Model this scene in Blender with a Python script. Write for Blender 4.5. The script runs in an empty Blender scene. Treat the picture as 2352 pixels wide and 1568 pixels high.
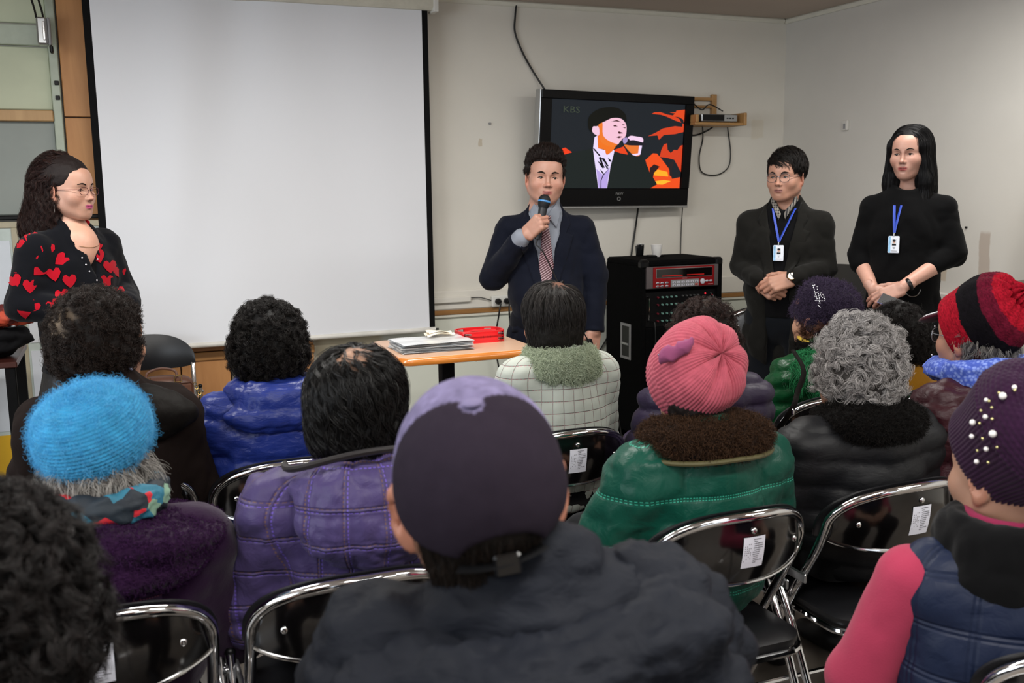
import bpy, math, random
import numpy as np
from mathutils import Vector, Matrix
random.seed(7); rng = np.random.default_rng(11)
PI = math.pi
SC = bpy.context.scene
COL = SC.collection
# ------------------------------------------------------------------ camera
F = 2240.0
YAW, PIT, ROL = [math.radians(v) for v in (22.2, 8.93, 0.70)]
CAMP = np.array([0, 0, 1.5])
_f = np.array([math.sin(YAW)*math.cos(PIT), math.cos(YAW)*math.cos(PIT), -math.sin(PIT)])
_r0 = np.array([math.cos(YAW), -math.sin(YAW), 0.]); _u0 = np.cross(_r0, _f)
_r = _r0*math.cos(ROL) - _u0*math.sin(ROL); _u = _u0*math.cos(ROL) + _r0*math.sin(ROL)
cd = bpy.data.cameras.new('camera'); cam = bpy.data.objects.new('camera', cd); COL.objects.link(cam)
cd.sensor_width = 36; cd.lens = 36*F/2352; cd.clip_start = 0.05
cam.matrix_world = Matrix(((_r[0], _u[0], -_f[0], 0), (_r[1], _u[1], -_f[1], 0), (_r[2], _u[2], -_f[2], 1.5), (0, 0, 0, 1)))
cd.dof.use_dof = True; cd.dof.focus_distance = 3.3; cd.dof.aperture_fstop = 5.6
SC.camera = cam
# ------------------------------------------------------------------ light
SC.view_settings.view_transform = 'Standard'; SC.view_settings.look = 'None'
SC.view_settings.exposure = 0.05; SC.view_settings.gamma = 1.0; SC.view_settings.use_curve_mapping = False
wd = bpy.data.worlds.new('world'); SC.world = wd; wd.use_nodes = True
wd.node_tree.nodes['Background'].inputs[0].default_value = (0.75, 0.85, 1, 1)
wd.node_tree.nodes['Background'].inputs[1].default_value = 0.35
DWALL, XR, XL, YB, ZC = 5.4, 4.156, -2.6, -2.6, 2.56
def area(name, loc, rot, sx, sy, power, col):
    l = bpy.data.lights.new(name, 'AREA'); l.shape = 'RECTANGLE'; l.size = sx; l.size_y = sy
    l.energy = power; l.color = col
    o = bpy.data.objects.new(name, l); o.location = loc; o.rotation_euler = rot; COL.objects.link(o); return o
for (x, y, p) in ((-0.6, 3.1, 28), (1.0, 3.1, 36), (3.0, 3.0, 25), (0.75, 0.6, 30), (2.7, 0.6, 30), (-1.0, 0.6, 20), (0.75, -1.3, 18), (2.7, -1.3, 18)):
    area('ceiling_lamp_light', (x, y, ZC-0.10), (0, 0, 0), 1.15, 0.28, p, (1, 0.97, 0.92))
area('window_light', (XL+0.06, 1.6, 1.55), (0, -PI/2, 0), 1.3, 3.2, 78, (0.86, 0.93, 1.0))
area('window_light', (0.6, YB+0.06, 1.7), (PI/2, 0, 0), 3.6, 1.2, 16, (0.9, 0.95, 1.0))
# ------------------------------------------------------------------ helpers
def ray(x, y): return _f + _r*(x-1176)/F - _u*(y-784)/F
def W(x, y, d): return CAMP + ray(x, y)*d
def pl(x, y, ax, v):
    g = ray(x, y); return CAMP + g*(v-CAMP[ax])/g[ax]
def srgb(c):
    if isinstance(c, str):
        c = [int(c[i:i+2], 16)/255 for i in (0, 2, 4)]
    return tuple((v/12.92 if v <= .04045 else ((v+.055)/1.055)**2.4) for v in c)
_m = {}
class NT:
    """small node-tree helper"""
    def __init__(s, name):
        s.m = bpy.data.materials.new(name); s.m.use_nodes = True
        s.t = s.m.node_tree; s.b = s.t.nodes['Principled BSDF']
    def n(s, kind, **kw):
        q = s.t.nodes.new(kind)
        for k, v in kw.items():
            if k[0] == 'i' and k[1:].isdigit(): s.plug(v, q.inputs[int(k[1:])])
            elif k in q.inputs.keys() or k.replace('_', ' ') in q.inputs.keys(): s.plug(v, q.inputs[k if k in q.inputs.keys() else k.replace('_', ' ')])
            else: setattr(q, k, v)
        return q
    def plug(s, v, inp):
        if isinstance(v, bpy.types.NodeSocket): s.t.links.new(v, inp)
        else:
            try: inp.default_value = v
            except Exception: inp.default_value = tuple(v)+(1,) if hasattr(v, '__len__') and len(v) == 3 else v
    def math(s, op, a, b=0, c=0):
        return s.n('ShaderNodeMath', operation=op, i0=a, i1=b, i2=c).outputs[0]
    def coord(s, which='Object', scale=(1, 1, 1), rot=(0, 0, 0)):
        tc = s.n('ShaderNodeTexCoord')
        return s.n('ShaderNodeMapping', i0=tc.outputs[which], i2=rot, i3=scale).outputs[0]
    def noise(s, vec, scale, detail=3, rough=.5, dist=0):
        return s.n('ShaderNodeTexNoise', i0=vec, Scale=scale, Detail=detail, Roughness=rough, Distortion=dist).outputs[0]
    def mix(s, fac, a, b, blend='MIX'):
        q = s.t.nodes.new('ShaderNodeMix'); q.data_type = 'RGBA'; q.blend_type = blend
        s.plug(fac, q.inputs[0])
        for v, i in ((a, 6), (b, 7)):
            if isinstance(v, bpy.types.NodeSocket): s.t.links.new(v, q.inputs[i])
            else: q.inputs[i].default_value = tuple(v)[:3]+(1,)
        return q.outputs[2]
    def ramp(s, fac, lo, hi):
        return s.n('ShaderNodeMapRange', i0=fac, i1=lo, i2=hi).outputs[0]
    def bump(s, h, strength=.5, dist=.002, prev=None):
        q = s.n('ShaderNodeBump', Strength=strength, Distance=dist, Height=h)
        if prev: s.t.links.new(prev, q.inputs['Normal'])
        s.t.links.new(q.outputs[0], s.b.inputs['Normal']); return q.outputs[0]
    def base(s, c): s.plug(c, s.b.inputs['Base Color'])
    def set(s, **kw):
        for k, v in kw.items(): s.plug(v, s.b.inputs[k.replace('_', ' ')])
        return s
def M(name, col, rough=.5, metal=0., var=.12, vs=8., bs=0., bstr=.4, bd=.001, spec=.5, coat=0., sheen=0., emit=0., stretch=(1, 1, 1), vcol=False, trans=0., alpha=1., sss=0.):
    if name in _m: return _m[name]
    k = NT(name); c = srgb(col) if isinstance(col, str) else col
    if rough > .7 and spec == .5: spec = .12
    if sheen > 0: spec = .08; sheen *= .25; c = tuple(q*min(.85, .42+.55*max(c)) for q in c)
    vec = k.coord('Object', stretch)
    if vcol:
        a = k.n('ShaderNodeAttribute'); a.attribute_name = 'Col'; basec = a.outputs[0]
    else: basec = c
    if var > 0:
        nz = k.noise(vec, vs, 4, .6)
        f = k.ramp(nz, .3, .7)
        if vcol: k.base(k.mix(f, k.mix(1.0, basec, (1-var,)*3, 'MULTIPLY'), basec))
        else: k.base(k.mix(f, [v*(1-var) for v in c], [min(1, v*(1+var)) for v in c]))
    else: k.base(basec)
    k.set(Roughness=rough, Metallic=metal)
    k.b.inputs['Specular IOR Level'].default_value = spec
    k.b.inputs['Coat Weight'].default_value = coat; k.b.inputs['Coat Roughness'].default_value = .12
    k.b.inputs['Sheen Weight'].default_value = sheen
    k.b.inputs['Transmission Weight'].default_value = trans
    k.b.inputs['Alpha'].default_value = alpha
    if sss: k.b.inputs['Subsurface Weight'].default_value = sss; k.b.inputs['Subsurface Radius'].default_value = (.02, .008, .004); k.b.inputs['Subsurface Scale'].default_value = .35
    if emit: k.set(Emission_Color=tuple(c)+(1,)); k.b.inputs['Emission Strength'].default_value = emit
    if bs: k.bump(k.noise(vec, bs, 5, .65), bstr, bd)
    _m[name] = k.m; return k.m

def newmesh(name, V, Fc, mat=None, parent=None, smooth=True, col=None, uvs=None, mats=None, fm=None, **props):
    me = bpy.data.meshes.new(name)
    V = np.asarray(V, np.float32)
    if isinstance(Fc, np.ndarray) and Fc.ndim == 2:
        n = len(Fc); k = Fc.shape[1]
        me.vertices.add(len(V)); me.vertices.foreach_set('co', V.ravel())
        me.loops.add(n*k); me.loops.foreach_set('vertex_index', Fc.astype(np.int32).ravel())
        me.polygons.add(n); me.polygons.foreach_set('loop_start', np.arange(0, n*k, k, dtype=np.int32))
        me.update(calc_edges=True); me.validate()
    else:
        me.from_pydata(V.tolist(), [], [tuple(int(i) for i in f) for f in Fc]); me.update()
    if smooth: me.polygons.foreach_set('use_smooth', np.ones(len(me.polygons), bool))
    if col is not None and len(me.vertices) == len(col):
        a = me.color_attributes.new('Col', 'FLOAT_COLOR', 'POINT')
        a.data.foreach_set('color', np.concatenate([col, np.ones((len(col), 1))], 1).astype(np.float32).ravel())
    if uvs is not None:
        ul = me.uv_layers.new(name='UVMap'); li = np.zeros(len(me.loops), np.int32)
        me.loops.foreach_get('vertex_index', li); ul.data.foreach_set('uv', np.asarray(uvs, np.float32)[li].ravel())
    if mats:
        for q in mats: me.materials.append(q)
        if fm is not None: me.polygons.foreach_set('material_index', np.asarray(fm, np.int32))
    elif mat: me.materials.append(mat)
    o = bpy.data.objects.new(name, me); COL.objects.link(o)
    if parent: o.parent = parent
    for k, v in props.items(): o[k] = v
    return o
def T(o, label, cat, group=None, kind=None):
    o['label'] = label; o['category'] = cat
    if group: o['group'] = group
    if kind: o['kind'] = kind
    return o
def empty(name, loc=(0, 0, 0), rz=0., label=None, cat=None, group=None):
    o = bpy.data.objects.new(name, None); o.empty_display_size = .05; COL.objects.link(o); o.location = loc; o.rotation_euler = (0, 0, rz)
    if label: T(o, label, cat, group)
    return o
def copy_tree(o, parent=None):
    c = o.copy(); COL.objects.link(c)
    if parent: c.parent = parent
    for ch in list(o.children): copy_tree(ch, c)
    return c
def norm(v): v = np.asarray(v, float); return v/(np.linalg.norm(v)+1e-12)
def rotz(a): return np.array([[math.cos(a), -math.sin(a), 0], [math.sin(a), math.cos(a), 0], [0, 0, 1]])
def rotx(a): return np.array([[1, 0, 0], [0, math.cos(a), -math.sin(a)], [0, math.sin(a), math.cos(a)]])
def roty(a): return np.array([[math.cos(a), 0, math.sin(a)], [0, 1, 0], [-math.sin(a), 0, math.cos(a)]])
def spline(pts, n=8, closed=False):
    P = np.array(pts, float); out = []; m = len(P)
    rngi = range(m if closed else m-1)
    for i in rngi:
        p0 = P[(i-1) % m] if (closed or i > 0) else 2*P[0]-P[1]
        p1, p2 = P[i], P[(i+1) % m]
        p3 = P[(i+2) % m] if (closed or i+2 < m) else 2*P[-1]-P[-2]
        for t in np.arange(n)/n:
            out.append(.5*((2*p1)+(-p0+p2)*t+(2*p0-5*p1+4*p2-p3)*t*t+(-p0+3*p1-3*p2+p3)*t**3))
    if not closed: out.append(P[-1])
    return np.array(out)
class MB:
    def __init__(s): s.V = []; s.F = []; s.fm = []; s.cur = 0
    def add(s, V, Fc):
        o = len(s.V); s.V += [tuple(map(float, v)) for v in V]; s.F += [tuple(int(i)+o for i in f) for f in Fc]; s.fm += [s.cur]*len(Fc); return s
    def box(s, lo, hi, bev=0., R=None, c=None):
        lo = np.array(lo, float); hi = np.array(hi, float); b = bev
        if b <= 0:
            V = [(x, y, z) for z in (lo[2], hi[2]) for y in (lo[1], hi[1]) for x in (lo[0], hi[0])]
            Fc = [(0, 2, 3, 1), (4, 5, 7, 6), (0, 1, 5, 4), (2, 6, 7, 3), (0, 4, 6, 2), (1, 3, 7, 5)]
        else:
            V = []; idx = {}
            for sx in (0, 1):
                for sy in (0, 1):
                    for sz in (0, 1):
                        cn = np.array([(lo, hi)[sx][0], (lo, hi)[sy][1], (lo, hi)[sz][2]]); sg = np.array([1-2*sx, 1-2*sy, 1-2*sz])
                        for a in range(3):
                            p = cn+sg*b; p[a] = cn[a]; idx[(sx, sy, sz, a)] = len(V); V.append(p)
            Fc = []
            def q(*k): Fc.append(tuple(idx[i] for i in k))
            for v in (0, 1):
                k = [(v, 0, 0, 0), (v, 1, 0, 0), (v, 1, 1, 0), (v, 0, 1, 0)]; q(*(k if v else k[::-1]))
                k = [(0, v, 0, 1), (1, v, 0, 1), (1, v, 1, 1), (0, v, 1, 1)]; q(*(k[::-1] if v else k))
                k = [(0, 0, v, 2), (1, 0, v, 2), (1, 1, v, 2), (0, 1, v, 2)]; q(*(k if v else k[::-1]))
            for a in (0, 1):
                for c_ in (0, 1):
                    q((a, c_, 0, 0), (a, c_, 1, 0), (a, c_, 1, 1), (a, c_, 0, 1))
                    q((a, 0, c_, 0), (a, 1, c_, 0), (a, 1, c_, 2), (a, 0, c_, 2))
                    q((0, a, c_, 1), (1, a, c_, 1), (1, a, c_, 2), (0, a, c_, 2))
                    for d in (0, 1): q((a, c_, d, 0), (a, c_, d, 1), (a, c_, d, 2)) if c_ >= 0 else 0
            Fc = list(dict.fromkeys(Fc))
        V = np.array(V)
        if R is not None:
            cc = (lo+hi)/2 if c is None else np.array(c); V = (V-cc)@R.T+cc
        return s.add(V, Fc)
    def tube(s, pts, r, n=10, closed=False, caps=True, flat=1.0):
        P = np.array(pts, float); m = len(P); rr = np.broadcast_to(np.asarray(r, float), (m,))
        t = np.zeros_like(P)
        if closed: t = np.roll(P, -1, 0)-np.roll(P, 1, 0)
        else: t[1:-1] = P[2:]-P[:-2]; t[0] = P[1]-P[0]; t[-1] = P[-1]-P[-2]
        t /= np.linalg.norm(t, axis=1)[:, None]+1e-12
        a = np.cross(t[0], (0, 0, 1)); a = a if np.linalg.norm(a) > .1 else np.cross(t[0], (1, 0, 0)); a = norm(a)
        V = []; an = np.arange(n)*2*PI/n
        for i in range(m):
            a = norm(a-t[i]*np.dot(a, t[i])); b = np.cross(t[i], a)
            V += [P[i]+rr[i]*(a*math.cos(q)+b*math.sin(q)*flat) for q in an]
        Fc = []
        for i in range(m if closed else m-1):
            j = (i+1) % m
            Fc += [(i*n+k, i*n+(k+1) % n, j*n+(k+1) % n, j*n+k) for k in range(n)]
        if caps and not closed: Fc += [tuple(range(n))[::-1], tuple((m-1)*n+k for k in range(n))]
        return s.add(V, Fc)
    def lathe(s, prof, n=24, c=(0, 0, 0), R=None, caps=True):
        V = []; m = len(prof)
        for r, z in prof: V += [(r*math.cos(k*2*PI/n), r*math.sin(k*2*PI/n), z) for k in range(n)]
        Fc = [(i*n+k, i*n+(k+1) % n, (i+1)*n+(k+1) % n, (i+1)*n+k) for i in range(m-1) for k in range(n)]
        if caps: Fc += [tuple(range(n))[::-1], tuple((m-1)*n+k for k in range(n))]
        V = np.array(V)
        if R is not None: V = V@np.asarray(R).T
        return s.add(V+np.array(c), Fc)
    def ball(s, c, r, n=10, R=None):
        r = np.broadcast_to(np.asarray(r, float), (3,)); V = []; m = max(5, n//2+1)
        for i in range(m+1):
            t = PI*i/m; V += [(math.sin(t)*math.cos(k*2*PI/n), math.sin(t)*math.sin(k*2*PI/n), -math.cos(t)) for k in range(n)]
        V = np.array(V)*r
        if R is not None: V = V@np.asarray(R).T
        return s.add(V+np.array(c), [(i*n+k, i*n+(k+1) % n, (i+1)*n+(k+1) % n, (i+1)*n+k) for i in range(m) for k in range(n)])
    def prism(s, poly, axis, a, b):
        """extrude a polygon given in the two other axes (order x,y,z minus axis)"""
        n = len(poly); V = []
        for w in (a, b):
            for p in poly:
                v = [0, 0, 0]; o = [i for i in range(3) if i != axis]; v[o[0]], v[o[1]] = p; v[axis] = w; V.append(v)
        return s.add(V, [tuple(range(n))[::-1], tuple(range(n, 2*n))]+[(i, (i+1) % n, (i+1) % n+n, i+n) for i in range(n)])
    def grid(s, fn, nu, nv, cu=False):
        V = [fn(i/(nu if cu else nu-1), j/(nv-1)) for j in range(nv) for i in range(nu)]
        return s.add(V, [(j*nu+i, j*nu+(i+1) % nu, (j+1)*nu+(i+1) % nu, (j+1)*nu+i) for j in range(nv-1) for i in range(nu if cu else nu-1)])
    def obj(s, name, mat, parent=None, smooth=False, M4=None, **props):
        V = np.array(s.V)
        if M4 is not None: V = V@M4[0].T+M4[1]
        o = newmesh(name, V, s.F, None if isinstance(mat, (list, tuple)) else mat, parent, smooth, mats=mat if isinstance(mat, (list, tuple)) else None, fm=s.fm, **props)
        if smooth:
            try:
                me = o.data; sh = []
                me.set_sharp_from_angle(angle=math.radians(40))
            except Exception: pass
        return o
# ------------------------------------------------------------------ distance-field modelling
def ell(P, c, r, R=None):
    p = P-np.asarray(c, np.float32)
    if R is not None: p = p@np.asarray(R, np.float32)
    r = np.asarray(r, np.float32)
    k0 = np.sqrt(((p/r)**2).sum(1)); k1 = np.sqrt(((p/(r*r))**2).sum(1))+1e-9
    return k0*(k0-1)/k1
def cap(P, a, b, ra, rb):
    a = np.asarray(a, np.float32); b = np.asarray(b, np.float32); ba = b-a; pa = P-a
    h = np.clip(pa@ba/max(float(ba@ba), 1e-9), 0, 1)
    return np.linalg.norm(pa-h[:, None]*ba, axis=1)-(ra+(rb-ra)*h)
def rbox(P, c, hs, rd=.01, R=None):
    p = P-np.asarray(c, np.float32)
    if R is not None: p = p@np.asarray(R, np.float32)
    q = np.abs(p)-(np.asarray(hs, np.float32)-rd)
    return np.linalg.norm(np.maximum(q, 0), axis=1)+np.minimum(q.max(1), 0)-rd
def smin(a, b, k):
    if k <= 0: return np.minimum(a, b)
    h = np.maximum(k-np.abs(a-b), 0)/k
    return np.minimum(a, b)-h*h*k*.25
def smax(a, b, k): return -smin(-a, -b, k)
class SDF:
    """list of (op, kind, args, k)"""
    def __init__(s, ops=None): s.ops = list(ops or [])
    def E(s, c, r, k=.02, R=None): s.ops.append(('u', ell, (c, r, R), k)); return s
    def C(s, a, b, ra, rb, k=.02): s.ops.append(('u', cap, (a, b, ra, rb), k)); return s
    def B(s, c, h, rd=.01, k=.01, R=None): s.ops.append(('u', rbox, (c, h, rd, R), k)); return s
    def sub(s, kind, args, k=.004): s.ops.append(('s', kind, args, k)); return s
    def fn(s, fn, op='u', k=.01): s.ops.append((op, lambda P: fn(P), (), k)); return s
    def __call__(s, P):
        P = np.asarray(P, np.float32); d = None
        for op, kind, args, k in s.ops:
            v = kind(P, *args)
            d = v if d is None else (smin(d, v, k) if op == 'u' else (smax(d, -v, k) if op == 's' else smax(d, v, k)))
        return d
def surf(fn, lo, hi, h, lip=1.7):
    """surface nets over a blocked narrow band"""
    lo = np.asarray(lo, float); hi = np.asarray(hi, float); Bk = 8
    nb = np.ceil((hi-lo)/(h*Bk)).astype(int); n = nb*Bk
    gx = [np.arange(k) for k in nb]
    bi = np.stack(np.meshgrid(*gx, indexing='ij'), -1).reshape(-1, 3)
    cen = lo+(bi*Bk+(Bk-1)/2)*h
    v = fn(cen.astype(np.float32)); act = np.abs(v) < h*Bk*.5*1.75*lip
    G = np.empty(tuple(n), np.float32)
    G.reshape(nb[0], Bk, nb[1], Bk, nb[2], Bk)[...] = np.where(v < 0, -1, 1).reshape(tuple(nb))[:, None, :, None, :, None]*h*Bk
    ab = bi[act]
    of = np.stack(np.meshgrid(*[np.arange(Bk)]*3, indexing='ij'), -1).reshape(-1, 3)
    for s0 in range(0, len(ab), 1500):
        a = ab[s0:s0+1500]; ii = (a[:, None, :]*Bk+of[None]).reshape(-1, 3)
        G[ii[:, 0], ii[:, 1], ii[:, 2]] = fn((lo+ii*h).astype(np.float32))
    ins = G < 0
    s8 = np.zeros(tuple(n-1), np.int8)
    for dx in (0, 1):
        for dy in (0, 1):
            for dz in (0, 1): s8 += ins[dx:n[0]-1+dx, dy:n[1]-1+dy, dz:n[2]-1+dz]
    cells = np.argwhere((s8 > 0) & (s8 < 8))
    idx = -np.ones(tuple(n-1), np.int32); idx[cells[:, 0], cells[:, 1], cells[:, 2]] = np.arange(len(cells))
    acc = np.zeros((len(cells), 3)); cnt = np.zeros(len(cells))
    for ax in range(3):
        o1, o2 = [i for i in range(3) if i != ax]
        for u in (0, 1):
            for w in (0, 1):
                d0 = [0, 0, 0]; d0[o1] = u; d0[o2] = w; d1 = list(d0); d1[ax] = 1
                A = G[tuple((cells+d0).T)]; Bv = G[tuple((cells+d1).T)]; m = (A < 0) != (Bv < 0)
                t = np.where(m, A/np.where(m, A-Bv, 1), 0); p = np.array(d0, float)[None]+t[:, None]*np.eye(3)[ax]
                acc += np.where(m[:, None], p, 0); cnt += m
    V = lo+(cells+acc/cnt[:, None])*h
    Q = []
    for ax in range(3):
        o1, o2 = [(1, 2), (2, 0), (0, 1)][ax]
        sl0 = [slice(None)]*3; sl1 = [slice(None)]*3; sl0[ax] = slice(0, n[ax]-1); sl1[ax] = slice(1, n[ax])
        a, b = ins[tuple(sl0)], ins[tuple(sl1)]; e = np.argwhere(a != b)
        e = e[(e[:, o1] > 0) & (e[:, o2] > 0) & (e[:, o1] < n[o1]-1) & (e[:, o2] < n[o2]-1)]
        fl = a[tuple(e.T)]
        def g(u, w):
            q = e.copy(); q[:, o1] -= u; q[:, o2] -= w; return idx[tuple(q.T)]
        q = np.stack([g(1, 1), g(0, 1), g(0, 0), g(1, 0)], 1); q[~fl] = q[~fl][:, ::-1]; Q.append(q)
    Q = np.concatenate(Q); Q = Q[(Q >= 0).all(1)]
    return V, Q
def gradn(fn, V, e=.002):
    V = V.astype(np.float32); g = np.stack([fn(V+np.array(d, np.float32)*e)-fn(V-np.array(d, np.float32)*e) for d in np.eye(3)], 1)
    return g/(np.linalg.norm(g, axis=1)[:, None]+1e-9)
def vnoise(P, s=1., seed=0):
    p = np.asarray(P, np.float64)*s+seed*17.31; i = np.floor(p).astype(np.int64); f = p-i; f = f*f*(3-2*f); out = 0
    for dx in (0, 1):
        for dy in (0, 1):
            for dz in (0, 1):
                q = (i[:, 0]+dx)*374761393+(i[:, 1]+dy)*668265263+(i[:, 2]+dz)*2147483647+seed*1013
                q = (q ^ (q >> 13))*1274126177 & 0xFFFFFFFF; q = (q ^ (q >> 16)) & 0xFFFF
                w = (f[:, 0] if dx else 1-f[:, 0])*(f[:, 1] if dy else 1-f[:, 1])*(f[:, 2] if dz else 1-f[:, 2])
                out = out+w*(q/32767.5-1)
    return out
def fbm(P, s, o=3, seed=0): return sum(vnoise(P, s*2**k, seed+k)/2**k for k in range(o))
def project(fn, poly_pts, frame, off, start=.35, steps=40):
    """march 2-D points (u,v) of a frame (origin, U, Vv, D) along D onto the surface fn=0; returns 3-D points lifted by off"""
    O, U, Vv, D = [np.array(q, np.float32) for q in frame]; uv = np.asarray(poly_pts, np.float32)
    P = O+uv[:, :1]*U+uv[:, 1:]*Vv
    for _ in range(steps): P = P+D*np.clip(fn(P)-off, -.03, .05)[:, None]*.8
    return P
def poly_grid(poly, step):
    """triangulate a 2-D polygon finely; returns points, faces"""
    import mathutils.geometry as G
    P = np.array(poly, float); pts = []
    n = len(P)
    for i in range(n):
        a, b = P[i], P[(i+1) % n]; k = max(1, int(np.linalg.norm(b-a)/step)); pts += [a+(b-a)*j/k for j in range(k)]
    nb = len(pts); lo, hi = P.min(0), P.max(0)
    def inside(q):
        c = False; j = n-1
        for i in range(n):
            if (P[i][1] > q[1]) != (P[j][1] > q[1]) and q[0] < (P[j][0]-P[i][0])*(q[1]-P[i][1])/(P[j][1]-P[i][1]+1e-12)+P[i][0]: c = not c
            j = i
        return c
    bp = np.array(pts)
    for x in np.arange(lo[0]+step/2, hi[0], step):
        for y in np.arange(lo[1]+step/2, hi[1], step):
            if inside((x, y)) and np.min(np.abs(bp-(x, y)).sum(1)) > step*.5: pts.append(np.array((x, y)))
    r = G.delaunay_2d_cdt([Vector(p) for p in pts], [(i, (i+1) % nb) for i in range(nb)], [list(range(nb))], 1, 1e-6)
    return np.array([tuple(v) for v in r[0]]), [tuple(f) for f in r[2]]
def patch(name, fn, poly, frame, off, mat, parent, step=.01, thick=.002, col=None, **props):
    """a thin garment piece lying on surface fn"""
    uv, fc = poly_grid(poly, step); top = project(fn, uv, frame, off); bot = top+np.array(frame[3])*(thick+.004)
    n = len(top); V = np.concatenate([top, bot])
    ec = {}
    for f in fc:
        for i in range(len(f)):
            a, b = f[i], f[(i+1) % len(f)]; ec[(a, b)] = ec.get((a, b), 0)+1
    rim = [e for e in ec if (e[1], e[0]) not in ec]
    Fc = list(fc)+[tuple(i+n for i in f[::-1]) for f in fc]+[(a, a+n, b+n, b) for a, b in rim]
    props.setdefault('uvs', np.concatenate([uv, uv])); return newmesh(name, V, Fc, mat, parent, True, **props)
def curves(name, P, rad, mat, parent, kind='stuff', **props):
    """P (n, k, 3) strands as hair curves"""
    n, k, _ = P.shape; hc = bpy.data.hair_curves.new(name); hc.add_curves([k]*n)
    hc.points.foreach_set('position', P.astype(np.float32).ravel())
    a = hc.attributes.get('radius') or hc.attributes.new('radius', 'FLOAT', 'POINT')
    r = np.broadcast_to(np.asarray(rad, np.float32)*np.linspace(1, .35, k)[None]**.7, (n, k)); a.data.foreach_set('value', r.astype(np.float32).ravel())
    hc.materials.append(mat); o = bpy.data.objects.new(name, hc); COL.objects.link(o)
    if parent: o.parent = parent
    if kind: o['kind'] = kind
    for q, v in props.items(): o[q] = v
    return o
# ------------------------------------------------------------------ materials of the room
def paint_mat(name, col, stains=(), low=None):
    k = NT(name); tc = k.n('ShaderNodeTexCoord'); v = tc.outputs['Object']
    c = srgb(col)
    f = k.ramp(k.noise(v, 1.3, 4, .6), .35, .7)
    b = k.mix(f, c, [q*.93 for q in c])
    if low:
        sx = k.n('ShaderNodeSeparateXYZ', i0=v); b = k.mix(k.ramp(sx.outputs[2], .80, .79), b, srgb(low))
    sx = k.n('ShaderNodeSeparateXYZ', i0=v)
    for (ax, c0, z0, hw, hh, sc_, am) in stains:
        nn = k.math('MULTIPLY', k.math('SUBTRACT', k.noise(v, 9, 4), .5), .12)
        du = k.math('ABSOLUTE', k.math('ADD', k.math('SUBTRACT', sx.outputs[ax], c0), k.math('MULTIPLY', nn, .3)))
        dv = k.math('ABSOLUTE', k.math('ADD', k.math('SUBTRACT', sx.outputs[2], z0), k.math('MULTIPLY', nn, .5)))
        m = k.math('MULTIPLY', k.ramp(du, hw, hw*.8), k.ramp(dv, hh, hh*.9))
        b = k.mix(k.math('MULTIPLY', m, am), b, srgb(sc_))
    k.base(b); k.set(Roughness=.75); k.bump(k.noise(v, 60, 5, .6), .12, .002)
    return k.m
m_wall = paint_mat('cream_paint', 'dedad0', [(0, 2.02, 1.76, .012, .02, 'b09a78', .5), (0, 3.95, 1.86, .05, .06, 'c9b68e', .2), (0, 3.4, 2.02, .08, .02, 'c8b48c', .4), (0, 1.2, .55, .22, .25, 'c9bd9f', .8)], 'd9dccf')
m_wallr = paint_mat('cream_paint_side', 'd2cfc8', [(1, 3.73, 1.06, .036, .19, '9c8573', .55), (1, 4.0, 1.02, .03, .05, 'b49a77', .5)])
m_ceil = paint_mat('ceiling_paint', 'b5a79b')
m_trim = M('trim_paint', 'dbd9cc', .5, var=.05)
def wood(name, a, b, rough=.5, sc_=(1, 1, .12), coat=.0):
    k = NT(name); v = k.coord('Object', sc_)
    n = k.noise(v, 14, 6, .6, 1.2); f = k.ramp(n, .3, .7)
    k.base(k.mix(f, srgb(a), srgb(b))); k.set(Roughness=rough); k.b.inputs['Coat Weight'].default_value = coat
    k.bump(n, .08, .001); return k.m
m_wood = wood('veneer_orange', 'b07a48', 'c08a55')
m_wood2 = wood('veneer_beam', 'a98559', 'bb976a')
m_woodd = wood('veneer_brown', 'a2743f', '8c6236', sc_=(.1, 1, 1))
def floor_mat():
    k = NT('vinyl_floor'); v = k.coord('Object')
    k.base(k.mix(k.ramp(k.noise(v, 3, 5), .3, .7), srgb('857c72'), srgb('6f675f'))); k.set(Roughness=.35)
    k.bump(k.noise(v, 40, 3), .1, .001); return k.m
m_floor = floor_mat()
m_black = M('black_plastic', '0a0a0c', .38, var=0, spec=.25)
m_blackm = M('black_matte', '0d0d0e', .75, var=.2, vs=30)
m_chrome = M('chrome', 'd6d6d8', .09, 1., var=0, bs=3, bstr=.06, bd=.002)
m_steel = M('brushed_steel', 'b4b6b8', .3, .9, var=.05)
m_white = M('white_plastic', 'dddcd6', .4, var=.04)
m_grey = M('grey_plastic', '8a8a8c', .4, var=.05)
m_rubber = M('cable_black', '0c0c0d', .45, var=0)
def ST(o): o['kind'] = 'structure'; return o
# ------------------------------------------------------------------ room shell
ST(MB().box((XL, YB, -.1), (XR+.1, DWALL+.1, 0)).obj('floor', m_floor))
ST(MB().box((XL, YB, ZC), (XR+.1, DWALL+.1, ZC+.1)).obj('ceiling', m_ceil))
wb = ST(MB().box((XL, DWALL, 0), (XR, DWALL+.1, ZC)).obj('wall_back', m_wall))
ST(MB().box((XR, YB, 0), (XR+.1, DWALL+.1, ZC)).obj('wall_right', m_wallr))
wl = MB(); wl.box((XL-.1, YB, 0), (XL, -.1, ZC)); wl.box((XL-.1, 3.3, 0), (XL, DWALL+.1, ZC)); wl.box((XL-.1, -.1, 0), (XL, 3.3, .8)); wl.box((XL-.1, -.1, 2.3), (XL, 3.3, ZC))
ST(wl.obj('wall_left', m_wallr))
wr = MB(); wr.box((XL-.1, YB-.1, 0), (XR+.1, YB, 1.0)); wr.box((XL-.1, YB-.1, 2.35), (XR+.1, YB, ZC)); wr.box((XL-.1, YB-.1, 1), (-1.3, YB, 2.35)); wr.box((2.5, YB-.1, 1), (XR+.1, YB, 2.35))
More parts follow.
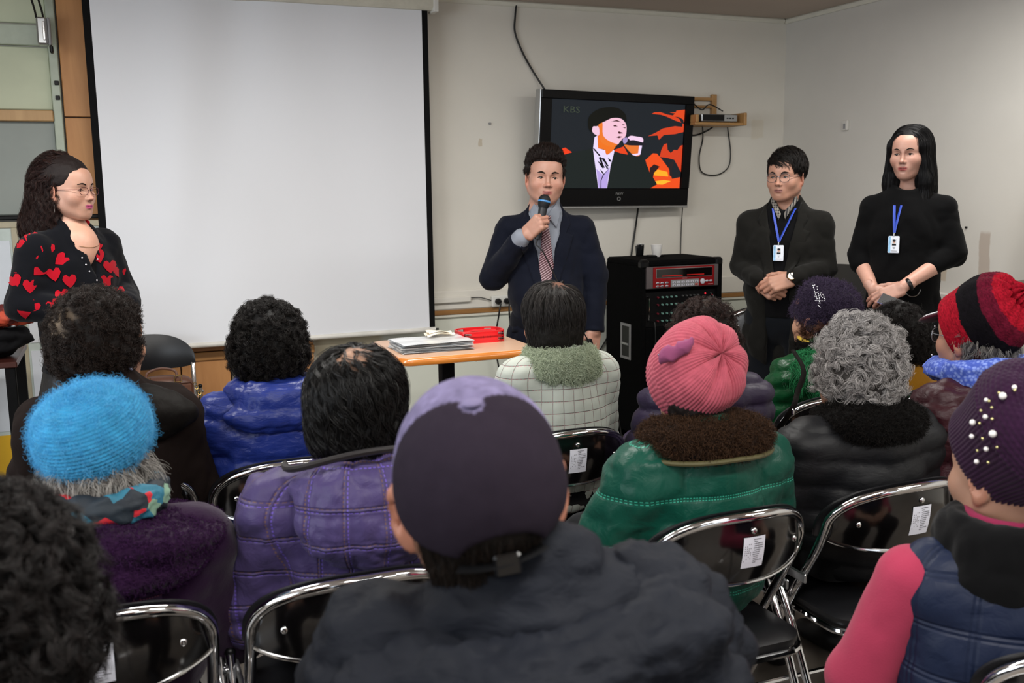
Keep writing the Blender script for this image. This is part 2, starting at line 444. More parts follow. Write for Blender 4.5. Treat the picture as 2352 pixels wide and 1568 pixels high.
ST(wr.obj('wall_front', m_wallr))
# ceiling mouldings
for nm, a, b in (('trim_1', (1.0, DWALL, ZC), (XR, DWALL, ZC)), ('trim_2', (XR, YB, ZC), (XR, DWALL, ZC))):
    m = MB()
    if nm == 'trim_1': m.box((XL, DWALL-.022, ZC-.03), (XR-.022, DWALL, ZC), .008)
    else: m.box((XR-.022, YB, ZC-.03), (XR, DWALL, ZC), .008)
    ST(m.obj(nm, m_trim))
# dado ledges with a worn wooden bottom edge
ST(MB().box((1.0, DWALL-.025, .80), (XR-.03, DWALL, .915), .008).obj('trim_3', m_wall))
ST(MB().box((1.0, DWALL-.022, .772), (XR-.03, DWALL, .80), .003).obj('trim_4', m_woodd))
ST(MB().box((1.0, DWALL-.018, .755), (XR-.03, DWALL, .771), .003).obj('trim_5', m_trim))
ST(MB().box((XR-.03, .5, .80), (XR, DWALL-.026, .915), .008).obj('trim_6', m_wallr))
ST(MB().box((XR-.026, .5, .765), (XR, DWALL-.026, .80), .003).obj('trim_7', m_trim))
# wooden wall panelling left: column and the panels running behind and below the screen
pn = ST(MB().box((-.17, DWALL-.03, 0), (1.0, DWALL-.001, ZC)).obj('wall_panelling', M('panel_back', '3a2416', .7)))
def panel(x0, x1, z0, z1, m=m_wood, y=DWALL-.05):
    return MB().box((x0+.003, y, z0+.003), (x1-.003, DWALL-.031, z1-.003), .003).obj('wood_panel', m, pn)
for z0, z1 in ((0, .66), (.66, 1.87), (1.87, 2.47), (2.47, ZC-.0)):
    panel(-.17, .07, z0, z1)
xs = [.07, .295, .55, .625, 1.0]
for i in range(4):
    if i == 2: panel(xs[i], xs[i+1], .0, .66, M('grey_door_strip', '6a665e', .4)); panel(xs[i], xs[i+1], .66, ZC); continue
    panel(xs[i], xs[i+1], 0, .66); panel(xs[i], xs[i+1], .66, 1.87); panel(xs[i], xs[i+1], 1.87, ZC)
MB().box((.07, DWALL-.062, .615), (1.0, DWALL-.05, .66), .003).obj('rail', m_woodd, pn)
# left bay: pale panels, beam, grey board
gm = M('green_frame_paint', 'a9b2a2', .5); pale = M('pale_green_panel', 'bcc2a8', .6, var=.1, vs=2)
bay = empty('door_1', (-.19, DWALL, 0)); bay['kind'] = 'structure'
def bx(nm, lo, hi, mt, b=.004): return MB().box([lo[0]+.19, lo[1]-DWALL, lo[2]], [hi[0]+.19, hi[1]-DWALL, hi[2]], b).obj(nm, mt, bay)
bx('door_post', (-.215, DWALL-.06, 0), (-.175, DWALL-.001, ZC), gm)
bx('upper_panel', (-1.6, DWALL-.02, 1.905), (-.216, DWALL-.002, 2.20), pale)
bx('top_panel', (-1.6, DWALL-.02, 2.31), (-.216, DWALL-.002, ZC), pale)
bx('top_rail', (-1.6, DWALL-.05, 2.205), (-.216, DWALL-.002, 2.30), gm)
bx('beam', (-1.6, DWALL-.07, 1.848), (-.216, DWALL-.002, 1.90), m_wood2)
bx('grey_board', (-1.6, DWALL-.025, 1.40), (-.216, DWALL-.002, 1.845), M('grey_board', '8b918c', .6, var=.08, vs=3))
bx('black_rail', (-1.6, DWALL-.10, 1.378), (.0, DWALL-.002, 1.398), m_black)
# display boards under the rail
db = empty('display_board', (-.6, DWALL-.13, 0), 0, 'beige framed display board with white and yellow posters behind the woman in the heart cardigan', 'board')
mbf = MB()
for x0, x1, z0, z1 in ((-.9, -.03, 1.34, 1.37), (-.9, -.03, .02, .06), (-.9, -.87, .06, 1.34), (-.05, -.02, .06, 1.34), (-.44, -.41, .06, 1.34)):
    mbf.box((x0+.6, -.012, z0), (x1+.6, .012, z1), .003)
mbf.obj('frame', M('beige_frame', 'a79f88', .5), db)
MB().box((-.30, -.015, .06), (-.285+.0, .013, 1.34), .003).obj('teal_strip', M('teal_strip', '1d5a55', .5), db, M4=(np.eye(3), (.36-.24, 0, 0)))
MB().box((-.27, -.004, .06), (.55, .004, 1.34)).obj('backing', M('board_backing', 'b9c4bf', .7), db)
for (x0, x1, z0, z1, c, nm) in ((-.40, -.06, .78, 1.33, 'd5d9de', 'poster'), (-.40, -.34, 1.24, 1.33, 'd8ab1c', 'yellow_strip'), (-.86, -.45, .35, 1.28, 'cdd3da', 'poster'), (-.86, -.10, .06, .33, 'd8a91a', 'yellow_strip'), (-.40, -.06, .34, .74, 'cfd4dc', 'poster')):
    MB().box((x0+.6, -.010 if 'y' in nm[:1] else -.008, z0), (x1+.6, -.0045, z1)).obj(nm, M(nm+c, c, .6, var=.04), db)
# door closer box with cables
dc = empty('door_closer', (-.22, 5.2, 2.28), 0, 'silver aluminium door closer box with two black cables at top left', 'door closer')
p0 = pl(82, 40, 1, 5.25); p1 = pl(122, 105, 1, 5.25)
w_ = (p1[0]-p0[0]); h_ = p0[2]-p1[2]; dc.location = (p0[0]+w_/2, 5.25, p1[2])
MB().box((-w_/2, -.03, 0), (w_*.2, .05, h_), .008).obj('housing', m_steel, dc, smooth=False)
MB().box((-w_*.1, -.036, .02), (w_*.08, -.03, h_-.02), .003).obj('bright_cover', M('bright_alu', 'e6e6e8', .15, .8), dc)
MB().box((w_*.2, -.02, -.0), (w_*.42, .05, h_+.0), .005).obj('end_cap', m_grey, dc)
MB().box((w_*.25, -.02, -.035), (w_*.5, .03, -.0), .005).obj('bracket', m_black, dc)
for dx in (-.03, 0.0):
    MB().tube(spline([(dx, 0, h_), (dx-.01, .02, h_+.06), (dx-.05, .06, ZC-dc.location[2]-.01)]), .005, 8).obj('cable', m_rubber, dc, smooth=True)
for zz in (2.02, 1.95): bx('hinge_knob', (-.20, DWALL-.075, zz), (-.18, DWALL-.06, zz+.02), m_black, .002)
# ------------------------------------------------------------------ projection screen
sc_ = empty('projection_screen', (.82, 5.26, 0), 0, 'large white roll-down projection screen with black side borders', 'projection screen')
def fab(name):
    k = NT(name); v = k.coord('Object'); k.base(srgb('e3e5ea')); k.set(Roughness=.65); k.bump(k.noise(v, 250, 2), .05, .0005); return k.m
SX0, SX1 = -.05-.82, 1.675-.82
def sy(u, v):
    x = u*1.73
    fold = .024*math.exp(-((u-.16-.11*v)/.07)**2)*(.3+.7*math.sin(PI*min(1, v*1.1))) - .022*math.exp(-((u-.30-.12*v)/.08)**2)*(v) + .003*math.sin(u*23+v*2)
    return fold
def scr(u0, u1, nm, mt, nu):
    V = []
    for side in (0, .0015):
        for j in range(40):
            for i in range(nu):
                u = u0+(u1-u0)*i/(nu-1); v = j/39
                V.append((SX0+(SX1-SX0)*u, -sy(u, v)+side+.02*(1-v)*0, .725+(2.46-.725)*v-.018*0))
    Fc = []; N = 40*nu
    for s in (0, N):
        Fc += [(s+j*nu+i, s+j*nu+i+1, s+(j+1)*nu+i+1, s+(j+1)*nu+i) for j in range(39) for i in range(nu-1)]
    return newmesh(nm, V, Fc, mt, sc_)
scr(0.020, .981, 'screen_fabric', fab('screen_fabric'), 90)
scr(0, .020, 'black_border', m_blackm, 3); scr(.981, 1, 'black_border', m_blackm, 3)
MB().tube([(SX0+.01, 0, .712), (SX1+.0, 0, .712)], .014, 14).obj('bottom_bar', M('screen_bar', 'd8d6cf', .4), sc_, smooth=True)
m = MB(); m.tube([(SX1, 0, .712), (SX1+.02, 0, .712)], .006, 8); m.obj('end_pin', m_black, sc_)
m = MB(); m.box((SX0-.05, -.045, 2.455), (SX1+.045, .045, 2.53), .018); m.obj('screen_case', M('case_white', 'cfccbd', .45), sc_)
for x in (SX1+.02, SX0-.03): MB().box((x, -.05, 2.445), (x+.03, .05, ZC), .004).obj('bracket', m_white, sc_)
# ------------------------------------------------------------------ television
tv = empty('television', (2.91, 5.27, 1.375), 0, 'black flat television on the wall showing a singer with a microphone', 'television')
# slightly turned and tipped towards the room
tl, tr, bl_, br_ = pl(1237, 208, 1, 5.18), pl(1587, 218, 1, 5.26), pl(1237, 470, 1, 5.24), pl(1580, 475, 1, 5.30)
X_ = norm((tr-tl)+(br_-bl_)); Z_ = norm((tl-bl_)+(tr-br_)); Y_ = norm(np.cross(Z_, X_)); Z_ = np.cross(X_, Y_)
RT = np.stack([X_, Y_, Z_], 1); cT = (tl+tr+bl_+br_)/4; tw = (np.linalg.norm(tr-tl)+np.linalg.norm(br_-bl_))/2; th = (np.linalg.norm(tl-bl_)+np.linalg.norm(tr-br_))/2
tv.location = cT-RT[:, 2]*th/2
def tvo(mb, nm, mt, par=tv, **k): return mb.obj(nm, mt, par, M4=(RT, RT[:, 2]*th/2), **k)
hw, hh = tw/2, th/2
sx0, sx1, sz1, sz0 = -hw+tw*(22/350), hw-tw*(20/350), hh-th*(20/262), -hh+th*(42/262)
m = MB()
m.box((-hw, -.02, sz1), (hw, .06, hh), .004); m.box((-hw, -.02, -hh), (hw, .06, sz0), .004)
m.box((-hw, -.02, sz0), (sx0, .06, sz1), .0); m.box((sx1, -.02, sz0), (hw, .06, sz1), .0)
tvo(m, 'frame', M('piano_black', '050507', .3, var=0, spec=.15))
tvo(MB().box((-hw+.03, .0, -hh+.03), (hw-.03, .09, hh-.03)), 'back_housing', m_blackm)
tvo(MB().box((-hw-.001, -.022, -hh-.012), (hw+.001, .03, -hh+.002), .003), 'silver_strip', m_steel)
tvo(MB().box((-hw-.006, -.012, -hh), (-hw, .05, hh), .002), 'silver_side', m_steel)
def em(name, c, s=1.0):
    if name in _m: return _m[name]
    k = NT(name); c = srgb(c); k.base((0.01, .01, .01)); k.b.inputs['Specular IOR Level'].default_value = .06; k.set(Roughness=.35, Emission_Color=tuple(c)+(1,)); k.b.inputs['Emission Strength'].default_value = s; _m[name] = k.m; return k.m
sw_, sh_ = sx1-sx0, sz1-sz0
def spx(x, y):  # picture coordinates of the screen image (2281 x 1568 crop) -> tv plane
    return (sx0+sw_*(x-20)/2190, sz1-sh_*(y-85)/1440)
scrn = tvo(MB().box((sx0, -.008, sz0), (sx1, -.002, sz1)), 'screen_picture', em('tv_bg', '20252b', .85))
lay_ = [0]
def tvp(pts, c, s=1.0, dup=True):
    lay_[0] += 1; y = -.0085-.00025*lay_[0]
    P = [spx(*p) for p in pts]; P = [(min(max(a, sx0+.001), sx1-.001), min(max(b, sz0+.001), sz1-.001)) for a, b in P]
    A = sum(P[i][0]*P[(i+1) % len(P)][1]-P[(i+1) % len(P)][0]*P[i][1] for i in range(len(P)))
    if A < 0: P = P[::-1]
    o = newmesh('picture_patch', np.array([(a, y, b) for a, b in P])@RT.T+RT[:, 2]*th/2, [tuple(range(len(P)))], em('tv_'+c, c, s), scrn, False)
def sp2(pts, n=5, closed=True): return [tuple(q[:2]) for q in spline([(a, b, 0) for a, b in pts], n, closed)]
org = 'e8441c'
tvp([(1640, 262), (1690, 235), (1790, 228), (1900, 262), (2010, 278), (2120, 330), (2160, 392), (2050, 360), (1900, 300), (1800, 272)], 'd9421f')
tvp([(1940, 228), (2050, 222), (2060, 190), (2230, 170), (2230, 400), (2190, 340), (2120, 300), (1990, 290), (2040, 240)], 'e04a20')
tvp([(1600, 638), (1720, 580), (1850, 500), (2050, 455), (2180, 462), (2180, 400), (2230, 420), (2230, 550), (2060, 590), (1870, 610), (1790, 695), (1760, 620)], 'd64221')
tvp([(1820, 985), (1840, 870), (1880, 770), (1935, 750), (1950, 860), (2010, 915), (2060, 860), (2120, 865), (2170, 790), (2230, 770), (2230, 1240), (2080, 1030), (1960, 1000)], 'd5401f')
tvp([(1580, 1040), (1700, 925), (1770, 930), (1850, 1010), (1990, 1180), (2060, 1360), (2200, 1330), (2200, 1525), (1690, 1525), (1690, 1300), (1620, 1170)], 'f0501c')
tvp([(1700, 1290), (1800, 1200), (1970, 1240), (1990, 1320), (1700, 1300)], 'ffa024', 1.2); tvp([(1700, 1410), (1920, 1380), (2040, 1400), (1900, 1460), (1700, 1450)], 'ffab2a', 1.2)
tvp([(1660, 1180), (1730, 1110), (1830, 1150), (1740, 1260), (1700, 1500), (1670, 1500)], '2c1a1c'); tvp([(1990, 1090), (2080, 1040), (2040, 1200), (2070, 1340), (2010, 1300)], '2a2022')
tvp([(205, 880), (260, 860), (370, 935), (250, 975)], 'f0401c'); tvp([(1050, 880), (1200, 820), (1300, 985), (1050, 900)], 'e8451c')
tvp(sp2([(110, 1530), (150, 1060), (330, 950), (600, 890), (700, 850), (760, 900), (1050, 920), (1330, 960), (1480, 930), (1560, 1050), (1660, 1250), (1690, 1530)], 3), '1d2524', .8)
tvp([(700, 870), (740, 860), (900, 900), (1040, 880), (1050, 900), (1000, 1150), (960, 1530), (815, 1530)], 'e9dbff')
tvp([(770, 1200), (880, 1300), (985, 1170), (955, 1525), (820, 1525)], 'b9a4e4')
tvp(sp2([(760, 640), (720, 860), (780, 870), (880, 880), (930, 965), (1030, 880), (1060, 790), (900, 700)], 4), 'ef7420')
tvp([(715, 680), (760, 650), (780, 860), (900, 890), (900, 950), (700, 860)], 'eddcff')
tvp(sp2([(820, 420), (960, 360), (1120, 360), (1215, 450), (1228, 590), (1200, 680), (1150, 720), (1090, 790), (980, 760), (860, 700), (800, 560)], 5), 'f5c3d6')
tvp(sp2([(770, 480), (830, 440), (850, 640), (960, 740), (1090, 790), (1000, 830), (850, 780), (780, 650)], 4), 'ee7a2a')
tvp(sp2([(665, 560), (690, 500), (760, 500), (785, 560), (785, 640), (750, 650), (690, 610)], 4), 'f2c9e0')
tvp(sp2([(598, 480), (610, 350), (720, 240), (880, 185), (1060, 190), (1190, 280), (1225, 420), (1200, 400), (1130, 350), (1000, 350), (860, 420), (760, 470), (740, 500), (680, 510), (660, 600), (620, 560)], 4), '14150f', .6)
for a in ([(960, 420), (1060, 385), (1140, 420), (1050, 408)], [(1150, 450), (1215, 465), (1160, 470)], [(1000, 480), (1040, 470), (1080, 492), (1020, 495)], [(1160, 505), (1210, 500), (1205, 520)], [(1085, 600), (1100, 570), (1180, 600), (1110, 612)], [(1065, 670), (1110, 650), (1165, 660), (1110, 685)]): tvp(a, '5a2326', .6)
tvp(sp2([(1200, 790), (1290, 800), (1440, 800), (1490, 800), (1470, 960), (1380, 970), (1270, 880)], 4), 'e87830'); tvp([(1450, 790), (1500, 790), (1480, 950), (1400, 975), (1330, 950), (1440, 930)], 'f1dcff')
tvp(sp2([(1250, 680), (1300, 640), (1400, 650), (1500, 670), (1505, 750), (1400, 740), (1300, 740)], 4), 'f4d2ee')
tvp([(1150, 700), (1180, 680), (1240, 680), (1560, 760), (1580, 790), (1540, 800), (1200, 790), (1180, 760)], '23202a', .8)
tvp(sp2([(1170, 700), (1220, 670), (1250, 690), (1240, 750), (1190, 770)], 4), 'a894c8'); tvp([(1265, 680), (1390, 670), (1395, 705), (1290, 715)], 'f4d2ee')
for a in ([(700, 850), (730, 880), (820, 980), (800, 990), (700, 880)], [(790, 1010), (830, 1000), (860, 1100), (900, 1180), (860, 1180)], [(830, 1020), (880, 1020), (960, 1150), (940, 1160)], [(940, 1010), (1000, 1060), (990, 1080), (960, 1070)], [(770, 1060), (850, 1120), (880, 1200), (840, 1170)], [(820, 1200), (880, 1260), (890, 1310), (850, 1260)], [(880, 1100), (960, 1190), (930, 1200)]): tvp(a, '1a1420', .5)
tvp([(985, 1170), (880, 1310), (850, 1400), (855, 1525), (842, 1525), (838, 1390), (870, 1300)], '2a2038', .5)
def text(nm, s, size, mt, parent, Rm, loc, ext=.0006, align='CENTER'):
    c = bpy.data.curves.new(nm, 'FONT'); c.body = s; c.size = size; c.extrude = ext; c.align_x = align; c.align_y = 'CENTER'; c.resolution_u = 2
    o = bpy.data.objects.new(nm, c); COL.objects.link(o); c.materials.append(mt); o.parent = parent
    o.matrix_local = Matrix([list(Rm[0])+[loc[0]], list(Rm[1])+[loc[1]], list(Rm[2])+[loc[2]], [0, 0, 0, 1]]); dg = bpy.context.evaluated_depsgraph_get(); me = bpy.data.meshes.new_from_object(o.evaluated_get(dg)); q = bpy.data.objects.new(nm, me); COL.objects.link(q); q.parent = parent; q.matrix_local = o.matrix_local.copy(); bpy.data.objects.remove(o); return q
def tl_(x, y, z): return np.array((x, y, z))@RT.T+RT[:, 2]*th/2
RTX = np.stack([RT[:, 0], RT[:, 2], -RT[:, 1]], 1)
a, b = spx(320, 250); text('channel_logo', 'KBS', .052, em('kbs', '55604f', .5), scrn, RTX, tl_(a, -.022, b)).scale = (1.3, 1, 1)
text('maker_name', 'PAVV', .022, m_steel, tv, RTX, tl_(.02, -.0215, sz0-.032))
tvo(MB().lathe([(.012, 0), (.012, .003), (.009, .003), (.009, 0)], 20, (.018, -.0205, sz0-.062), R=rotx(PI/2), caps=False), 'power_ring', m_steel)
# wall shelf with set-top box
sh = empty('wall_shelf', (3.60, DWALL, 1.87), 0, 'small wooden wall shelf beside the television', 'shelf')
a, b = pl(1560, 285, 1, 5.36), pl(1686, 275, 1, 5.28)
def shb(lo, hi, nm='board'): return MB().box(np.array(lo)-(3.60, DWALL, 1.87), np.array(hi)-(3.60, DWALL, 1.87), .003).obj(nm, m_woodp, sh)
m_woodp = wood('pine', 'b98f5c', 'a67c48', sc_=(.15, 1, 1))
shb((3.34, 5.19, 1.868), (3.71, 5.39, 1.884), 'shelf_board'); shb((3.34, 5.18, 1.884), (3.36, 5.39, 1.93), 'side_board'); shb((3.69, 5.18, 1.868), (3.71, 5.39, 1.945), 'side_board')
shb((3.58, 5.37, 1.93), (3.615, 5.398, 2.07), 'upright'); shb((3.40, 5.37, 2.03), (3.58, 5.395, 2.05), 'rail'); shb((3.40, 5.37, 1.985), (3.58, 5.395, 2.0), 'rail')
st = empty('set_top_box', (3.53, 5.27, 1.885), 0, 'silver and black set-top box on the wooden wall shelf', 'set-top box')
MB().box((-.13, -.06, .005), (.13, .08, .05), .004).obj('case', m_steel, st); MB().box((-.125, -.064, .01), (.03, -.06, .046)).obj('front_panel', m_black, st)
for x in (-.1, .1):
    for y in (-.04, .06): MB().lathe([(.008, 0), (.008, .006)], 8, (x, y, 0)).obj('foot', m_black, st)
m = MB(); [m.box((.05+.02*i, -.062, .022), (.062+.02*i, -.06, .03)) for i in range(3)]; m.obj('button_row', m_black, st)
def cable(pts, r, label, group=None, name='cable', mt=None):
    o = MB().tube(spline(pts, 8), r, 8).obj(name, mt or m_rubber, None, smooth=True); T(o, label, 'cable', group); return o
q = lambda x, y, Y=5.385: tuple(pl(x, y, 1, Y))
cable([q(1186, 8), q(1183, 40), q(1183, 75), q(1200, 120), q(1225, 165), q(1252, 207, 5.36), q(1262, 222, 5.34)], .006, 'black cable running down from the ceiling to the television top')
cable([q(1466, 476, 5.34), q(1460, 520), q(1450, 587), q(1445, 640), q(1440, 700)], .006, 'thicker black cable hanging from under the television behind the steel cup')
cable([q(1568, 474, 5.35), q(1565, 520), q(1563, 585), q(1562, 640)], .003, 'thin cable hanging from the right end of the television')
cable([q(1613, 280, 5.31), q(1614, 320), q(1606, 360), q(1612, 395), q(1645, 402), q(1672, 385), q(1678, 350), q(1672, 300), q(1669, 278, 5.31)], .004, 'black cable drooping in a loop below the wall shelf')
cable([q(1578, 310), q(1600, 310), q(1628, 298), q(1650, 280, 5.33)], .005, 'short black cable from the television back to the wall shelf')
cable([q(1590, 235, 5.30), q(1612, 252, 5.25), q(1630, 240, 5.28), q(1660, 255, 5.3)], .004, 'black cable lying over the set-top box')
# sockets, conduit
so = empty('wall_socket', (2.11, DWALL-.026, .84), 0, 'white double wall socket with two black plugs below the television', 'socket')
MB().box((-.052, -.03, -.033), (.075, 0, .033), .006).obj('plate', m_white, so)
for x in (-.018, .038):
    pg = MB().lathe([(.017, 0), (.019, .02), (.012, .035), (.006, .04)], 14, (x, -.03, 0), R=rotx(PI/2)).obj('plug', m_black, so, smooth=True)
cable([(2.095, 5.30, .83), (2.08, 5.29, .78), (2.07, 5.33, .6), (2.10, 5.34, .4), (2.15, 5.3, .15), (2.2, 5.2, .02)], .005, 'black power cable from the left plug of the wall socket')
cable([(2.15, 5.30, .83), (2.14, 5.28, .78), (2.16, 5.30, .70), (2.25, 5.33, .55), (2.4, 5.32, .3), (2.5, 5.3, .05)], .005, 'black power cable from the right plug of the wall socket')
kd = MB(); kd.box((1.0, 5.352, .845), (1.93, 5.374, .878), .004); T(kd.obj('cable_conduit', m_wall), 'cream plastic cable conduit on the wall right of the screen', 'conduit')
cable([(1.93, 5.36, .868), (1.99, 5.36, .866), (2.06, 5.36, .845)], .003, 'short thin grey cable between conduit and wall socket')
for k_, (a, b, w) in enumerate((((1380, 800), (1412, 733), 'uppermost black cable running from the speaking man to the karaoke cabinet'), ((1375, 832), (1412, 790), 'middle black cable running from the speaking man to the karaoke cabinet'), ((1370, 825), (1414, 800), 'lowest black cable running from the speaking man to the karaoke cabinet'))):
    cable([q(a[0]-40-20*k_, a[1]+60), q(*a), q((a[0]+b[0])/2, (a[1]+b[1])/2+5), q(*b), q(b[0]+20, b[1]-16)], .0045, w, 'cables behind the karaoke cabinet')
# wall screw boxes
swc = empty('wall_box', tuple(pl(1945, 288, 0, XR)), 0, 'tiny white electrical box stub high on the right wall', 'wall box')
MB().box((-.018, -.022, -.03), (0, .022, .03), .004).obj('cover', m_wallr, swc); MB().box((-.021, -.008, -.02), (-.018, .008, .01)).obj('slot', m_grey, swc)
hk = tuple(pl(1124, 284, 1, DWALL)); T(MB().box((hk[0]-.006, hk[1]-.015, hk[2]-.006), (hk[0]+.006, hk[1], hk[2]+.006), .002).obj('wall_hook', m_grey), 'tiny grey hook in the wall left of the television', 'hook')
hk = tuple(pl(2221, 522, 0, XR)); T(MB().box((hk[0]-.012, hk[1]-.005, hk[2]-.005), (hk[0], hk[1]+.005, hk[2]+.005), .002).obj('wall_nail', m_black), 'small black nail in the right wall beside the long-haired woman', 'nail')
# ceiling lamps (outside the picture) give the light
lm = empty('ceiling_lamp', (0, 0, 0))
MB().box((-.6, -.16, -.06), (.6, .16, -.001), .01).obj('housing', m_white, lm)
MB().box((-.57, -.13, -.064), (.57, .13, -.0605)).obj('diffuser', M('lamp_diffuser', 'ffffff', .4, emit=2.), lm)
for i, (x, y) in enumerate(((-0.6, 3.1), (1.0, 3.1), (3.0, 3.0), (0.75, 0.6), (2.7, 0.6), (-1.0, 0.6), (0.75, -1.3), (2.7, -1.3))):
    o = lm if i == 0 else copy_tree(lm); o.location = (x, y, ZC); T(o, 'white fluorescent ceiling lamp above the audience', 'lamp', 'ceiling lamps')
# ------------------------------------------------------------------ folding chairs
m_vinyl = M('black_vinyl', '101013', .42, var=.1, bs=180, bstr=.15, bd=.0006)
m_panel = M('black_enamel', '0c0a0b', .13, .35, var=0, spec=.8, coat=.6)
m_stk = M('sticker_paper', 'd9dbe6', .55, var=.02)
m_ink = M('sticker_ink', '55565e', .7, var=0)
HB = .20
def arch(t, ins=0., zoff=0.):
    """t 0..pi over the back; returns a point; bulges backwards in the middle"""
    cx, sx = math.cos(t), math.sin(t)
    x = (HB-ins)*math.copysign(abs(cx)**.85, cx); z = .675+(.112-ins)*abs(sx)**.9
    return np.array([x, -.145-.075*(1-(x/HB)**2)-(z-.675)*.18, z+zoff])
def make_chair(rear=m_panel, sticker=True):
    c = empty('folding_chair')
    L = [(-HB+.005, .245, .012), (-HB, .16, .14), (-HB, -.02, .45), (-HB, -.11, .60)]
    R = [(-p[0], p[1], p[2]) for p in L][::-1]
    top = [tuple(arch(t)) for t in np.linspace(PI, 0, 15)]
    MB().tube(spline(L+top[0:1]+top[1:-1]+top[-1:]+R, 4), .0115, 12).obj('back_frame', m_chrome, c, smooth=True)
    for s in (-1, 1):
        MB().tube([(s*(HB+.024), .03, .565), (s*(HB+.024), -.06, .42), (s*(HB+.02), -.27, .01)], .0105, 10).obj('rear_leg', m_chrome, c, smooth=True)
        MB().ball((s*(HB+.024), .03, .567), .0118, 8).obj('leg_cap', m_black, c, smooth=True)
        MB().box((s*(HB+.006)-.004+s*.006, -.10, .525), (s*(HB+.006)+.004+s*.006, .035, .55), .003).obj('bracket', m_steel, c)
        MB().ball((s*(HB+.036), .012, .538), (.005, .008, .008), 8).obj('rivet', m_chrome, c, smooth=True)
    MB().tube([(-HB-.02, -.23, .10), (HB+.02, -.23, .10)], .008, 8).obj('stretcher', m_chrome, c, smooth=True); MB().tube([(-HB, .185, .10), (HB, .185, .10)], .008, 8).obj('stretcher', m_chrome, c, smooth=True)
    # seat: rail loop and cushion
    def loop(w, y0, y1, r, z, n=5):
        P = []
        for cx, cy, a0 in ((w-r, y1-r, 0), (-w+r, y1-r, 90), (-w+r, y0+r, 180), (w-r, y0+r, 270)):
            P += [(cx+r*math.cos(math.radians(a0+90*k/n)), cy+r*math.sin(math.radians(a0+90*k/n)), z) for k in range(n+1)]
        return P
    MB().tube(loop(HB-.014, -.215, .205, .06, .432), .009, 8, closed=True).obj('seat_rail', m_chrome, c, smooth=True)
    m = MB(); V = []; lv = [(-.012, .436), (-.004, .45), (-.004, .462), (-.02, .474), (-.07, .480), (-.14, .482)]
    for d, z in lv: V += loop(HB-.012+d, -.22-d, .21+d, max(.012, .065+d*.4), z)
    n = 24; Fc = [(j*n+i, j*n+(i+1) % n, (j+1)*n+(i+1) % n, (j+1)*n+i) for j in range(len(lv)-1) for i in range(n)]+[tuple(range((len(lv)-1)*n, len(lv)*n)), tuple(range(n))[::-1]]
    m.add(V, Fc); m.obj('seat', m_vinyl, c, smooth=True)
    # back panel (rear) and padded front
    def low(x): return .662-.034*math.sqrt(max(0, 1-(x/HB)**2))
    def pan(u, v, off, ins):
        t = PI*(1-u); p = arch(t, ins); b = p.copy(); b[2] = low(p[0])+ins*.3; b[1] = -.145-.075*(1-(p[0]/HB)**2)+.0
        q = b+(p-b)*v; q[1] += off+ .010*math.sin(PI*v)*(-1 if off < .006 else 1.6)*math.sin(PI*u); return q
    m = MB(); m.grid(lambda u, v: pan(u, v, -.004, .006), 33, 9); m.grid(lambda u, v: pan(1-u, v, .004, .006), 33, 9)
    m.obj('rear_panel', rear, c, smooth=True)
    m = MB(); m.grid(lambda u, v: pan(1-u, v, .019, -.013), 33, 9); m.grid(lambda u, v: pan(u, v, .0125, -.013), 33, 9); m.grid(lambda u, v: pan(u, 1, .0125+.0065*v, -.013), 33, 2)
    m.obj('back_pad', m_vinyl, c, smooth=True)
    MB().tube([pan(u, 0, -.004, .004)+(0, 0, -.002) for u in np.linspace(0.02, .98, 21)], .0042, 8).obj('panel_rim', m_chrome, c, smooth=True)
    for x, z in ((0, .755), (-.145, .70), (.145, .70)):
        MB().ball((x, -.145-.075*(1-(x/HB)**2)-(z-.675)*.14-.0155, z), (.0075, .004, .0075), 10).obj('screw', m_chrome, c, smooth=True)
    if sticker:
        m = MB(); x0, z0, w, h = -.026, .668, .056, .074
        def sp(u, v):
            x = x0+w*u; z = z0+h*v; return np.array([x, -.145-.075*(1-(x/HB)**2)-(z-.675)*.15-.0175-.0025*math.sin(PI*v), z])
        m.grid(sp, 6, 6); s_ = m.obj('sticker', m_stk, c)
        m = MB(); rr = random.Random(3)
        def mark(u, v, du, dv):
            P = [sp(u, v), sp(u+du, v), sp(u+du, v+dv), sp(u, v+dv)]; m.add([p+(0, -.0004, 0) for p in P], [(0, 1, 2, 3)])
        for k in range(12):
            v = .90-.068*k; u = .42+rr.random()*.08; e = .62+rr.random()*.3
            while u < e:
                d = .018+rr.random()*.02; mark(u, v, d, .028)
                if rr.random() < .5: mark(u, v+.012, d*.4, .03)
                u += d+.014
            if 1 < k < 11:
                for u in (.07, .16, .24, .32):
                    if rr.random() < .75: mark(u, v, .03, .03)
        m.obj('print', m_ink, s_)
    return c
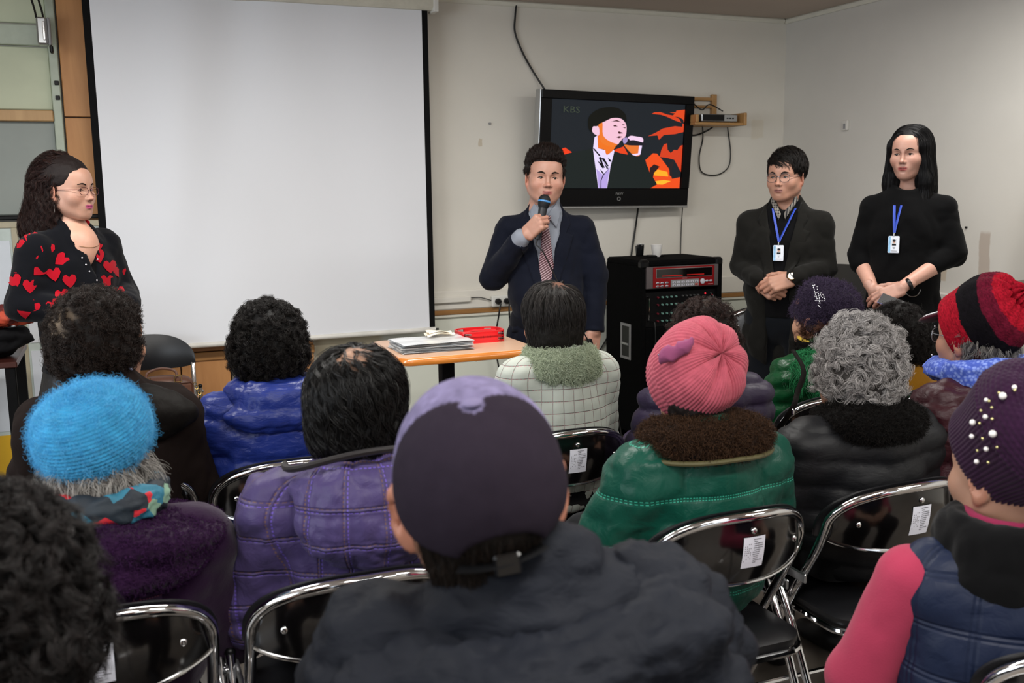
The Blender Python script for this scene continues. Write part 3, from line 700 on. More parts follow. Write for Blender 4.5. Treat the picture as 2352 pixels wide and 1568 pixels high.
CH = [  # x, y, rot, label
 (1.225, 2.745, 0, 'chrome folding chair with a white sticker behind the woman in the pale quilted jacket'),
 (1.255, 1.935, 0, 'chrome folding chair with white sticker behind the woman in the pink hat'),
 (1.742, 1.945, 0, 'chrome folding chair with white sticker under the grey-haired woman'),
 (.391, 1.93, 0, 'chrome folding chair with a white sticker behind the woman in the lilac quilted coat'),
 (-.075, 1.955, 0, 'chrome folding chair with a sticker behind the woman in the blue crocheted beret'),
 (2.215, 1.92, 0, 'chrome folding chair of the woman in the maroon coat, at the right edge'),
 (-.04, 2.79, .0, 'chrome folding chair behind the woman in the dark brown coat, seen over the plum coat'),
 (.405, 2.77, 0, 'chrome folding chair behind the woman in the bright blue puffer coat'),
 (1.745, 2.74, 0, 'chrome folding chair behind the woman in the dim purple puffer coat'),
 (2.27, 2.80, 0, 'chrome folding chair of the woman in the green fur-trimmed puffer coat'),
 (2.78, 2.80, 0, 'chrome folding chair behind the woman in the mustard coat'),
 (.42, 1.10, 0, 'chrome folding chair under the man in the dark cap'),
 (1.50, 1.12, -.45, 'chrome folding chair under the woman in the pearl-studded hat'),
 (-.14, 1.02, 0, 'chrome folding chair in the bottom left corner, under the blurred curly-haired person')]
ch0 = make_chair(); ch1 = copy_tree(ch0)
for k_ in list(ch1.children):
    if k_.name.startswith('rear_panel'): k_.data = k_.data.copy(); k_.data.materials[0] = M('mirror_steel', 'c4c7ca', .3, .9, var=0)
for i, (x, y, r, lb) in enumerate(CH):
    o = ch0 if i == 0 else copy_tree(ch0); o.location = (x, y, 0); o.rotation_euler = (0, 0, r); T(o, lb, 'chair', 'folding chairs of the audience')
ch1.location = (3.19, 4.42, 0); ch1.scale = (1.1, 1, 1.1); ch1.rotation_euler = (0, 0, -.1); T(ch1, 'folding chair with mirror-bright steel back beside the karaoke cabinet', 'chair')
ch2 = copy_tree(ch0); ch2.location = (.13, 4.93, 0); ch2.rotation_euler = (0, 0, PI-.05); T(ch2, 'black padded folding chair facing the room below the screen, with a brown handbag on it', 'chair')
# ------------------------------------------------------------------ karaoke cabinet
kc = empty('karaoke_cabinet', (3.03, 4.80, 0), 0, 'tall black carpeted karaoke cabinet with a red player and a knob mixer', 'speaker cabinet')
m_carpet = M('black_carpet', '0b0b0c', .9, var=.3, vs=60, spec=.05, bs=300, bstr=.5, bd=.001)
CW, CH_, CD = .27, 1.085, .44
m = MB(); m.box((-CW, .012, .03), (-CW+.03, CD, CH_-.03), .004); m.box((CW-.03, .012, .03), (CW, CD, CH_-.03), .004); m.box((-CW, .012, CH_-.04), (CW, CD, CH_), .012); m.box((-CW+.03, .06, .03), (CW-.03, CD, CH_-.04)); m.box((-CW, .012, .03), (CW, CD, .07), .004)
m.obj('body', m_carpet, kc)
MB().box((-CW+.03, .01, CH_-.075), (CW-.03, .07, CH_-.04), .003).obj('top_rail', m_carpet, kc)
MB().box((-CW+.03, .03, .70), (CW-.03, .07, .905), .003).obj('mixer_bay', m_black, kc)
MB().box((-CW+.03, .02, .10), (CW-.03, .06, .70), .004).obj('baffle', m_carpet, kc)
for x in (-CW, CW-.05):
    for z in (CH_-.045, .03):
        MB().box((x-.004+.0, .004, z-.004), (x+.054, .06, z+.05), .014).obj('corner_guard', m_black, kc)
MB().box((-.08, .25, CH_-.002), (.02, .3, CH_+.012), .005).obj('top_handle', m_black, kc)
m = MB()
for k in range(4): m.lathe([(.015, 0), (.015, .03)], 10, ((-.2, .2)[k % 2], (.06, CD-.05)[k//2], 0))
m.obj('feet', m_black, kc)
m = MB(); hx = -CW-.004
m.box((hx, .13, .50), (hx+.006, .25, .515)); m.box((hx, .13, .695), (hx+.006, .25, .71)); m.box((hx, .13, .515), (hx+.006, .147, .695)); m.box((hx, .233, .515), (hx+.006, .25, .695))
m.obj('handle_plate', m_grey, kc)
MB().box((hx+.002, .147, .515), (hx+.005, .233, .695)).obj('handle_recess', m_black, kc)
MB().tube([(hx-.001, .15, .59), (hx-.001, .23, .59)], .008, 8).obj('handle_bar', m_steel, kc, smooth=True)
# woofer with ring
MB().lathe([(.165, 0), (.185, .012), (.20, .006), (.20, 0)], 40, (0.0, .02, .45), R=rotx(PI/2), caps=False).obj('woofer_ring', m_black, kc, smooth=True)
MB().lathe([(.165, .004), (.12, -.006), (.05, -.03), (.04, -.02), (.0, -.014)], 36, (0.0, .02, .45), R=rotx(PI/2), caps=False).obj('woofer_cone', m_black, kc, smooth=True)
m = MB()
for k in range(40):
    a = k*2*PI/40; m.box((.19*math.cos(a)-.003, .006, .45+.19*math.sin(a)-.003), (.19*math.cos(a)+.003, .012, .45+.19*math.sin(a)+.003))
o = m.obj('grille_dots', m_grey, kc); o['kind'] = 'stuff'
# red player
m_red = M('red_metal', '8f0a12', .35, .3, var=.05)
kp = MB().box((-.245, .0, .925), (.235, .055, 1.05), .003).obj('player_chassis', M('player_grey', '6e6668', .4, .5), kc)
MB().box((-.205, -.004, .93), (.205, .0, 1.046), .002).obj('red_front', m_red, kp)
MB().box((-.187, -.007, .985), (.187, -.004, 1.038), .002).obj('display_frame', M('display_rim', 'b9a9a9', .3, .6), kp)
MB().box((-.184, -.009, .988), (.184, -.007, 1.035)).obj('display_glass', M('display_glass', '0a0506', .1, var=0, coat=.5), kp)
m = MB(); m.box((-.15, -.0095, .994), (-.015, -.009, .999)); m.box((.015, -.0095, .995), (.13, -.009, 1.0)); m.obj('lit_bar', em('red_led', 'b01812', .8), kp)
MB().box((-.09, -.007, .931), (.097, -.004, .972), .003).obj('keypad', m_grey, kp)
m_btn = M('button_white', 'c9c9d4', .4, var=0); m_dig = M('button_print', '2b2b33', .6, var=0)
lab = [['1', '2', '3', '4', '5', ''], ['6', '7', '8', '9', '0', '']]
for r_ in range(2):
    for c_ in range(6):
        x = -.08+.030*c_; z = .9575-.017*r_
        b = MB().box((x, -.009, z-.005), (x+.021, -.007, z+.006), .002).obj('button', M('button_red', 'c8635a', .4) if (r_, c_) == (1, 5) else m_btn, kp)
        d = [(x+.011, z)] if c_ < 5 else [(x+.006, z), (x+.013, z)]
        mm = MB(); [mm.box((u-.0022, -.0095, w-.003), (u+.0022, -.009, w+.003)) for u, w in d]; mm.obj('digit', m_dig, b)
    for c_ in range(3):
        x = -.188+.030*c_; z = .957-.018*r_
        b = MB().ball((x+.011, -.006, z), (.012, .004, .0055), 10).obj('button', m_btn, kp, smooth=True)
        MB().box((x+.003, -.0105, z-.0015), (x+.019, -.0098, z+.0015)).obj('digit', m_dig, b)
MB().lathe([(.015, 0), (.015, .006), (.010, .008)], 20, (.122, -.004, .956), R=rotx(PI/2)).obj('dial', m_btn, kp, smooth=True)
for x in (.152, .178): MB().ball((x, -.006, .957), (.012, .004, .0055), 10).obj('button', m_btn, kp, smooth=True)
mm = MB(); mm.box((.16, -.0045, .936), (.195, -.004, .9395)); mm.box((-.012, -.0045, .977), (.02, -.004, .980)); mm.obj('print', M('print_pink', 'c9898b', .6), kp)
# mixer knobs
m_kg = M('knob_green', '6f9a90', .4, var=0); m_kr = M('knob_red', '6a1626', .4, var=0)
for r_ in range(4):
    z = .872-.043*r_-(.008 if r_ > 1 else 0)
    for c_ in range(5):
        x = -.155+.030*c_
        MB().lathe([(.0055, 0), (.005, .012), (.0, .012)], 10, (x, .03, z), R=rotx(PI/2)).obj('knob', m_kr if c_ == 0 else m_kg, kc, smooth=True)
for c_ in range(5): MB().lathe([(.0045, 0), (.004, .012)], 8, (.01+.026*c_, .03, .874), R=rotx(PI/2)).obj('knob', m_steel, kc, smooth=True)
for r_ in range(1, 4):
    for c_ in range(4): MB().lathe([(.0055, 0), (.005, .012)], 8, (.01+.03*c_, .03, .872-.043*r_-(.008 if r_ > 1 else 0)), R=rotx(PI/2)).obj('knob', m_kg, kc, smooth=True)
MB().ball((.165, .028, .880), (.005, .004, .004), 8).obj('red_lamp', em('led_red', 'ff2a3a', 3), kc, smooth=True)
for x in (-.222, .205): MB().tube([(x, .03, .735), (x, .01, .745), (x, .006, .81), (x, .01, .87), (x, .03, .88)], .004, 8).obj('rack_handle', m_chrome, kc, smooth=True)
MB().tube(spline([(-.185, .03, .735), (-.185, .005, .72), (-.19, -.01, .6), (-.215, -.012, .45), (-.22, -.01, .2), (-.22, -.03, .006)]), .0035, 8).obj('cord', m_rubber, kc, smooth=True)
# cups
p = pl(1468, 586, 2, CH_+.002); Yc = 4.95
cu = empty('steel_cup', (2.905+.02, 4.98, CH_+.001), 0, 'dark steel tumbler with bright rim on top of the karaoke cabinet', 'cup')
p = pl(1469, 587, 2, CH_+.001); cu.location = (p[0], min(max(p[1], 4.9), 5.2), CH_+.001)
m = MB(); m.lathe([(.021, 0), (.023, .004), (.028, .06)], 24); m.obj('cup_wall', M('dark_steel', '4a4c50', .2, .9, var=0), cu, smooth=True)
m = MB(); m.lathe([(.028, .060), (.0295, .064), (.0295, .070), (.027, .070), (.026, .05)], 24, caps=False); m.obj('rim', m_chrome, cu, smooth=True)
pc = empty('paper_cup', (0, 0, 0), 0, 'white paper cup on top of the karaoke cabinet', 'cup')
p = pl(1508, 589, 2, CH_+.001); pc.location = (p[0], p[1], CH_+.001)
m_pap = M('paper_white', 'efeeec', .6, var=.02)
MB().lathe([(.0, .004), (.024, .004), (.0245, 0), (.0255, .001), (.0335, .068), (.0325, .068), (.025, .006)], 28, caps=False).obj('cup_wall', m_pap, pc, smooth=True)
MB().tube([(.0335*math.cos(a), .0335*math.sin(a), .069) for a in np.arange(28)*2*PI/28], .0018, 6, closed=True).obj('rim', m_pap, pc, smooth=True)
# ------------------------------------------------------------------ lecture table with papers and tambourine
TZ = .82
tb = empty('lecture_table', (1.36, 4.11, 0), 0, 'small beige-topped table with rounded orange wooden edge on a black column', 'table')
m_lam = M('laminate_beige', 'd0ab90', .35, var=.05, vs=5); m_edge = wood('edge_orange', 'c97c33', 'b96d28', .25, (.2, .2, 1), .5)
c1, c2, c3 = pl(932, 822, 2, TZ), pl(880, 790, 2, TZ), pl(1230, 800, 2, TZ)
def rrect(x0, y0, x1, y1, r, z, n=5):
    P = []
    for cx, cy, a0 in ((x1-r, y1-r, 0), (x0+r, y1-r, 90), (x0+r, y0+r, 180), (x1-r, y0+r, 270)):
        P += [(cx+r*math.cos(math.radians(a0+90*k/n)), cy+r*math.sin(math.radians(a0+90*k/n)), z) for k in range(n+1)]
    return P
TX0, TX1, TY0, TY1 = c1[0]-1.36-.03, 1.675-1.36, c1[1]-4.11-.03, c1[1]-4.11+.50
m = MB(); V = []; lv = [(.012, TZ-.034), (0, TZ-.030), (-.004, TZ-.018), (0, TZ-.006), (.008, TZ)]
for d, z in lv: V += rrect(TX0+d, TY0+d, TX1-d, TY1-d, .055-d*.5, z)
n = 24; m.add(V, [(j*n+i, j*n+(i+1) % n, (j+1)*n+(i+1) % n, (j+1)*n+i) for j in range(4) for i in range(n)]+[tuple(range(n))[::-1]]); m.obj('table_edge', m_edge, tb, smooth=True)
m = MB(); V = rrect(TX0+.008, TY0+.008, TX1-.008, TY1-.008, .05, TZ)+rrect(TX0+.009, TY0+.009, TX1-.009, TY1-.009, .05, TZ+.001)+rrect(TX0+.009, TY0+.009, TX1-.009, TY1-.009, .05, TZ-.03)
m.add(V, [(i, (i+1) % n, (i+1) % n+n, i+n) for i in range(n)]+[tuple(range(n, 2*n)), tuple(range(2*n, 3*n))[::-1]]); m.obj('table_top', m_lam, tb)
MB().box((-.03, -.02, .03), (.03, .04, TZ-.035), .004).obj('column', m_blackm, tb)
for s in (-1, 1): MB().box((-.24, s*.2-.02, 0), (.24, s*.2+.02, .03), .005).obj('foot', m_blackm, tb)
MB().box((-.03, -.2, .005), (.03, .2, .03), .003).obj('foot_bar', m_blackm, tb)
MB().box((-.10, -.22, TZ-.047), (-.09, -.19, TZ-.034)).obj('clip', m_woodd, tb); MB().lathe([(.006, 0), (.004, -.02)], 8, (.06, -.22, TZ-.035)).obj('hook', m_black, tb)
ps_c = pl(990, 790, 2, TZ+.02)
m_sleeve = M('plastic_sleeves', 'e4e7ea', .2, var=.08, vs=25, coat=.5)
rr = random.Random(5)
for k in range(12):
    a = (rr.random()-.5)*.12; w, d = .155+rr.random()*.006, .105+rr.random()*.005
    m = MB(); z = TZ+.0015+k*.0033
    def sh_(u, v, t):
        x = (u-.5)*2*w; y = (v-.5)*2*d; q_ = rotz(a)@np.array([x, y, 0]); return np.array([ps_c[0], ps_c[1], z+t+.0012*math.sin(u*9+k*1.7)*abs(v-.5)*2+.0012*math.sin(v*11+k)*abs(u-.5)*2+ .001])+q_
    m.grid(lambda u, v: sh_(u, v, .0012), 12, 10); m.grid(lambda u, v: sh_(1-u, v, 0), 12, 10)
    o = m.obj('document_sleeve', m_sleeve if k % 3 else m_pap, None, smooth=False)
    T(o, ['top sheet', 'bottom sheet'][k == 0]+' of the pile of glossy document sleeves on the table' if k in (0, 11) else 'glossy clear document sleeve inside the pile on the table', 'document', 'pile of document sleeves')
nk = pl(1010, 768, 2, TZ+.05)
m = MB()
def nf(u, v): return np.array([nk[0]+(u-.5)*.13, nk[1]+(v-.5)*.07+.02*u, TZ+.047+.012*abs(math.sin(u*3.4+v*1.2))*(1-.4*v)+.004*math.sin(v*9)])
m.grid(nf, 14, 8); m.grid(lambda u, v: nf(1-u, v)-(0, 0, .0015), 14, 8); m.grid(lambda u, v: nf(u*.8, v*.8)+(0.01, .01, .010*(1-u)+.002), 12, 6)
T(m.obj('paper_napkin', M('napkin_cream', 'f0e4cf', .7, var=.04), smooth=False), 'crumpled cream napkin lying on the pile of document sleeves', 'napkin')
tm_c = pl(1110, 786, 2, TZ); tm = empty('tambourine', (tm_c[0], tm_c[1]+.05, TZ+.001), 0, 'red plastic half-round tambourine with steel jingles standing on the table', 'tambourine')
m_rp = M('red_plastic', 'd61820', .3, var=.04, coat=.2)
RW, RD_, RH = .108, .075, .052
def ring(a): return np.array([RW*math.copysign(abs(math.cos(a))**.55, math.cos(a)), RD_*math.copysign(abs(math.sin(a))**.55, math.sin(a)), 0])
slots = [PI*1.5-.62, PI*1.5+.62, PI*.5-.5, PI*.5+.5]
m = MB(); NA = 96
aa = [i*2*PI/NA for i in range(NA)]
for (z0, z1) in ((0, .009), (.023, .031), (.045, RH)):
    V = []
    for (s_, z) in ((1, z0), (1, z1), (.93, z1), (.93, z0)): V += [ring(a)*s_+(0, 0, z) for a in aa]
    m.add(V, [(j*NA+i, j*NA+(i+1) % NA, ((j+1) % 4)*NA+(i+1) % NA, ((j+1) % 4)*NA+i) for j in range(4) for i in range(NA)])
for i in range(NA):
    a = (aa[i]+aa[(i+1) % NA])/2
    if min(abs(a-s_) for s_ in slots) > .22:
        p, q_ = ring(aa[i]), ring(aa[(i+1) % NA])
        for s_ in (1, .93): m.add([p*s_+(0, 0, .008), q_*s_+(0, 0, .008), q_*s_+(0, 0, .046), p*s_+(0, 0, .046)], [(0, 1, 2, 3)])
m.obj('frame', m_rp, tm)
MB().tube([(-RW*.75, -.01, .040), (-.02, .01, .046), (RW*.7, -.01, .044)], .007, 8).obj('grip', m_rp, tm, smooth=True)
for s_ in slots:
    for z in (.016, .038):
        p = ring(s_)*.97
        for dz in (-.0022, .0022): MB().lathe([(.001, .0015), (.012, .0), (.018, .001), (.012, .0008), (.001, .0025)], 16, (p[0], p[1], z+dz), caps=False).obj('jingle', m_steel, tm, smooth=True)
m = MB()
for k in range(5):
    x = -.022+k*.011; 
    for (dx, dz, w, h) in ((0, .012, .004, .001), (0.002, .008, .001, .006), (0, .005, .005, .001)):
        m.box((x+dx, -RD_-.0006, .03+dz-.012), (x+dx+w, -RD_-.0001, .03+dz-.012+h)) if k != 2 else 0
m.obj('marker_writing', M('marker_ink', '5c0d10', .6), tm)
# ------------------------------------------------------------------ handbag on the padded chair
hb = empty('handbag', (.17, 4.84, .483), .1, 'brown leather handbag with gold buckles and chain on the padded folding chair', 'handbag')
m_lea = M('brown_leather', '5d3a2a', .45, var=.15, vs=12, bs=120, bstr=.3, bd=.0008); m_gold = M('gold_metal', 'b59a5e', .25, 1, var=0)
S = SDF().B((0, 0, .075), (.15, .055, .07), .045, 0).E((0, -.01, .12), (.13, .045, .04), .03)
V, Q = surf(S, (-.2, -.12, -.02), (.2, .12, .2), .008); V[:, 2] = np.maximum(V[:, 2], 0); newmesh('body', V, Q, m_lea, hb)
MB().box((-.14, -.066, .03), (.14, -.052, .125), .012).obj('flap', m_lea, hb)
for x in (-.07, .07):
    MB().box((x-.012, -.071, .02), (x+.012, -.064, .15), .004).obj('strap', m_lea, hb)
    MB().tube([(x-.016, -.073, .135), (x+.016, -.073, .135), (x+.016, -.073, .165), (x-.016, -.073, .165)], .003, 6, closed=True).obj('buckle', m_gold, hb)
MB().tube(spline([(-.07, -.06, .15), (-.06, -.05, .185), (0, -.04, .20), (.06, -.05, .185), (.07, -.06, .15)]), .006, 8).obj('handle', m_lea, hb, smooth=True)
for k in range(9): MB().tube([(.15+.006*k+.008*math.cos(a), -.05+.003*math.sin(a)*(k % 2), .11-.014*k+.010*math.sin(a)) for a in np.arange(8)*PI/4], .0018, 5, closed=True).obj('chain_link', m_gold, hb, smooth=True)
# ------------------------------------------------------------------ things along the right wall
pi_ = empty('digital_piano', (3.95, 4.3, 0), 0, 'dark digital piano along the right wall behind the standing man', 'piano')
m_pd = M('piano_dark', '141310', .35, var=.1)
MB().box((-.17, -.72, .62), (.17, .72, .70), .01).obj('key_bed', m_pd, pi_); MB().box((.02, -.72, .70), (.17, .72, .80), .02).obj('top_panel', m_pd, pi_)
MB().box((-.17, -.74, .0), (.15, -.70, .76), .01).obj('side_panel', m_pd, pi_); MB().box((-.17, .70, .0), (.15, .74, .76), .01).obj('side_panel', m_pd, pi_)
m_key = M('old_keys', '8d8578', .4)
for k in range(40): MB().box((-.165, -.69+k*.0345, .70), (.015, -.69+k*.0345+.033, .715), .002).obj('key', m_key, pi_)
MB().box((.13, -.70, .1), (.15, .70, .62), .005).obj('back_panel', m_pd, pi_)
oc = empty('office_chair', (3.62, 4.02, 0), 0, 'dark curved-back chair standing between the two lanyard wearers', 'chair')
p = pl(1935, 612, 1, 4.15); oc.location = (p[0]-.06, 4.0, 0); oc.rotation_euler = (0, 0, -.25)
m = MB(); H0 = p[2]
m.grid(lambda u, v: np.array([(u-.5)*.44, .16-.10*(1-(2*u-1)**2)*-.5, H0-.34+.33*v+.02*math.sin(PI*u)]), 16, 8); m.grid(lambda u, v: np.array([(.5-u)*.44, .185-.10*(1-(2*u-1)**2)*-.5, H0-.34+.33*v+.02*math.sin(PI*u)]), 16, 8)
m.grid(lambda u, v: np.array([(u-.5)*.44, .16+.025*v-.10*(1-(2*u-1)**2)*-.5, H0-.01+.02*math.sin(PI*u)]), 16, 2)
m.obj('backrest', M('chair_dark', '1c1a18', .5, var=.1), oc, smooth=True)
MB().box((-.22, -.25, .42), (.22, .18, .47), .02).obj('seat', m_vinyl, oc)
for x in (-.19, .19):
    MB().tube([(x, -.22, 0), (x, -.2, .43)], .012, 8).obj('leg', m_steel, oc, smooth=True); MB().tube([(x, .2, 0), (x, .19, .43), (x, .19, H0-.2)], .012, 8).obj('leg', m_steel, oc, smooth=True)
cy = empty('cymbal_stand', (3.9, 3.25, 0), 0, 'cymbal on its stand at the right edge of the picture', 'cymbal')
p = pl(2340, 648, 0, 3.95); cy.location = (3.95, p[1]-.17, 0); cz = p[2]
MB().lathe([(.20, 0), (.12, .018), (.04, .03), (.03, .05), (.0, .055)], 40, (0, 0, cz), caps=False).obj('cymbal', M('bronze', '6a5a44', .35, .9, var=.1), cy, smooth=True)
MB().tube([(0, 0, .35), (0, 0, cz+.10)], .008, 8).obj('rod', m_black, cy, smooth=True)
MB().ball((0, 0, cz+.14), (.022, .022, .04), 10).obj('felt', m_white, cy, smooth=True)
for k in range(3):
    a = k*2*PI/3+.4; MB().tube([(0, 0, .5), (.14*math.cos(a), .14*math.sin(a), .01)], .008, 8).obj('leg', m_steel, cy, smooth=True)
# ------------------------------------------------------------------ desk, coat and scarf at the left edge
dk = empty('side_desk', (-.70, 4.75, 0), 0, 'dark red-brown desk edge at the left side behind the heart cardigan woman', 'desk')
dz = pl(20, 832, 1, 4.52)[2]
MB().box((-.5, -.23, dz-.025), (.30, .3, dz), .004).obj('desk_top', M('desk_redbrown', '43201a', .35), dk)
for x in (-.47, .27):
    for y in (-.2, .27): MB().box((x-.02, y-.02, 0), (x+.02, y+.02, dz-.025), .003).obj('leg', m_blackm, dk)
S = SDF().E((-.12, 0, .06), (.28, .18, .09), .05).E((.1, -.04, .08), (.16, .12, .07), .05).E((-.25, .05, .10), (.2, .14, .1), .05)
V, Q = surf(S, (-.5, -.3, -.1), (.4, .3, .3), .012); N_ = gradn(S, V); V = V+N_*(fbm(V*(1, 1, 2.2), 13, 3)*.016)[:, None]; V[:, 2] = np.maximum(V[:, 2], .0)
o = newmesh('black_coat', V+(-.60, 4.72, dz+.001), Q, M('black_cloth', '101012', .8, var=.2)); T(o, 'folded black coat lying on the desk at the left edge', 'coat')
S = SDF().E((-.10, -.02, .0), (.20, .10, .05), .04).E((.08, -.04, .02), (.12, .08, .045), .04)
V, Q = surf(S, (-.4, -.25, -.1), (.3, .2, .2), .008); N_ = gradn(S, V); V = V+N_*(fbm(V*(1, 1, 2.5), 22, 3, 4)*.016)[:, None]
def scarf_mat():
    k = NT('red_scarf'); v = k.coord(); f = k.ramp(k.noise(v, 16, 3, .5, 1), .45, .55); k.base(k.mix(f, srgb('b8452a'), srgb('5a1a18'))); k.set(Roughness=.7); return k.m
o = newmesh('red_scarf', V+(-.50, 4.66, dz+.175), Q, scarf_mat()); T(o, 'orange-red patterned scarf lying on the black coat at left', 'scarf')
# ------------------------------------------------------------------ people: heads, hands, hair
def skin_mat(name, rough=.5):
    k = NT(name); a = k.n('ShaderNodeAttribute'); a.attribute_name = 'Col'
    v = k.coord(); f = k.ramp(k.noise(v, 35, 4, .6), .3, .7)
    k.base(k.mix(f, k.mix(1., a.outputs[0], (.93, .88, .86), 'MULTIPLY'), a.outputs[0])); k.set(Roughness=rough)
    k.b.inputs['Subsurface Weight'].default_value = .12; k.b.inputs['Subsurface Radius'].default_value = (.02, .008, .004); k.b.inputs['Subsurface Scale'].default_value = .3
    k.bump(k.noise(v, 260, 3, .6), .12, .0006); return k.m
m_skin = skin_mat('skin')
m_eye = M('eye_white', 'a89a92', .25, var=0); m_iris = M('iris', '120b08', .1, var=0, coat=.5)
m_brow = M('brow_hair', '1b1512', .8, var=.2)
def head_sdf(ear=1., w=1., jaw=1., cheek=1., nose=1., eye_open=.0045, smile=0., fem=False, eye_z=0., brow=1.):
    S = SDF()
    S.E((0, -.018, .030), (.077*w, .094, .086), 0)
    S.E((0, .020, -.020), (.0665*w, .066, .084), .04)
    S.E((0, .030, -.062), (.050*w*jaw, .050, .048), .035)
    for s in (-1, 1):
        S.C((s*.052*w*jaw, .000, -.055), (s*.022*jaw, .060, -.096), .019, .015, .03)
        S.E((s*.040*w, .058, -.030), (.025*cheek, .024, .024), .03)
        S.C((s*.014, .082, .019), (s*.046*w, .066, .017), .0095*brow, .007, .018)
    S.E((0, .070, -.100), (.019*jaw, .015, .014), .025)
    S.E((0, .050, .050), (.052*w, .038, .036), .04)
    # nose
    S.C((0, .0885, .008), (0, .099*1.0, -.030), .0052, .0075*nose, .014)
    S.E((0, .1035+.002*nose, -.034), (.0098*nose, .0095, .0080), .008)
    for s in (-1, 1): S.E((s*.0118*nose, .0945, -.0375), (.0068*nose, .0085, .0062), .006)
    for s in (-1, 1): S.sub(ell, ((s*.0062, .100, -.0445), (.0034, .006, .0034)), .003)
    # mouth mound and lips
    S.E((0, .076, -.066), (.031, .018, .023), .018)
    mz = -.0655
    for s in (-1, 1):
        S.C((0, .0945, mz+.0030), (s*.021, .0845, mz+.0012+.003*smile), .0042, .0022, .004)
        S.C((0, .0930, mz-.0050), (s*.017, .0845, mz-.0030+.003*smile), .0048, .0026, .004)
        S.sub(cap, ((0, .0985, mz-.0006), (s*.024, .0865, mz+.0006+.0035*smile), .0012, .0010), .0015)
    S.sub(ell, ((0, .0965, -.082), (.013, .006, .004)), .008)
    # eyes: sockets, lids with slit
    for s in (-1, 1):
        S.sub(ell, ((s*.031*w, .092, -.001+eye_z), (.017, .0085, .010)), .014)
        lid = (s*.031*w, .0688, -.002+eye_z)
        S.E(lid, (.0158, .0142, .0125), .006)
        S.sub(ell, ((s*.031*w, .0845, -.0025+eye_z), (.0125, .006, eye_open)), .0015)
        S.sub(cap, ((s*.019*w, .0815, .0042+eye_z), (s*.044*w, .0755, .0045+eye_z), .0007, .0007), .0015)
    # ears
    for s in (-1, 1):
        R = rotz(-s*(.45+.5*(ear-1)))@rotx(-.15)
        S.E((s*(.0775*w+.003+.018*(ear-1)), -.008, -.012), (.0065, .019*ear, .031*ear), .006, R)
        S.E((s*(.0775*w+.001), -.002, -.038), (.006, .010, .011), .006)
        S.sub(ell, ((s*(.0775*w+.010+.02*(ear-1)), -.004, -.009), (.006, .0105, .019), R), .003)
    # neck
    nr = .050 if fem else .058
    S.C((0, -.020, -.04), (0, -.045, -.19), nr, nr*1.08, .03)
    S.C((0, -.03, -.17), (0, -.04, -.24), nr*1.1, nr*1.5, .05)
    return S
def skin_cols(V, base, lip='b56a62', blush=.25, beard=0., lipz=1.):
    b = np.array(srgb(base))*.80; C = np.tile(b, (len(V), 1))
    x, y, z = V.T
    def g(cx, cy, cz, rx, rz): return np.exp(-(((np.abs(x)-cx)/rx)**2+((z-cz)/rz)**2))*(y > cy)
    red = np.array([1.06, .80, .76]); C *= 1+(red-1)*(blush*g(.042, .03, -.035, .022, .02)+blush*1.2*g(0, .085, -.036, .012, .012))[:, None]
    # ears redder
    C *= 1+(np.array([1.05, .82, .78])-1)*((np.abs(x) > .078)*.8)[:, None]
    L = np.array(srgb(lip))*.8; m = np.exp(-((x/.0215)**4+((z+.0668)/.0082)**4))*(y > .08); m = np.clip(m*2-.3, 0, 1)
    C = C*(1-m[:, None])+L*m[:, None]
    ml = np.exp(-((x/.022)**6+((z+.0660)/.0016)**2))*(y > .075); C *= (1-.75*ml)[:, None]
    nz = g(.0062, .09, -.0445, .004, .0028); C *= (1-.6*nz)[:, None]
    if beard: C *= (1-beard*np.clip(np.exp(-((z+.085)/.035)**2)*(y > .0), 0, 1))[:, None]
    return C
def head_mesh(S, col, h=.0028, **kw):
    V, Q = surf(S, (-.10, -.125, -.24), (.10, .125, .13), h); return V, Q, skin_cols(V, col, **kw)
def hand_sdf(curl=(.5, .5, .5, .5), thumb=.4, spread=.03, side=1, s=1., thumb_in=0.):
    """wrist at origin, fingers +Y, palm facing -Z, thumb on +X*side"""
    S = SDF(); q = side
    S.C((0, -.035, 0), (0, .0, 0), .024*s, .022*s, 0)
    S.B((-.002*q, .045*s, -.001), (.036*s, .045*s, .0125*s), .0115*s, .02)
    S.E((.020*q*s, .022*s, -.009*s), (.016*s, .028*s, .012*s), .014)
    base = [(.028, .088, .0098, .043), (.0095, .094, .0100, .048), (-.009, .090, .0095, .044), (-.0265, .081, .0083, .034)]
    for i, (bx_, by, r, L) in enumerate(base):
        c = curl[i]; p = np.array([bx_*q*s, by*s, .001]); d = np.array([spread*(1.5-i)*q, 1, 0.]); d = norm(d); a = 0
        S.C((bx_*q*s*.8, .04*s, .0), tuple(p), r*s*1.0, r*s*1.05, .010)
        for k, (seg, cc) in enumerate(((L, c*1.15), (L*.62, c*1.35), (L*.50, c*.9))):
            a += cc; dd = np.array([d[0]*math.cos(a), d[1]*math.cos(a), -math.sin(a)]); e = p+dd*seg*s
            S.C(tuple(p), tuple(e), r*s*(1-.08*k), r*s*(.93-.08*k), .0028 if k else .006); p = e
    p = np.array([.022*q*s, .008*s, -.006*s]); ang = .75-thumb*.5
    d = norm([math.sin(ang)*q, math.cos(ang), -.25-.9*thumb_in])
    for k, (seg, r) in enumerate(((.044, .0125), (.032, .0105), (.027, .0095))):
        e = p+d*seg*s; S.C(tuple(p), tuple(e), r*s*1.05, r*s*.95, .006); p = e
        d = norm(rotz(q*thumb*.55)@d+np.array([0, 0, -thumb_in*.35]))
    return S
def hand_cols(V, base):
    b = np.array(srgb(base))*.80; C = np.tile(b, (len(V), 1)); k = np.clip((V[:, 1]-.09)/.09, 0, 1)
    return C*(1+(np.array([1.05, .88, .86])-1)*k[:, None])
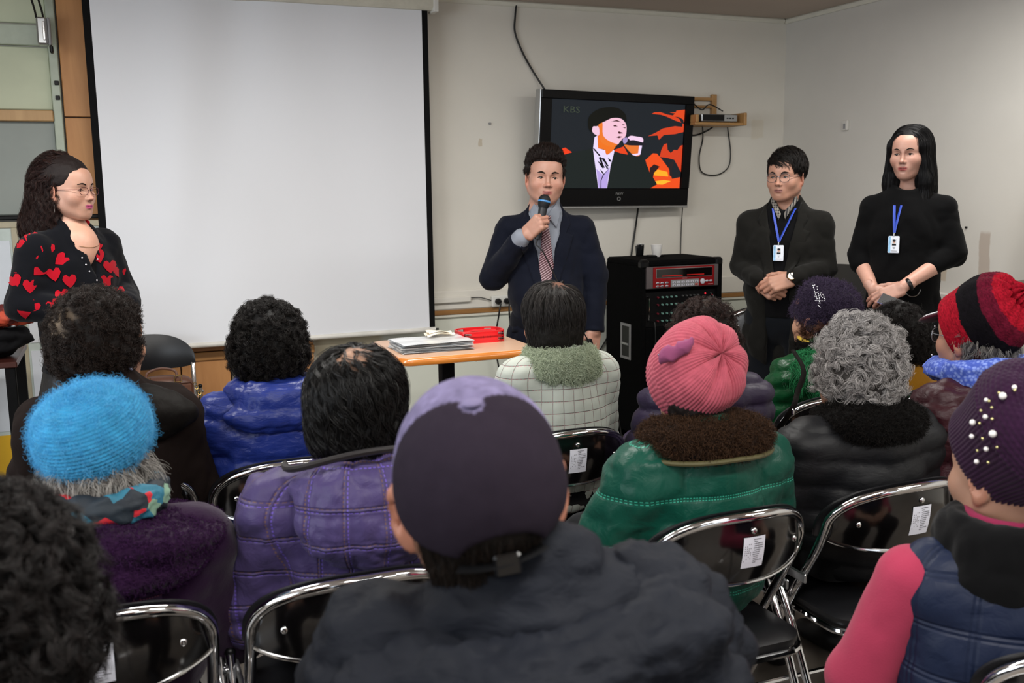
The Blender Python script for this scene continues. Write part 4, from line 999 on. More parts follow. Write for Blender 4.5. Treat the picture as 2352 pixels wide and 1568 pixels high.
def hand_mesh(M3, t, col, h=.003, **kw):
    S = hand_sdf(**kw); V, Q = surf(S, (-.09, -.09, -.13), (.09, .22, .04), h)
    C = hand_cols(V, col); return V@np.asarray(M3).T+np.array(t), Q, C
def joinm(parts):
    """joins the pieces of one body; each piece is stitched to the first by a quad hidden under the clothes"""
    V, Q, C, o, br = [], [], [], 0, []
    V0, Q0 = parts[0][0], parts[0][1]
    for i, (v, q, c) in enumerate(parts):
        if i:
            st = V0[::max(1, len(V0)//700)]; vs = v[::max(1, len(v)//900)]; D = ((st[:, None]-vs[None])**2).sum(2); a_, b_ = np.unravel_index(D.argmin(), D.shape)
            k0 = np.argmin(((V0[Q0].mean(1)-st[a_])**2).sum(1)); k1 = np.argmin(((v[q].mean(1)-vs[b_])**2).sum(1))
            br.append([Q0[k0, 0], Q0[k0, 1], q[k1, 1]+o, q[k1, 0]+o])
        V.append(v); Q.append(q+o); C.append(c); o += len(v)
    if br: Q.append(np.array(br))
    return np.concatenate(V), np.concatenate(Q), np.concatenate(C)
def core_mesh(S, lo, hi, B, col, h=.014):
    V, Q = surf(S, lo, hi, h); return V@np.asarray(B).T, Q, np.tile(np.array(srgb(col))*.8, (len(V), 1))
# hair material: colour varies per strand
def hair_mat(name, a, b, rough=.42, spec=.4):
    if name in _m: return _m[name]
    k = NT(name); hi = k.n('ShaderNodeHairInfo'); k.base(k.mix(hi.outputs['Random'], srgb(a), srgb(b))); k.set(Roughness=rough)
    k.b.inputs['Specular IOR Level'].default_value = spec*.45; _m[name] = k.m; return k.m
def pick(V, Q, n, sel=None):
    """random points + face normals on a quad mesh"""
    a = V[Q[:, 1]]-V[Q[:, 0]]; b = V[Q[:, 3]]-V[Q[:, 0]]; nn = np.cross(a, b); A = np.linalg.norm(nn, axis=1)
    cen = V[Q].mean(1); ok = np.ones(len(Q), bool) if sel is None else sel(cen)
    w = A*ok; w = w/w.sum(); i = rng.choice(len(Q), n, p=w); u, v = rng.random(n)[:, None], rng.random(n)[:, None]
    P = V[Q[i, 0]]+a[i]*u+b[i]*v; N = nn[i]/(A[i][:, None]+1e-12); return P, N
def locks(P, N, length, npts=10, curl_r=.006, turns=2., flow=None, jit=.5, clump=20, spread=.003, grav=.3, lift=.5):
    """hair in locks: each root P grows `clump` strands around a helical guide"""
    n = len(P); t = np.linspace(0, 1, npts)[None, :, None]
    r = rng.normal(size=(n, 3)); T_ = r-N*(r*N).sum(1)[:, None]; T_ /= np.linalg.norm(T_, axis=1)[:, None]
    if flow is not None:
        fl = flow(P, N); fl = fl/(np.linalg.norm(fl, axis=1)[:, None]+1e-9); T_ = fl*(1-jit)+T_*jit; T_ /= np.linalg.norm(T_, axis=1)[:, None]
    L = length*(.6+.8*rng.random(n))[:, None, None]
    d0 = N*lift+T_*(1-lift*.5); d0 /= np.linalg.norm(d0, axis=1)[:, None]
    g = np.array([0, 0, -1.])*grav
    pos = P[:, None]+L*(t*d0[:, None]+.5*t*t*(g[None, None]-N[:, None]*lift*.8))
    ax = d0; e1 = np.cross(ax, rng.normal(size=(n, 3))); e1 /= np.linalg.norm(e1, axis=1)[:, None]; e2 = np.cross(ax, e1)
    ph = rng.random(n)[:, None, None]*6.28; w = 2*PI*turns*t*(.7+.6*rng.random(n))[:, None, None]+ph
    G = pos+curl_r*np.minimum(1, t*3)*(e1[:, None]*np.cos(w)+e2[:, None]*np.sin(w))
    off = rng.normal(size=(n, clump, 1, 3))*spread; fr = rng.normal(size=(n, clump, 1, 3))*spread*1.2*t[None]
    S = G[:, None]+off*(.6+.4*np.sin(t[None]*PI))+fr
    return S.reshape(-1, npts, 3)
def xf(P, R, t, s=1.): return (np.asarray(P)*s)@np.asarray(R).T+np.asarray(t)
HT = {}
def get_head(key, **kw):
    if key not in HT: HT[key] = head_mesh(head_sdf(**kw.pop('shape', {})), **kw)
    return HT[key]
def eyes(par, R, t, s=1., w=1., look=0., brow=None, ez=0., S=None, bz=0.):
    FR = ((0, .16, 0), (1, 0, 0), (0, 0, 1), (0, -1, 0))
    for sd in (-1, 1):
        c = np.array([sd*.031*w, .0690, -.0022+ez])
        e = MB().ball(tuple(c), (.0135, .0125, .0115), 16).obj('eye', m_eye, par, smooth=True, M4=(R*s, t))
        MB().ball(tuple(c+(look*.0040, .0094, -.0002)), (.0068, .0046, .0068), 14).obj('iris', m_iris, e, smooth=True, M4=(R*s, t))
        z0 = -.0025+ez
        uv = [(q[0], q[2]) for q in spline([(sd*.0185*w, 0, z0-.0010), (sd*.025*w, 0, z0+.0040), (sd*.033*w, 0, z0+.0046), (sd*.0445*w, 0, z0+.0005)], 5)]
        V = project(S, uv, FR, .0002); MB().tube(V, .0013, 5).obj('eyelashes', m_brow, par, smooth=True, M4=(R*s, t))
        if brow:
            uv = [(q[0], q[2]+bz) for q in spline([(sd*.015*w, 0, .0175), (sd*.030*w, 0, .0235), (sd*.048*w, 0, .0195)], 7)]
            V = project(S, uv, FR, .0002); n = len(V); rr = (.0030*np.sin(np.linspace(.6, 2.95, n))+.0004)*brow
            MB().tube(V, rr, 8).obj('eyebrow', m_brow, par, smooth=True, M4=(R*s, t))

def comb(S, P, N, steps, step, flow, off=(.001, .010), jit=.12, clump=12, spread=.002, wave=0., wl=.04):
    """strands that follow the surface S; guides + clumps"""
    n = len(P); rv = rng.normal(size=(n, 3)); L = (.75+.5*rng.random(n))[:, None]; o1 = (off[0]+(off[1]-off[0])*rng.random(n)); ph = rng.random(n)*6.28
    p = P.copy(); out = [p.copy()]
    for i in range(steps-1):
        g = gradn(S, p); d = flow(p.copy(), g); d = d/(np.linalg.norm(d, axis=1)[:, None]+1e-9)+jit*rv
        if wave: d = d+wave*np.cross(g, d)*np.sin(ph+i*step/wl*6.28)[:, None]
        d /= np.linalg.norm(d, axis=1)[:, None]+1e-9
        p = p+d*step*L; v = S(p.astype(np.float32)); t = min(1, (i+1)/3); p = p-g*((v-o1*t)*.8)[:, None]; out.append(p.copy())
    G = np.stack(out, 1); t = np.linspace(0, 1, steps)[None, None, :, None]
    off_ = rng.normal(size=(n, clump, 1, 3))*spread; fr = rng.normal(size=(n, clump, 1, 3))*spread*.8*t
    return (G[:, None]+off_*(.5+.5*np.sin(t*PI))+fr).reshape(-1, steps, 3)
def comb_hair(P_, S, V, Q, par, mat, n, sel=None, rad=.0004, spot=None, name='hair_strands', **kw):
    P, N = pick(V, Q, n, sel)
    if spot is not None:
        keep = (np.linalg.norm(P-np.array(spot[0]), axis=1)/spot[1]+.4*rng.random(len(P))) > spot[4]; P, N = P[keep], N[keep]
    G = comb(S, P-N*.002, N, **kw); return curves(name, xf(G, P_['R'], P_['t'], P_['s']), rad, mat, par)
# ------------------------------------------------------------------ seated audience
def torus(P, c, ax, ay, r, rz=None, R=None):
    p = P-np.asarray(c, np.float32)
    if R is not None: p = p@np.asarray(R, np.float32)
    a = np.arctan2(p[:, 1]/ay, p[:, 0]/ax); q = np.stack([ax*np.cos(a), ay*np.sin(a)], 1)
    d = np.linalg.norm(p[:, :2]-q, axis=1); rz = rz or r
    return (np.sqrt((d/r)**2+(p[:, 2]/rz)**2)-1)*min(r, rz)
SPK = np.array([1.92, 4.25])
def dim(c): f = min(.85, .42+.55*max(c)); return tuple(q*f for q in c)
def cloth(name, col, rough=.75, sheen=.2, bs=160, bstr=.25, bd=.0008, coat=0., wr=0., stretch=(1, 1, 1), var=.12, vs=5):
    """fabric: fine weave bump over soft creases"""
    if name in _m: return _m[name]
    k = NT(name); v = k.coord('Object', stretch); c = dim(srgb(col))
    f = k.ramp(k.noise(v, vs, 4, .6), .3, .7); k.base(k.mix(f, [q*(1-var) for q in c], [min(1, q*(1+var)) for q in c]))
    k.set(Roughness=rough); k.b.inputs['Sheen Weight'].default_value = sheen; k.b.inputs['Coat Weight'].default_value = coat; k.b.inputs['Coat Roughness'].default_value = .35; k.b.inputs['Specular IOR Level'].default_value = .08 if rough > .6 else .30
    k.b.inputs['Sheen Weight'].default_value = sheen*.35
    pr = None
    if wr: pr = k.bump(k.noise(v, 22, 4, .55, .6), wr, .006)
    if bs: k.bump(k.noise(v, bs, 3, .6), bstr, bd, pr)
    _m[name] = k.m; return k.m
def stitched(name, col, pu, pv, sc1, sc2, rough=.5, dash=.006, w=.0012, depth=.5, sheen=.1, second=.35, wr=.4):
    """quilted cloth: stitch lines on the UV grid (metres)"""
    k = NT(name); uv = k.n('ShaderNodeUVMap').outputs[0]; s = k.n('ShaderNodeSeparateXYZ', i0=uv); c = dim(srgb(col)); v = k.coord()
    b = k.mix(k.ramp(k.noise(v, 5, 4), .3, .7), [q*.88 for q in c], [q*1.1 for q in c]); H = 0
    for (A, B_, p, cc) in ((0, 1, pu, sc1), (1, 0, pv, sc2)):
        if not p: continue
        for off, cl in ((0, cc), (second, sc1 if cc == sc2 else sc2)):
            u = k.math('ABSOLUTE', k.math('SUBTRACT', k.math('FRACT', k.math('ADD', k.math('DIVIDE', s.outputs[A], p), .5+off)), .5))
            line = k.math('LESS_THAN', u, w/p); d = k.math('LESS_THAN', k.math('FRACT', k.math('DIVIDE', s.outputs[B_], dash)), .6)
            b = k.mix(k.math('MULTIPLY', k.math('MULTIPLY', line, d), .75), b, srgb(cl))
            H = k.math('ADD', H, k.ramp(u, 0, .05))
    k.base(b); k.set(Roughness=rough); k.b.inputs['Sheen Weight'].default_value = sheen*.3; k.b.inputs['Specular IOR Level'].default_value = .2
    pr = k.bump(k.noise(v, 26, 4, .55, .8), wr, .006)
    k.bump(H, depth, .002, pr); _m[name] = k.m; return k.m
def seat_sdf(hz, sw=.155, p=.0, lean=0., back=0., arm=.0, w=1., low=.50, sh=.0):
    S = SDF()
    S.E((0, -.050+lean*.5, hz-.42), ((.150+p)*w, .105+p*.6, .20), 0)
    S.E((0, -.070-back, hz-.34), ((.135+p)*w, .072+p*.6, .13), .06)
    S.E((0, -.045, low+.13), ((.160+p*.5)*w, .118+p*.3, .17), .06)
    for q in (-1, 1): S.C((0, -.055, hz-.225+sh), (q*sw*.95, -.048, hz-.268+sh), .066+p*.8, .054+p*.8, .05)
    S.C((0, -.05, hz-.25), (0, -.045, hz-.175), .075+p, .062+p*.6, .05)
    for s in (-1, 1):
        e = (s*(sw+.040+arm+p*.4), .015, hz-.49); h = (s*.11, .23, .63)
        S.C((s*sw, -.045, hz-.258+sh), e, .056+p*.8, .050+p*.8, .045); S.C(e, h, .048+p*.8, .036+p*.6, .02)
    S.sub(lambda P: P[:, 2]-low, (), .01)
    return S
def uvcyl(V, R_=.17):
    a = np.arctan2(V[:, 0], -(V[:, 1]+.0)); return np.stack([a*R_, V[:, 2]], 1)
def D_baffle(pitch, amp, tilt=0., ph=0., wav=.01):
    def f(V, N):
        uv = uvcyl(V); z = uv[:, 1]+tilt*np.abs(uv[:, 0])+wav*vnoise(V*(1, 1, .3), 9, 5)+ph
        return amp*(np.abs(np.sin(PI*z/pitch))**.55-.75)
    return f
def D_grid(pu, pv, amp, diag=False, ph=0.):
    def f(V, N):
        uv = uvcyl(V); u, v = uv.T
        if diag: u, v = (u+v*.8)*.78, (u-v*.8)*.78
        return amp*((np.abs(np.sin(PI*u/pu))**.5)*(np.abs(np.sin(PI*(v+ph)/pv))**.5)-.7)
    return f
def D_wr(amp, s=14, seed=1, st=(1, 1, 1)):
    def f(V, N):
        n = fbm(V*st, s, 3, seed); return amp*(np.abs(n)*1.6-.6)
    return f
def garment(name, S, lo, hi, h, mat, par, disp=(), R=np.eye(3), vcol=None, uv=True, **props):
    V, Q = surf(S, lo, hi, h)
    if disp:
        N = gradn(S, V); d = sum(f(V, N) for f in disp); V2 = V+N*np.asarray(d)[:, None]
    else: V2 = V
    c = vcol(V) if vcol is not None else None
    return newmesh(name, V2@np.asarray(R).T, Q, mat, par, True, col=c, uvs=uvcyl(V) if uv else None, **props)
m_trous = cloth('dark_trousers', '17181c', .8); m_shoe = M('shoe_black', '111113', .5, var=.1)
def legs(par, hz, R, mt=None):
    for nm, lst in (('trousers', 1), ('shoe', 0)):
        if lst:
            S = SDF()
            for s in (-1, 1):
                S.C((s*.085, -.03, .565), (s*.10, .36, .545), .083, .068, 0 if s < 0 else .02); S.C((s*.10, .36, .54), (s*.10, .40, .10), .064, .046, .03)
            S.E((0, -.04, .58), (.16, .12, .10), .04)
            garment('trousers', S, (-.22, -.2, .04), (.22, .46, .72), .016, mt or m_trous, par, R=R, uv=False)
        else:
            for s in (-1, 1):
                S = SDF().E((s*.10, .41, .045), (.045, .07, .045), 0).E((s*.105, .49, .032), (.045, .075, .032), .03).sub(lambda P: P[:, 2]-.002, ())
                garment('shoe', S, (s*.10-.06, .3, -.02), (s*.10+.06, .6, .12), .011, m_shoe, par, R=R, uv=False)
DARK = 'ab7d66'
def base_person(px_, py_, d, label, yaw=None, pitch=0., roll=0., s=1., baz=0., skin='b98a70', hands=True, shape=None, key='w', hi=False, up=.07, boff=(0, 0)):
    C0 = W(px_, py_, d)+np.array([boff[0], boff[1], 0]); p = empty('person', (C0[0], C0[1], 0), 0, label, 'person', 'seated audience')
    az = math.atan2(SPK[0]-C0[0], SPK[1]-C0[1]) if yaw is None else math.radians(yaw)
    R = rotz(-az)@roty(math.radians(roll))@rotx(math.radians(pitch)); hz = C0[2]; t = np.array([-boff[0], -boff[1], hz])
    H = get_head(key+skin+str(hi), shape=dict(fem=(key == 'w'), **(shape or {})), col=skin, h=.0036 if hi else .0043)
    B = rotz(-math.radians(baz)); gz = hz+up
    K = SDF().E((0, -.045, gz-.42), (.125, .085, .20), 0).E((0, -.04, .62), (.14, .10, .14), .06).C((0, -.05, gz-.28), tuple(B.T@(t+R@np.array([0, -.03, -.12]))), .055, .045, .04)
    for q in (-1, 1):
        K.C((0, -.05, gz-.27), (q*.13, -.045, gz-.29), .045, .04, .03); K.C((q*.14, -.045, gz-.29), (q*.17, .015, gz-.49), .038, .034, .02); K.C((q*.17, .015, gz-.49), (q*.106, .225, .632), .033, .024, .01)
        K.C((q*.085, -.03, .565), (q*.10, .36, .545), .066, .052, .02); K.C((q*.10, .36, .54), (q*.10, .40, .10), .048, .034, .02); K.E((q*.10, .44, .04), (.026, .07, .022), .02)
    parts = [core_mesh(K, (-.25, -.2, .0), (.25, .58, gz-.04), B, skin), (xf(H[0], R, t, s), H[1], H[2])]
    if hands:
        for sd in (-1, 1):
            Rm = B@rotz(sd*.9)@rotx(-.15)
            parts.append(hand_mesh(Rm, B@np.array([sd*.105, .235, .625]), skin, h=.0075, curl=(.35, .4, .45, .5), side=-sd))
    V, Q, C = joinm(parts); newmesh('body', V, Q, m_skin, p, col=C)
    return dict(p=p, R=R, t=t, hz=hz+up, B=B, s=s, C0=C0, az=az)
def hshell(P_, S, hcol, name='hair', h=.005, disp=.004, seed=1, spot=None, ds=45, rough=.6):
    """hair volume in head coordinates; returns V (head coords), Q"""
    V, Q = surf(S, (-.17, -.19, -.24), (.17, .16, .17), h); N = gradn(S, V); V = V+N*(disp*fbm(V, ds, 3, seed))[:, None]
    c = np.tile(np.array(srgb(hcol)), (len(V), 1))
    if spot is not None:
        sc, sr, scol, am = spot[:4]; d = np.linalg.norm((V-np.array(sc)), axis=1)/sr+.35*vnoise(V, 60, 3)+.2*vnoise(V, 160, 5); m = np.clip(1.3-d, 0, 1)[:, None]*am; c = c*(1-m)+np.array(srgb(scol))*m
    o = newmesh(name, xf(V, P_['R'], P_['t'], P_['s']), Q, M('hair_shell', '101010', rough, var=.3, vs=60, bs=220, bstr=.6, bd=.002, vcol=True, spec=.2), P_['p'], True, col=c)
    return V, Q, o
def hstr(P_, V, Q, par, mat, n, sel=None, name='hair_strands', rad=.0004, spot=None, **kw):
    P, N = pick(V, Q, n, sel)
    if spot is not None:
        keep = (np.linalg.norm(P-np.array(spot[0]), axis=1)/spot[1]+.4*rng.random(len(P))) > spot[4] if len(spot) > 4 else np.ones(len(P), bool)
        P, N = P[keep], N[keep]
    G = locks(P-N*.004, N, **kw); return curves(name, xf(G, P_['R'], P_['t'], P_['s']), rad, mat, par)
def perm_sdf(w=1., d=1., h=1., low=-.085, front=.055, back=1.):
    S = SDF().E((0, -.025, .045), (.100*w, .112*d, .096*h), 0).E((0, -.055*back, -.015), (.096*w, .085*d, .085), .04)
    for s in (-1, 1): S.E((s*.075*w, -.02, -.01), (.032, .055, .05), .03)
    S.sub(lambda P: np.maximum(front-P[:, 1], P[:, 2]-.068), (), .02)          # open face
    S.sub(lambda P: P[:, 2]-low-.35*np.maximum(P[:, 1]+.02, 0), (), .02)
    S.sub(ell, ((0, .10, -.03), (.062, .06, .085)), .015)
    return S
def flow_down(crown=(0, -.03, .12), swirl=.25):
    c = np.array(crown)
    def f(P, N):
        d = P-c; d[:, 2] -= .03; d = d+swirl*np.cross(np.array([0, 0, 1.]), d); return d-N*(d*N).sum(1)[:, None]
    return f
def fur(par, V, Q, mat, n, length, name='fur', sel=None, rad=.0005, R=np.eye(3), t=(0, 0, 0), **kw):
    n = n*3; a = dict(npts=5, curl_r=.002, turns=.6, clump=4, spread=.003, grav=.25, lift=1.3, jit=.6); a.update(kw); a['clump'] = max(3, a['clump']//3)
    P, N = pick(V, Q, n, sel); G = locks(P, N, length, **a)
    return curves(name, (G@np.asarray(R).T+np.asarray(t)), rad, mat, par)
def hat(P_, name, mat, rimc, axis, up, prof, nu=200, nv=90, disp=None, squash=(1, 1), slouch=None, label=None, vcol=None, uv=True):
    """knitted hat: profile (r, height) from rim to crown about `axis`, in head coordinates"""
    Z = norm(axis); X = norm(np.cross(up, Z)); Y = np.cross(Z, X); M3 = np.stack([X, Y, Z], 1)
    pr = spline([(r, 0, z) for r, z in prof], 12); cum = np.r_[0, np.cumsum(np.linalg.norm(np.diff(pr, axis=0), axis=1))]; L = cum[-1]; cum /= L
    vv = np.linspace(0, 1, nv); rr = np.interp(vv, cum, pr[:, 0]); zz = np.interp(vv, cum, pr[:, 2])
    A, Vv = np.meshgrid(np.arange(nu)*2*PI/nu, vv); r_ = np.maximum(rr[:, None], .0008); z_ = zz[:, None]+0*A
    dn = np.gradient(zz), -np.gradient(rr); nl = np.hypot(*dn); nr, nz = (dn[0]/nl)[:, None], (dn[1]/nl)[:, None]
    D = disp(A, Vv, L) if disp else 0
    r2 = r_+D*nr*np.minimum(1, r_/.004); z2 = z_+D*nz
    P = np.stack([r2*np.cos(A)*squash[0], r2*np.sin(A)*squash[1], z2], -1)
    if slouch is not None: P = P+np.array(slouch)*(Vv**1.6)[..., None]
    P = P.reshape(-1, 3); i, j = np.meshgrid(np.arange(nu), np.arange(nv-1)); i = i.ravel(); j = j.ravel()
    Q = np.stack([j*nu+i, j*nu+(i+1) % nu, (j+1)*nu+(i+1) % nu, (j+1)*nu+i], 1)
    H = P@M3.T+np.array(rimc)
    c = vcol(A.ravel(), Vv.ravel()) if vcol else None
    uvs = np.stack([A.ravel()/(2*PI), Vv.ravel()*L/.4], 1)
    o = newmesh(name, xf(H, P_['R'], P_['t'], P_['s']), Q, mat, P_['p'], True, col=c, uvs=uvs)
    if label: o['label'] = label
    return o, H, Q
def knit(row, cnt, amp, ribs=0, ribamp=0., rv=1., folds=0, foldamp=0., fpow=2., twist=0.):
    def f(A, V, L):
        n = L/row; ph = np.floor(V*n); u = A*cnt/(2*PI)+twist*V*n
        d = amp*np.abs(np.sin(PI*V*n))*(.55+.45*np.abs(np.sin(PI*u+PI*.5*(ph % 2))))
        if ribs: d = d+ribamp*np.abs(np.sin(A*ribs/2))*np.where(V < rv, 1, 0)
        if folds: d = d+foldamp*(V**fpow)*(np.abs(np.sin(A*folds/2+.4*np.sin(A*3)))-.6)
        return d
    return f
ONLY = None
# --- 1 woman in dark brown coat
P1 = base_person(240, 785, 2.5, 'seated woman with frizzy dark hair, sparkling earring and dark brown coat, left', yaw=48, s=1.0)
S = perm_sdf(1.0, .98, .98, low=-.095, front=.05); sp1 = ((-.005, -.118, .062), .036, 'a08a72', .8, .75)
V, Q, o = hshell(P1, S, '17110e', spot=sp1, seed=2); hm1 = hair_mat('hair_darkbrown', '15100d', '2c201a')
hstr(P1, V, Q, o, hm1, 1500, length=.024, curl_r=.004, turns=1.4, clump=12, spread=.003, lift=.9, jit=.8, spot=sp1, rad=.00045)
MB().ball((-.083*0+.084, -.002, -.050), .004, 8).ball((.086, -.002, -.064), .0065, 8).obj('earring', M('crystal', 'c8cbe8', .05, .7, var=0), P1['p'], smooth=True, M4=(P1['R'], P1['t']))
m_coat1 = cloth('brown_coat', '2a201d', .85, .0, bs=220, wr=.4); m_lth = cloth('dark_leather', '1e1a17', .62, .0, bs=140, bstr=.4, wr=.5)
S = seat_sdf(P1['hz'], .155, .012); garment('coat', S, (-.38, -.32, .47), (.38, .35, P1['hz']-.08), .0095, m_coat1, P1['p'], (D_wr(.008, 9, 3),), P1['B'])
S = SDF().E((0, -.11, P1['hz']-.215), (.155, .085, .055), 0, rotx(.25)).E((.05, -.12, P1['hz']-.25), (.16, .07, .06), .04, rotx(.3)).sub(ell, ((0, -.035, P1['hz']-.17), (.085, .085, .07)), .02)
garment('hood', S, (-.24, -.26, P1['hz']-.36), (.26, .06, P1['hz']-.1), .008, m_lth, P1['p'], (D_wr(.006, 13, 5),), P1['B'])
legs(P1['p'], P1['hz'], P1['B'])
# --- 2 woman in blue puffer
P2 = base_person(622, 797, 2.78, 'seated woman with short black permed hair in a bright blue puffer coat', yaw=18, s=.95)
S = perm_sdf(.96, .96, .98, low=-.105, front=.045); V, Q, o = hshell(P2, S, '0c0b0b', seed=5)
hm2 = hair_mat('hair_black', '0b0a0a', '1f1a17')
hstr(P2, V, Q, o, hm2, 1300, length=.030, curl_r=.0065, turns=1.5, clump=12, spread=.0022, lift=.9, jit=.8, rad=.0005)
def puffer(name, col, rough=.42, wr=.55, sheen=0.): return cloth(name, col, rough, sheen, bs=90, bstr=.12, bd=.001, coat=.0, wr=wr, stretch=(1, 1, 2.2))
m_blue = puffer('blue_nylon', '2b3f98', .36, .7)
S = seat_sdf(P2['hz'], .155, .018); garment('coat', S, (-.38, -.32, .47), (.38, .35, P2['hz']-.08), .0085, m_blue, P2['p'], (D_baffle(.115, .020, .02, .03), D_wr(.006, 16, 3, (1, 1, 2))), P2['B'])
S = SDF().fn(lambda P: torus(P, (0, -.06, P2['hz']-.185), .105, .09, .034, .042), k=0).E((0, -.14, P2['hz']-.235), (.155, .06, .050), .03, rotx(.3))
garment('hood', S, (-.24, -.26, P2['hz']-.36), (.24, .12, P2['hz']-.08), .007, m_blue, P2['p'], (D_baffle(.055, .008, 0, .01), D_wr(.005, 20, 5)), P2['B'])
legs(P2['p'], P2['hz'], P2['B'])
# --- 3 woman in pale grey-green jacket
P3 = base_person(1268, 742, 3.05, 'seated woman with thinning dark hair and pale green fur collar in a light quilted jacket', yaw=12, s=1.0)
S = SDF().E((0, -.020, .045), (.090, .108, .086), 0).E((0, -.050, -.02), (.086, .078, .085), .04).sub(ell, ((0, .095, -.03), (.064, .06, .085)), .015).sub(lambda P: np.maximum(.04-P[:, 1], P[:, 2]-.05), (), .02).sub(lambda P: P[:, 2]+.12, (), .02).sub(lambda P: np.maximum(-.012-P[:, 1], P[:, 2]+.005), (), .01)
sp3 = ((.015, -.045, .125), .032, '8a5c48', .55, .5)
V, Q, o = hshell(P3, S, '16130f', seed=7, spot=sp3, disp=.002)
hm3 = hair_mat('hair_black_grey', '100e0d', '3a3634', .35)
SF3 = SDF().E((0, -.020, .045), (.090, .108, .086), 0).E((0, -.045, -.03), (.078, .068, .11), .04)
comb_hair(P3, SF3, V, Q, o, hm3, 700, steps=12, step=.011, flow=flow_down((.015, -.045, .125)), off=(.001, .007), jit=.10, clump=16, spread=.0022, wave=.25, spot=sp3, sel=lambda c: c[:, 2] > -.03)
m_q3 = stitched('pale_quilt', 'c2c8be', .036, .036, 'b98f90', 'b9a8a4', .8, .009, .0011, .8, .3, 0, wr=.15)
S = seat_sdf(P3['hz'], .140, .008, w=.98, sh=.03); garment('jacket', S, (-.38, -.32, .47), (.38, .35, P3['hz']-.08), .0085, m_q3, P3['p'], (D_grid(.036, .036, .0035), D_wr(.004, 8, 3)), P3['B'])
m_fur3 = cloth('sage_fur', '9ca78c', .95, .4, bs=120, bstr=.6, bd=.002)
S = SDF().fn(lambda P: torus(P, (0, -.055, P3['hz']-.178), .088, .082, .030, .042), k=0).E((0, -.12, P3['hz']-.20), (.10, .04, .045), .03)
V, Q = surf(S, (-.2, -.2, P3['hz']-.3), (.2, .1, P3['hz']-.08), .007); V = V+gradn(S, V)*(fbm(V, 40, 2)*.004)[:, None]; o = newmesh('fur_collar', V, Q, m_fur3, P3['p'])
fur(o, V, Q, hair_mat('fur_sage', '8b967e', 'b4bda6', .7, .1), 2600, .009, rad=.0005, clump=8)
legs(P3['p'], P3['hz'], P3['B'])
# --- 4 woman in dim purple puffer
P4 = base_person(1608, 782, 3.1, 'seated woman with wavy dark hair and purple puffer coat, before the karaoke cabinet', yaw=4, s=.98)
S = perm_sdf(.86, .92, .94, low=-.11, front=.045); sp4 = ((.0, -.055, .125), .020, '6b5546', .6, .4)
V, Q, o = hshell(P4, S, '17110f', seed=9, spot=sp4)
hstr(P4, V, Q, o, hair_mat('hair_brown', '130d0b', '3a2723'), 1100, length=.038, curl_r=.006, turns=1.2, clump=12, spread=.0025, lift=.45, jit=.5, flow=flow_down(), spot=sp4, rad=.00045)
m_p4 = puffer('purple_nylon', '3d3050', .5, .4)
S = seat_sdf(P4['hz'], .155, .025, arm=.02); garment('coat', S, (-.40, -.32, .47), (.40, .35, P4['hz']-.08), .009, m_p4, P4['p'], (D_baffle(.075, .016, .03, .0), D_wr(.005, 14, 3)), P4['B'])
legs(P4['p'], P4['hz'], P4['B'])
# --- 5 woman in green fur trimmed puffer and fuzzy purple hat
P5 = base_person(1885, 735, 3.55, 'seated woman in a fuzzy purple hat with a crystal bow and green fur-trimmed puffer coat', yaw=-18, s=1.02, hi=True, roll=0, skin='c0937a')
m_ang = cloth('angora_purple', '352b40', .95, .5, bs=140, bstr=.5, bd=.002)
def d5(A, V, L): return .004*np.sin(A*3+1)+.003*vnoise(np.stack([np.cos(A).ravel()*2, np.sin(A).ravel()*2, V.ravel()*3], 1), 2, 3).reshape(A.shape)
o, H, Q = hat(P5, 'hat', m_ang, (0, -.005, .020), (0.0, -.50, 1), (0, 1, 0), [(.096, -.034), (.106, -.026), (.104, -.005), (.100, .012), (.106, .04), (.108, .07), (.094, .098), (.06, .118), (.025, .124), (0, .123)], 120, 50, d5, (.84, .96), slouch=(0, -.03, 0))
fur(o, xf(H, P5['R'], P5['t'], P5['s']), Q, hair_mat('fur_angora', '2e2636', '4a3f56', .7, .1), 2200, .010, rad=.00035, clump=7, spread=.005)
m_cry = M('crystals', 'eeeef4', .15, .35, var=0, coat=.6)
def studs(par, fn, pts, r, mat, name, fl=.6, sep=False):
    m = MB()
    for q_ in pts:
        p, n = fn(*q_); m.ball(tuple(p), r, 6)
        if sep: pass
    ob = m.obj(name, mat, par, smooth=True); ob['kind'] = 'stuff' if len(pts) > 30 else ob.get('kind', 'thing'); return ob
Hw = xf(H, P5['R'], P5['t'], P5['s'])
cam5 = CAMP-np.array([P5['C0'][0], P5['C0'][1], 0])
def on_hat(Hw, par_loc, x, y, lift=.002):
    """nearest front point of the hat under a picture point"""
    g = ray(x, y); g = g/np.linalg.norm(g); o_ = CAMP-np.array([par_loc[0], par_loc[1], 0]); rel = Hw-o_; tt = rel@g; dist = np.linalg.norm(rel-tt[:, None]*g, axis=1)
    c = np.where(dist < .008)[0]
    if len(c) == 0: c = np.array([np.argmin(dist)])
    i = c[np.argmin(tt[c])]; return o_+g*(tt[i]-lift)
rb = random.Random(4); pts = []
for a, b, k in (((1866, 655), (1882, 700), 9), ((1876, 658), (1884, 700), 8), ((1866, 655), (1873, 653), 3), ((1876, 672), (1896, 688), 6), ((1872, 690), (1898, 690), 8), ((1878, 700), (1886, 706), 4), ((1870, 668), (1876, 690), 5), ((1885, 672), (1880, 690), 5), ((1890, 676), (1896, 690), 5), ((1872, 680), (1884, 695), 5), ((1866, 655), (1872, 668), 4)):
    for q_ in range(k): pts.append((a[0]+(b[0]-a[0])*q_/k+rb.random(), a[1]+(b[1]-a[1])*q_/k+rb.random()))
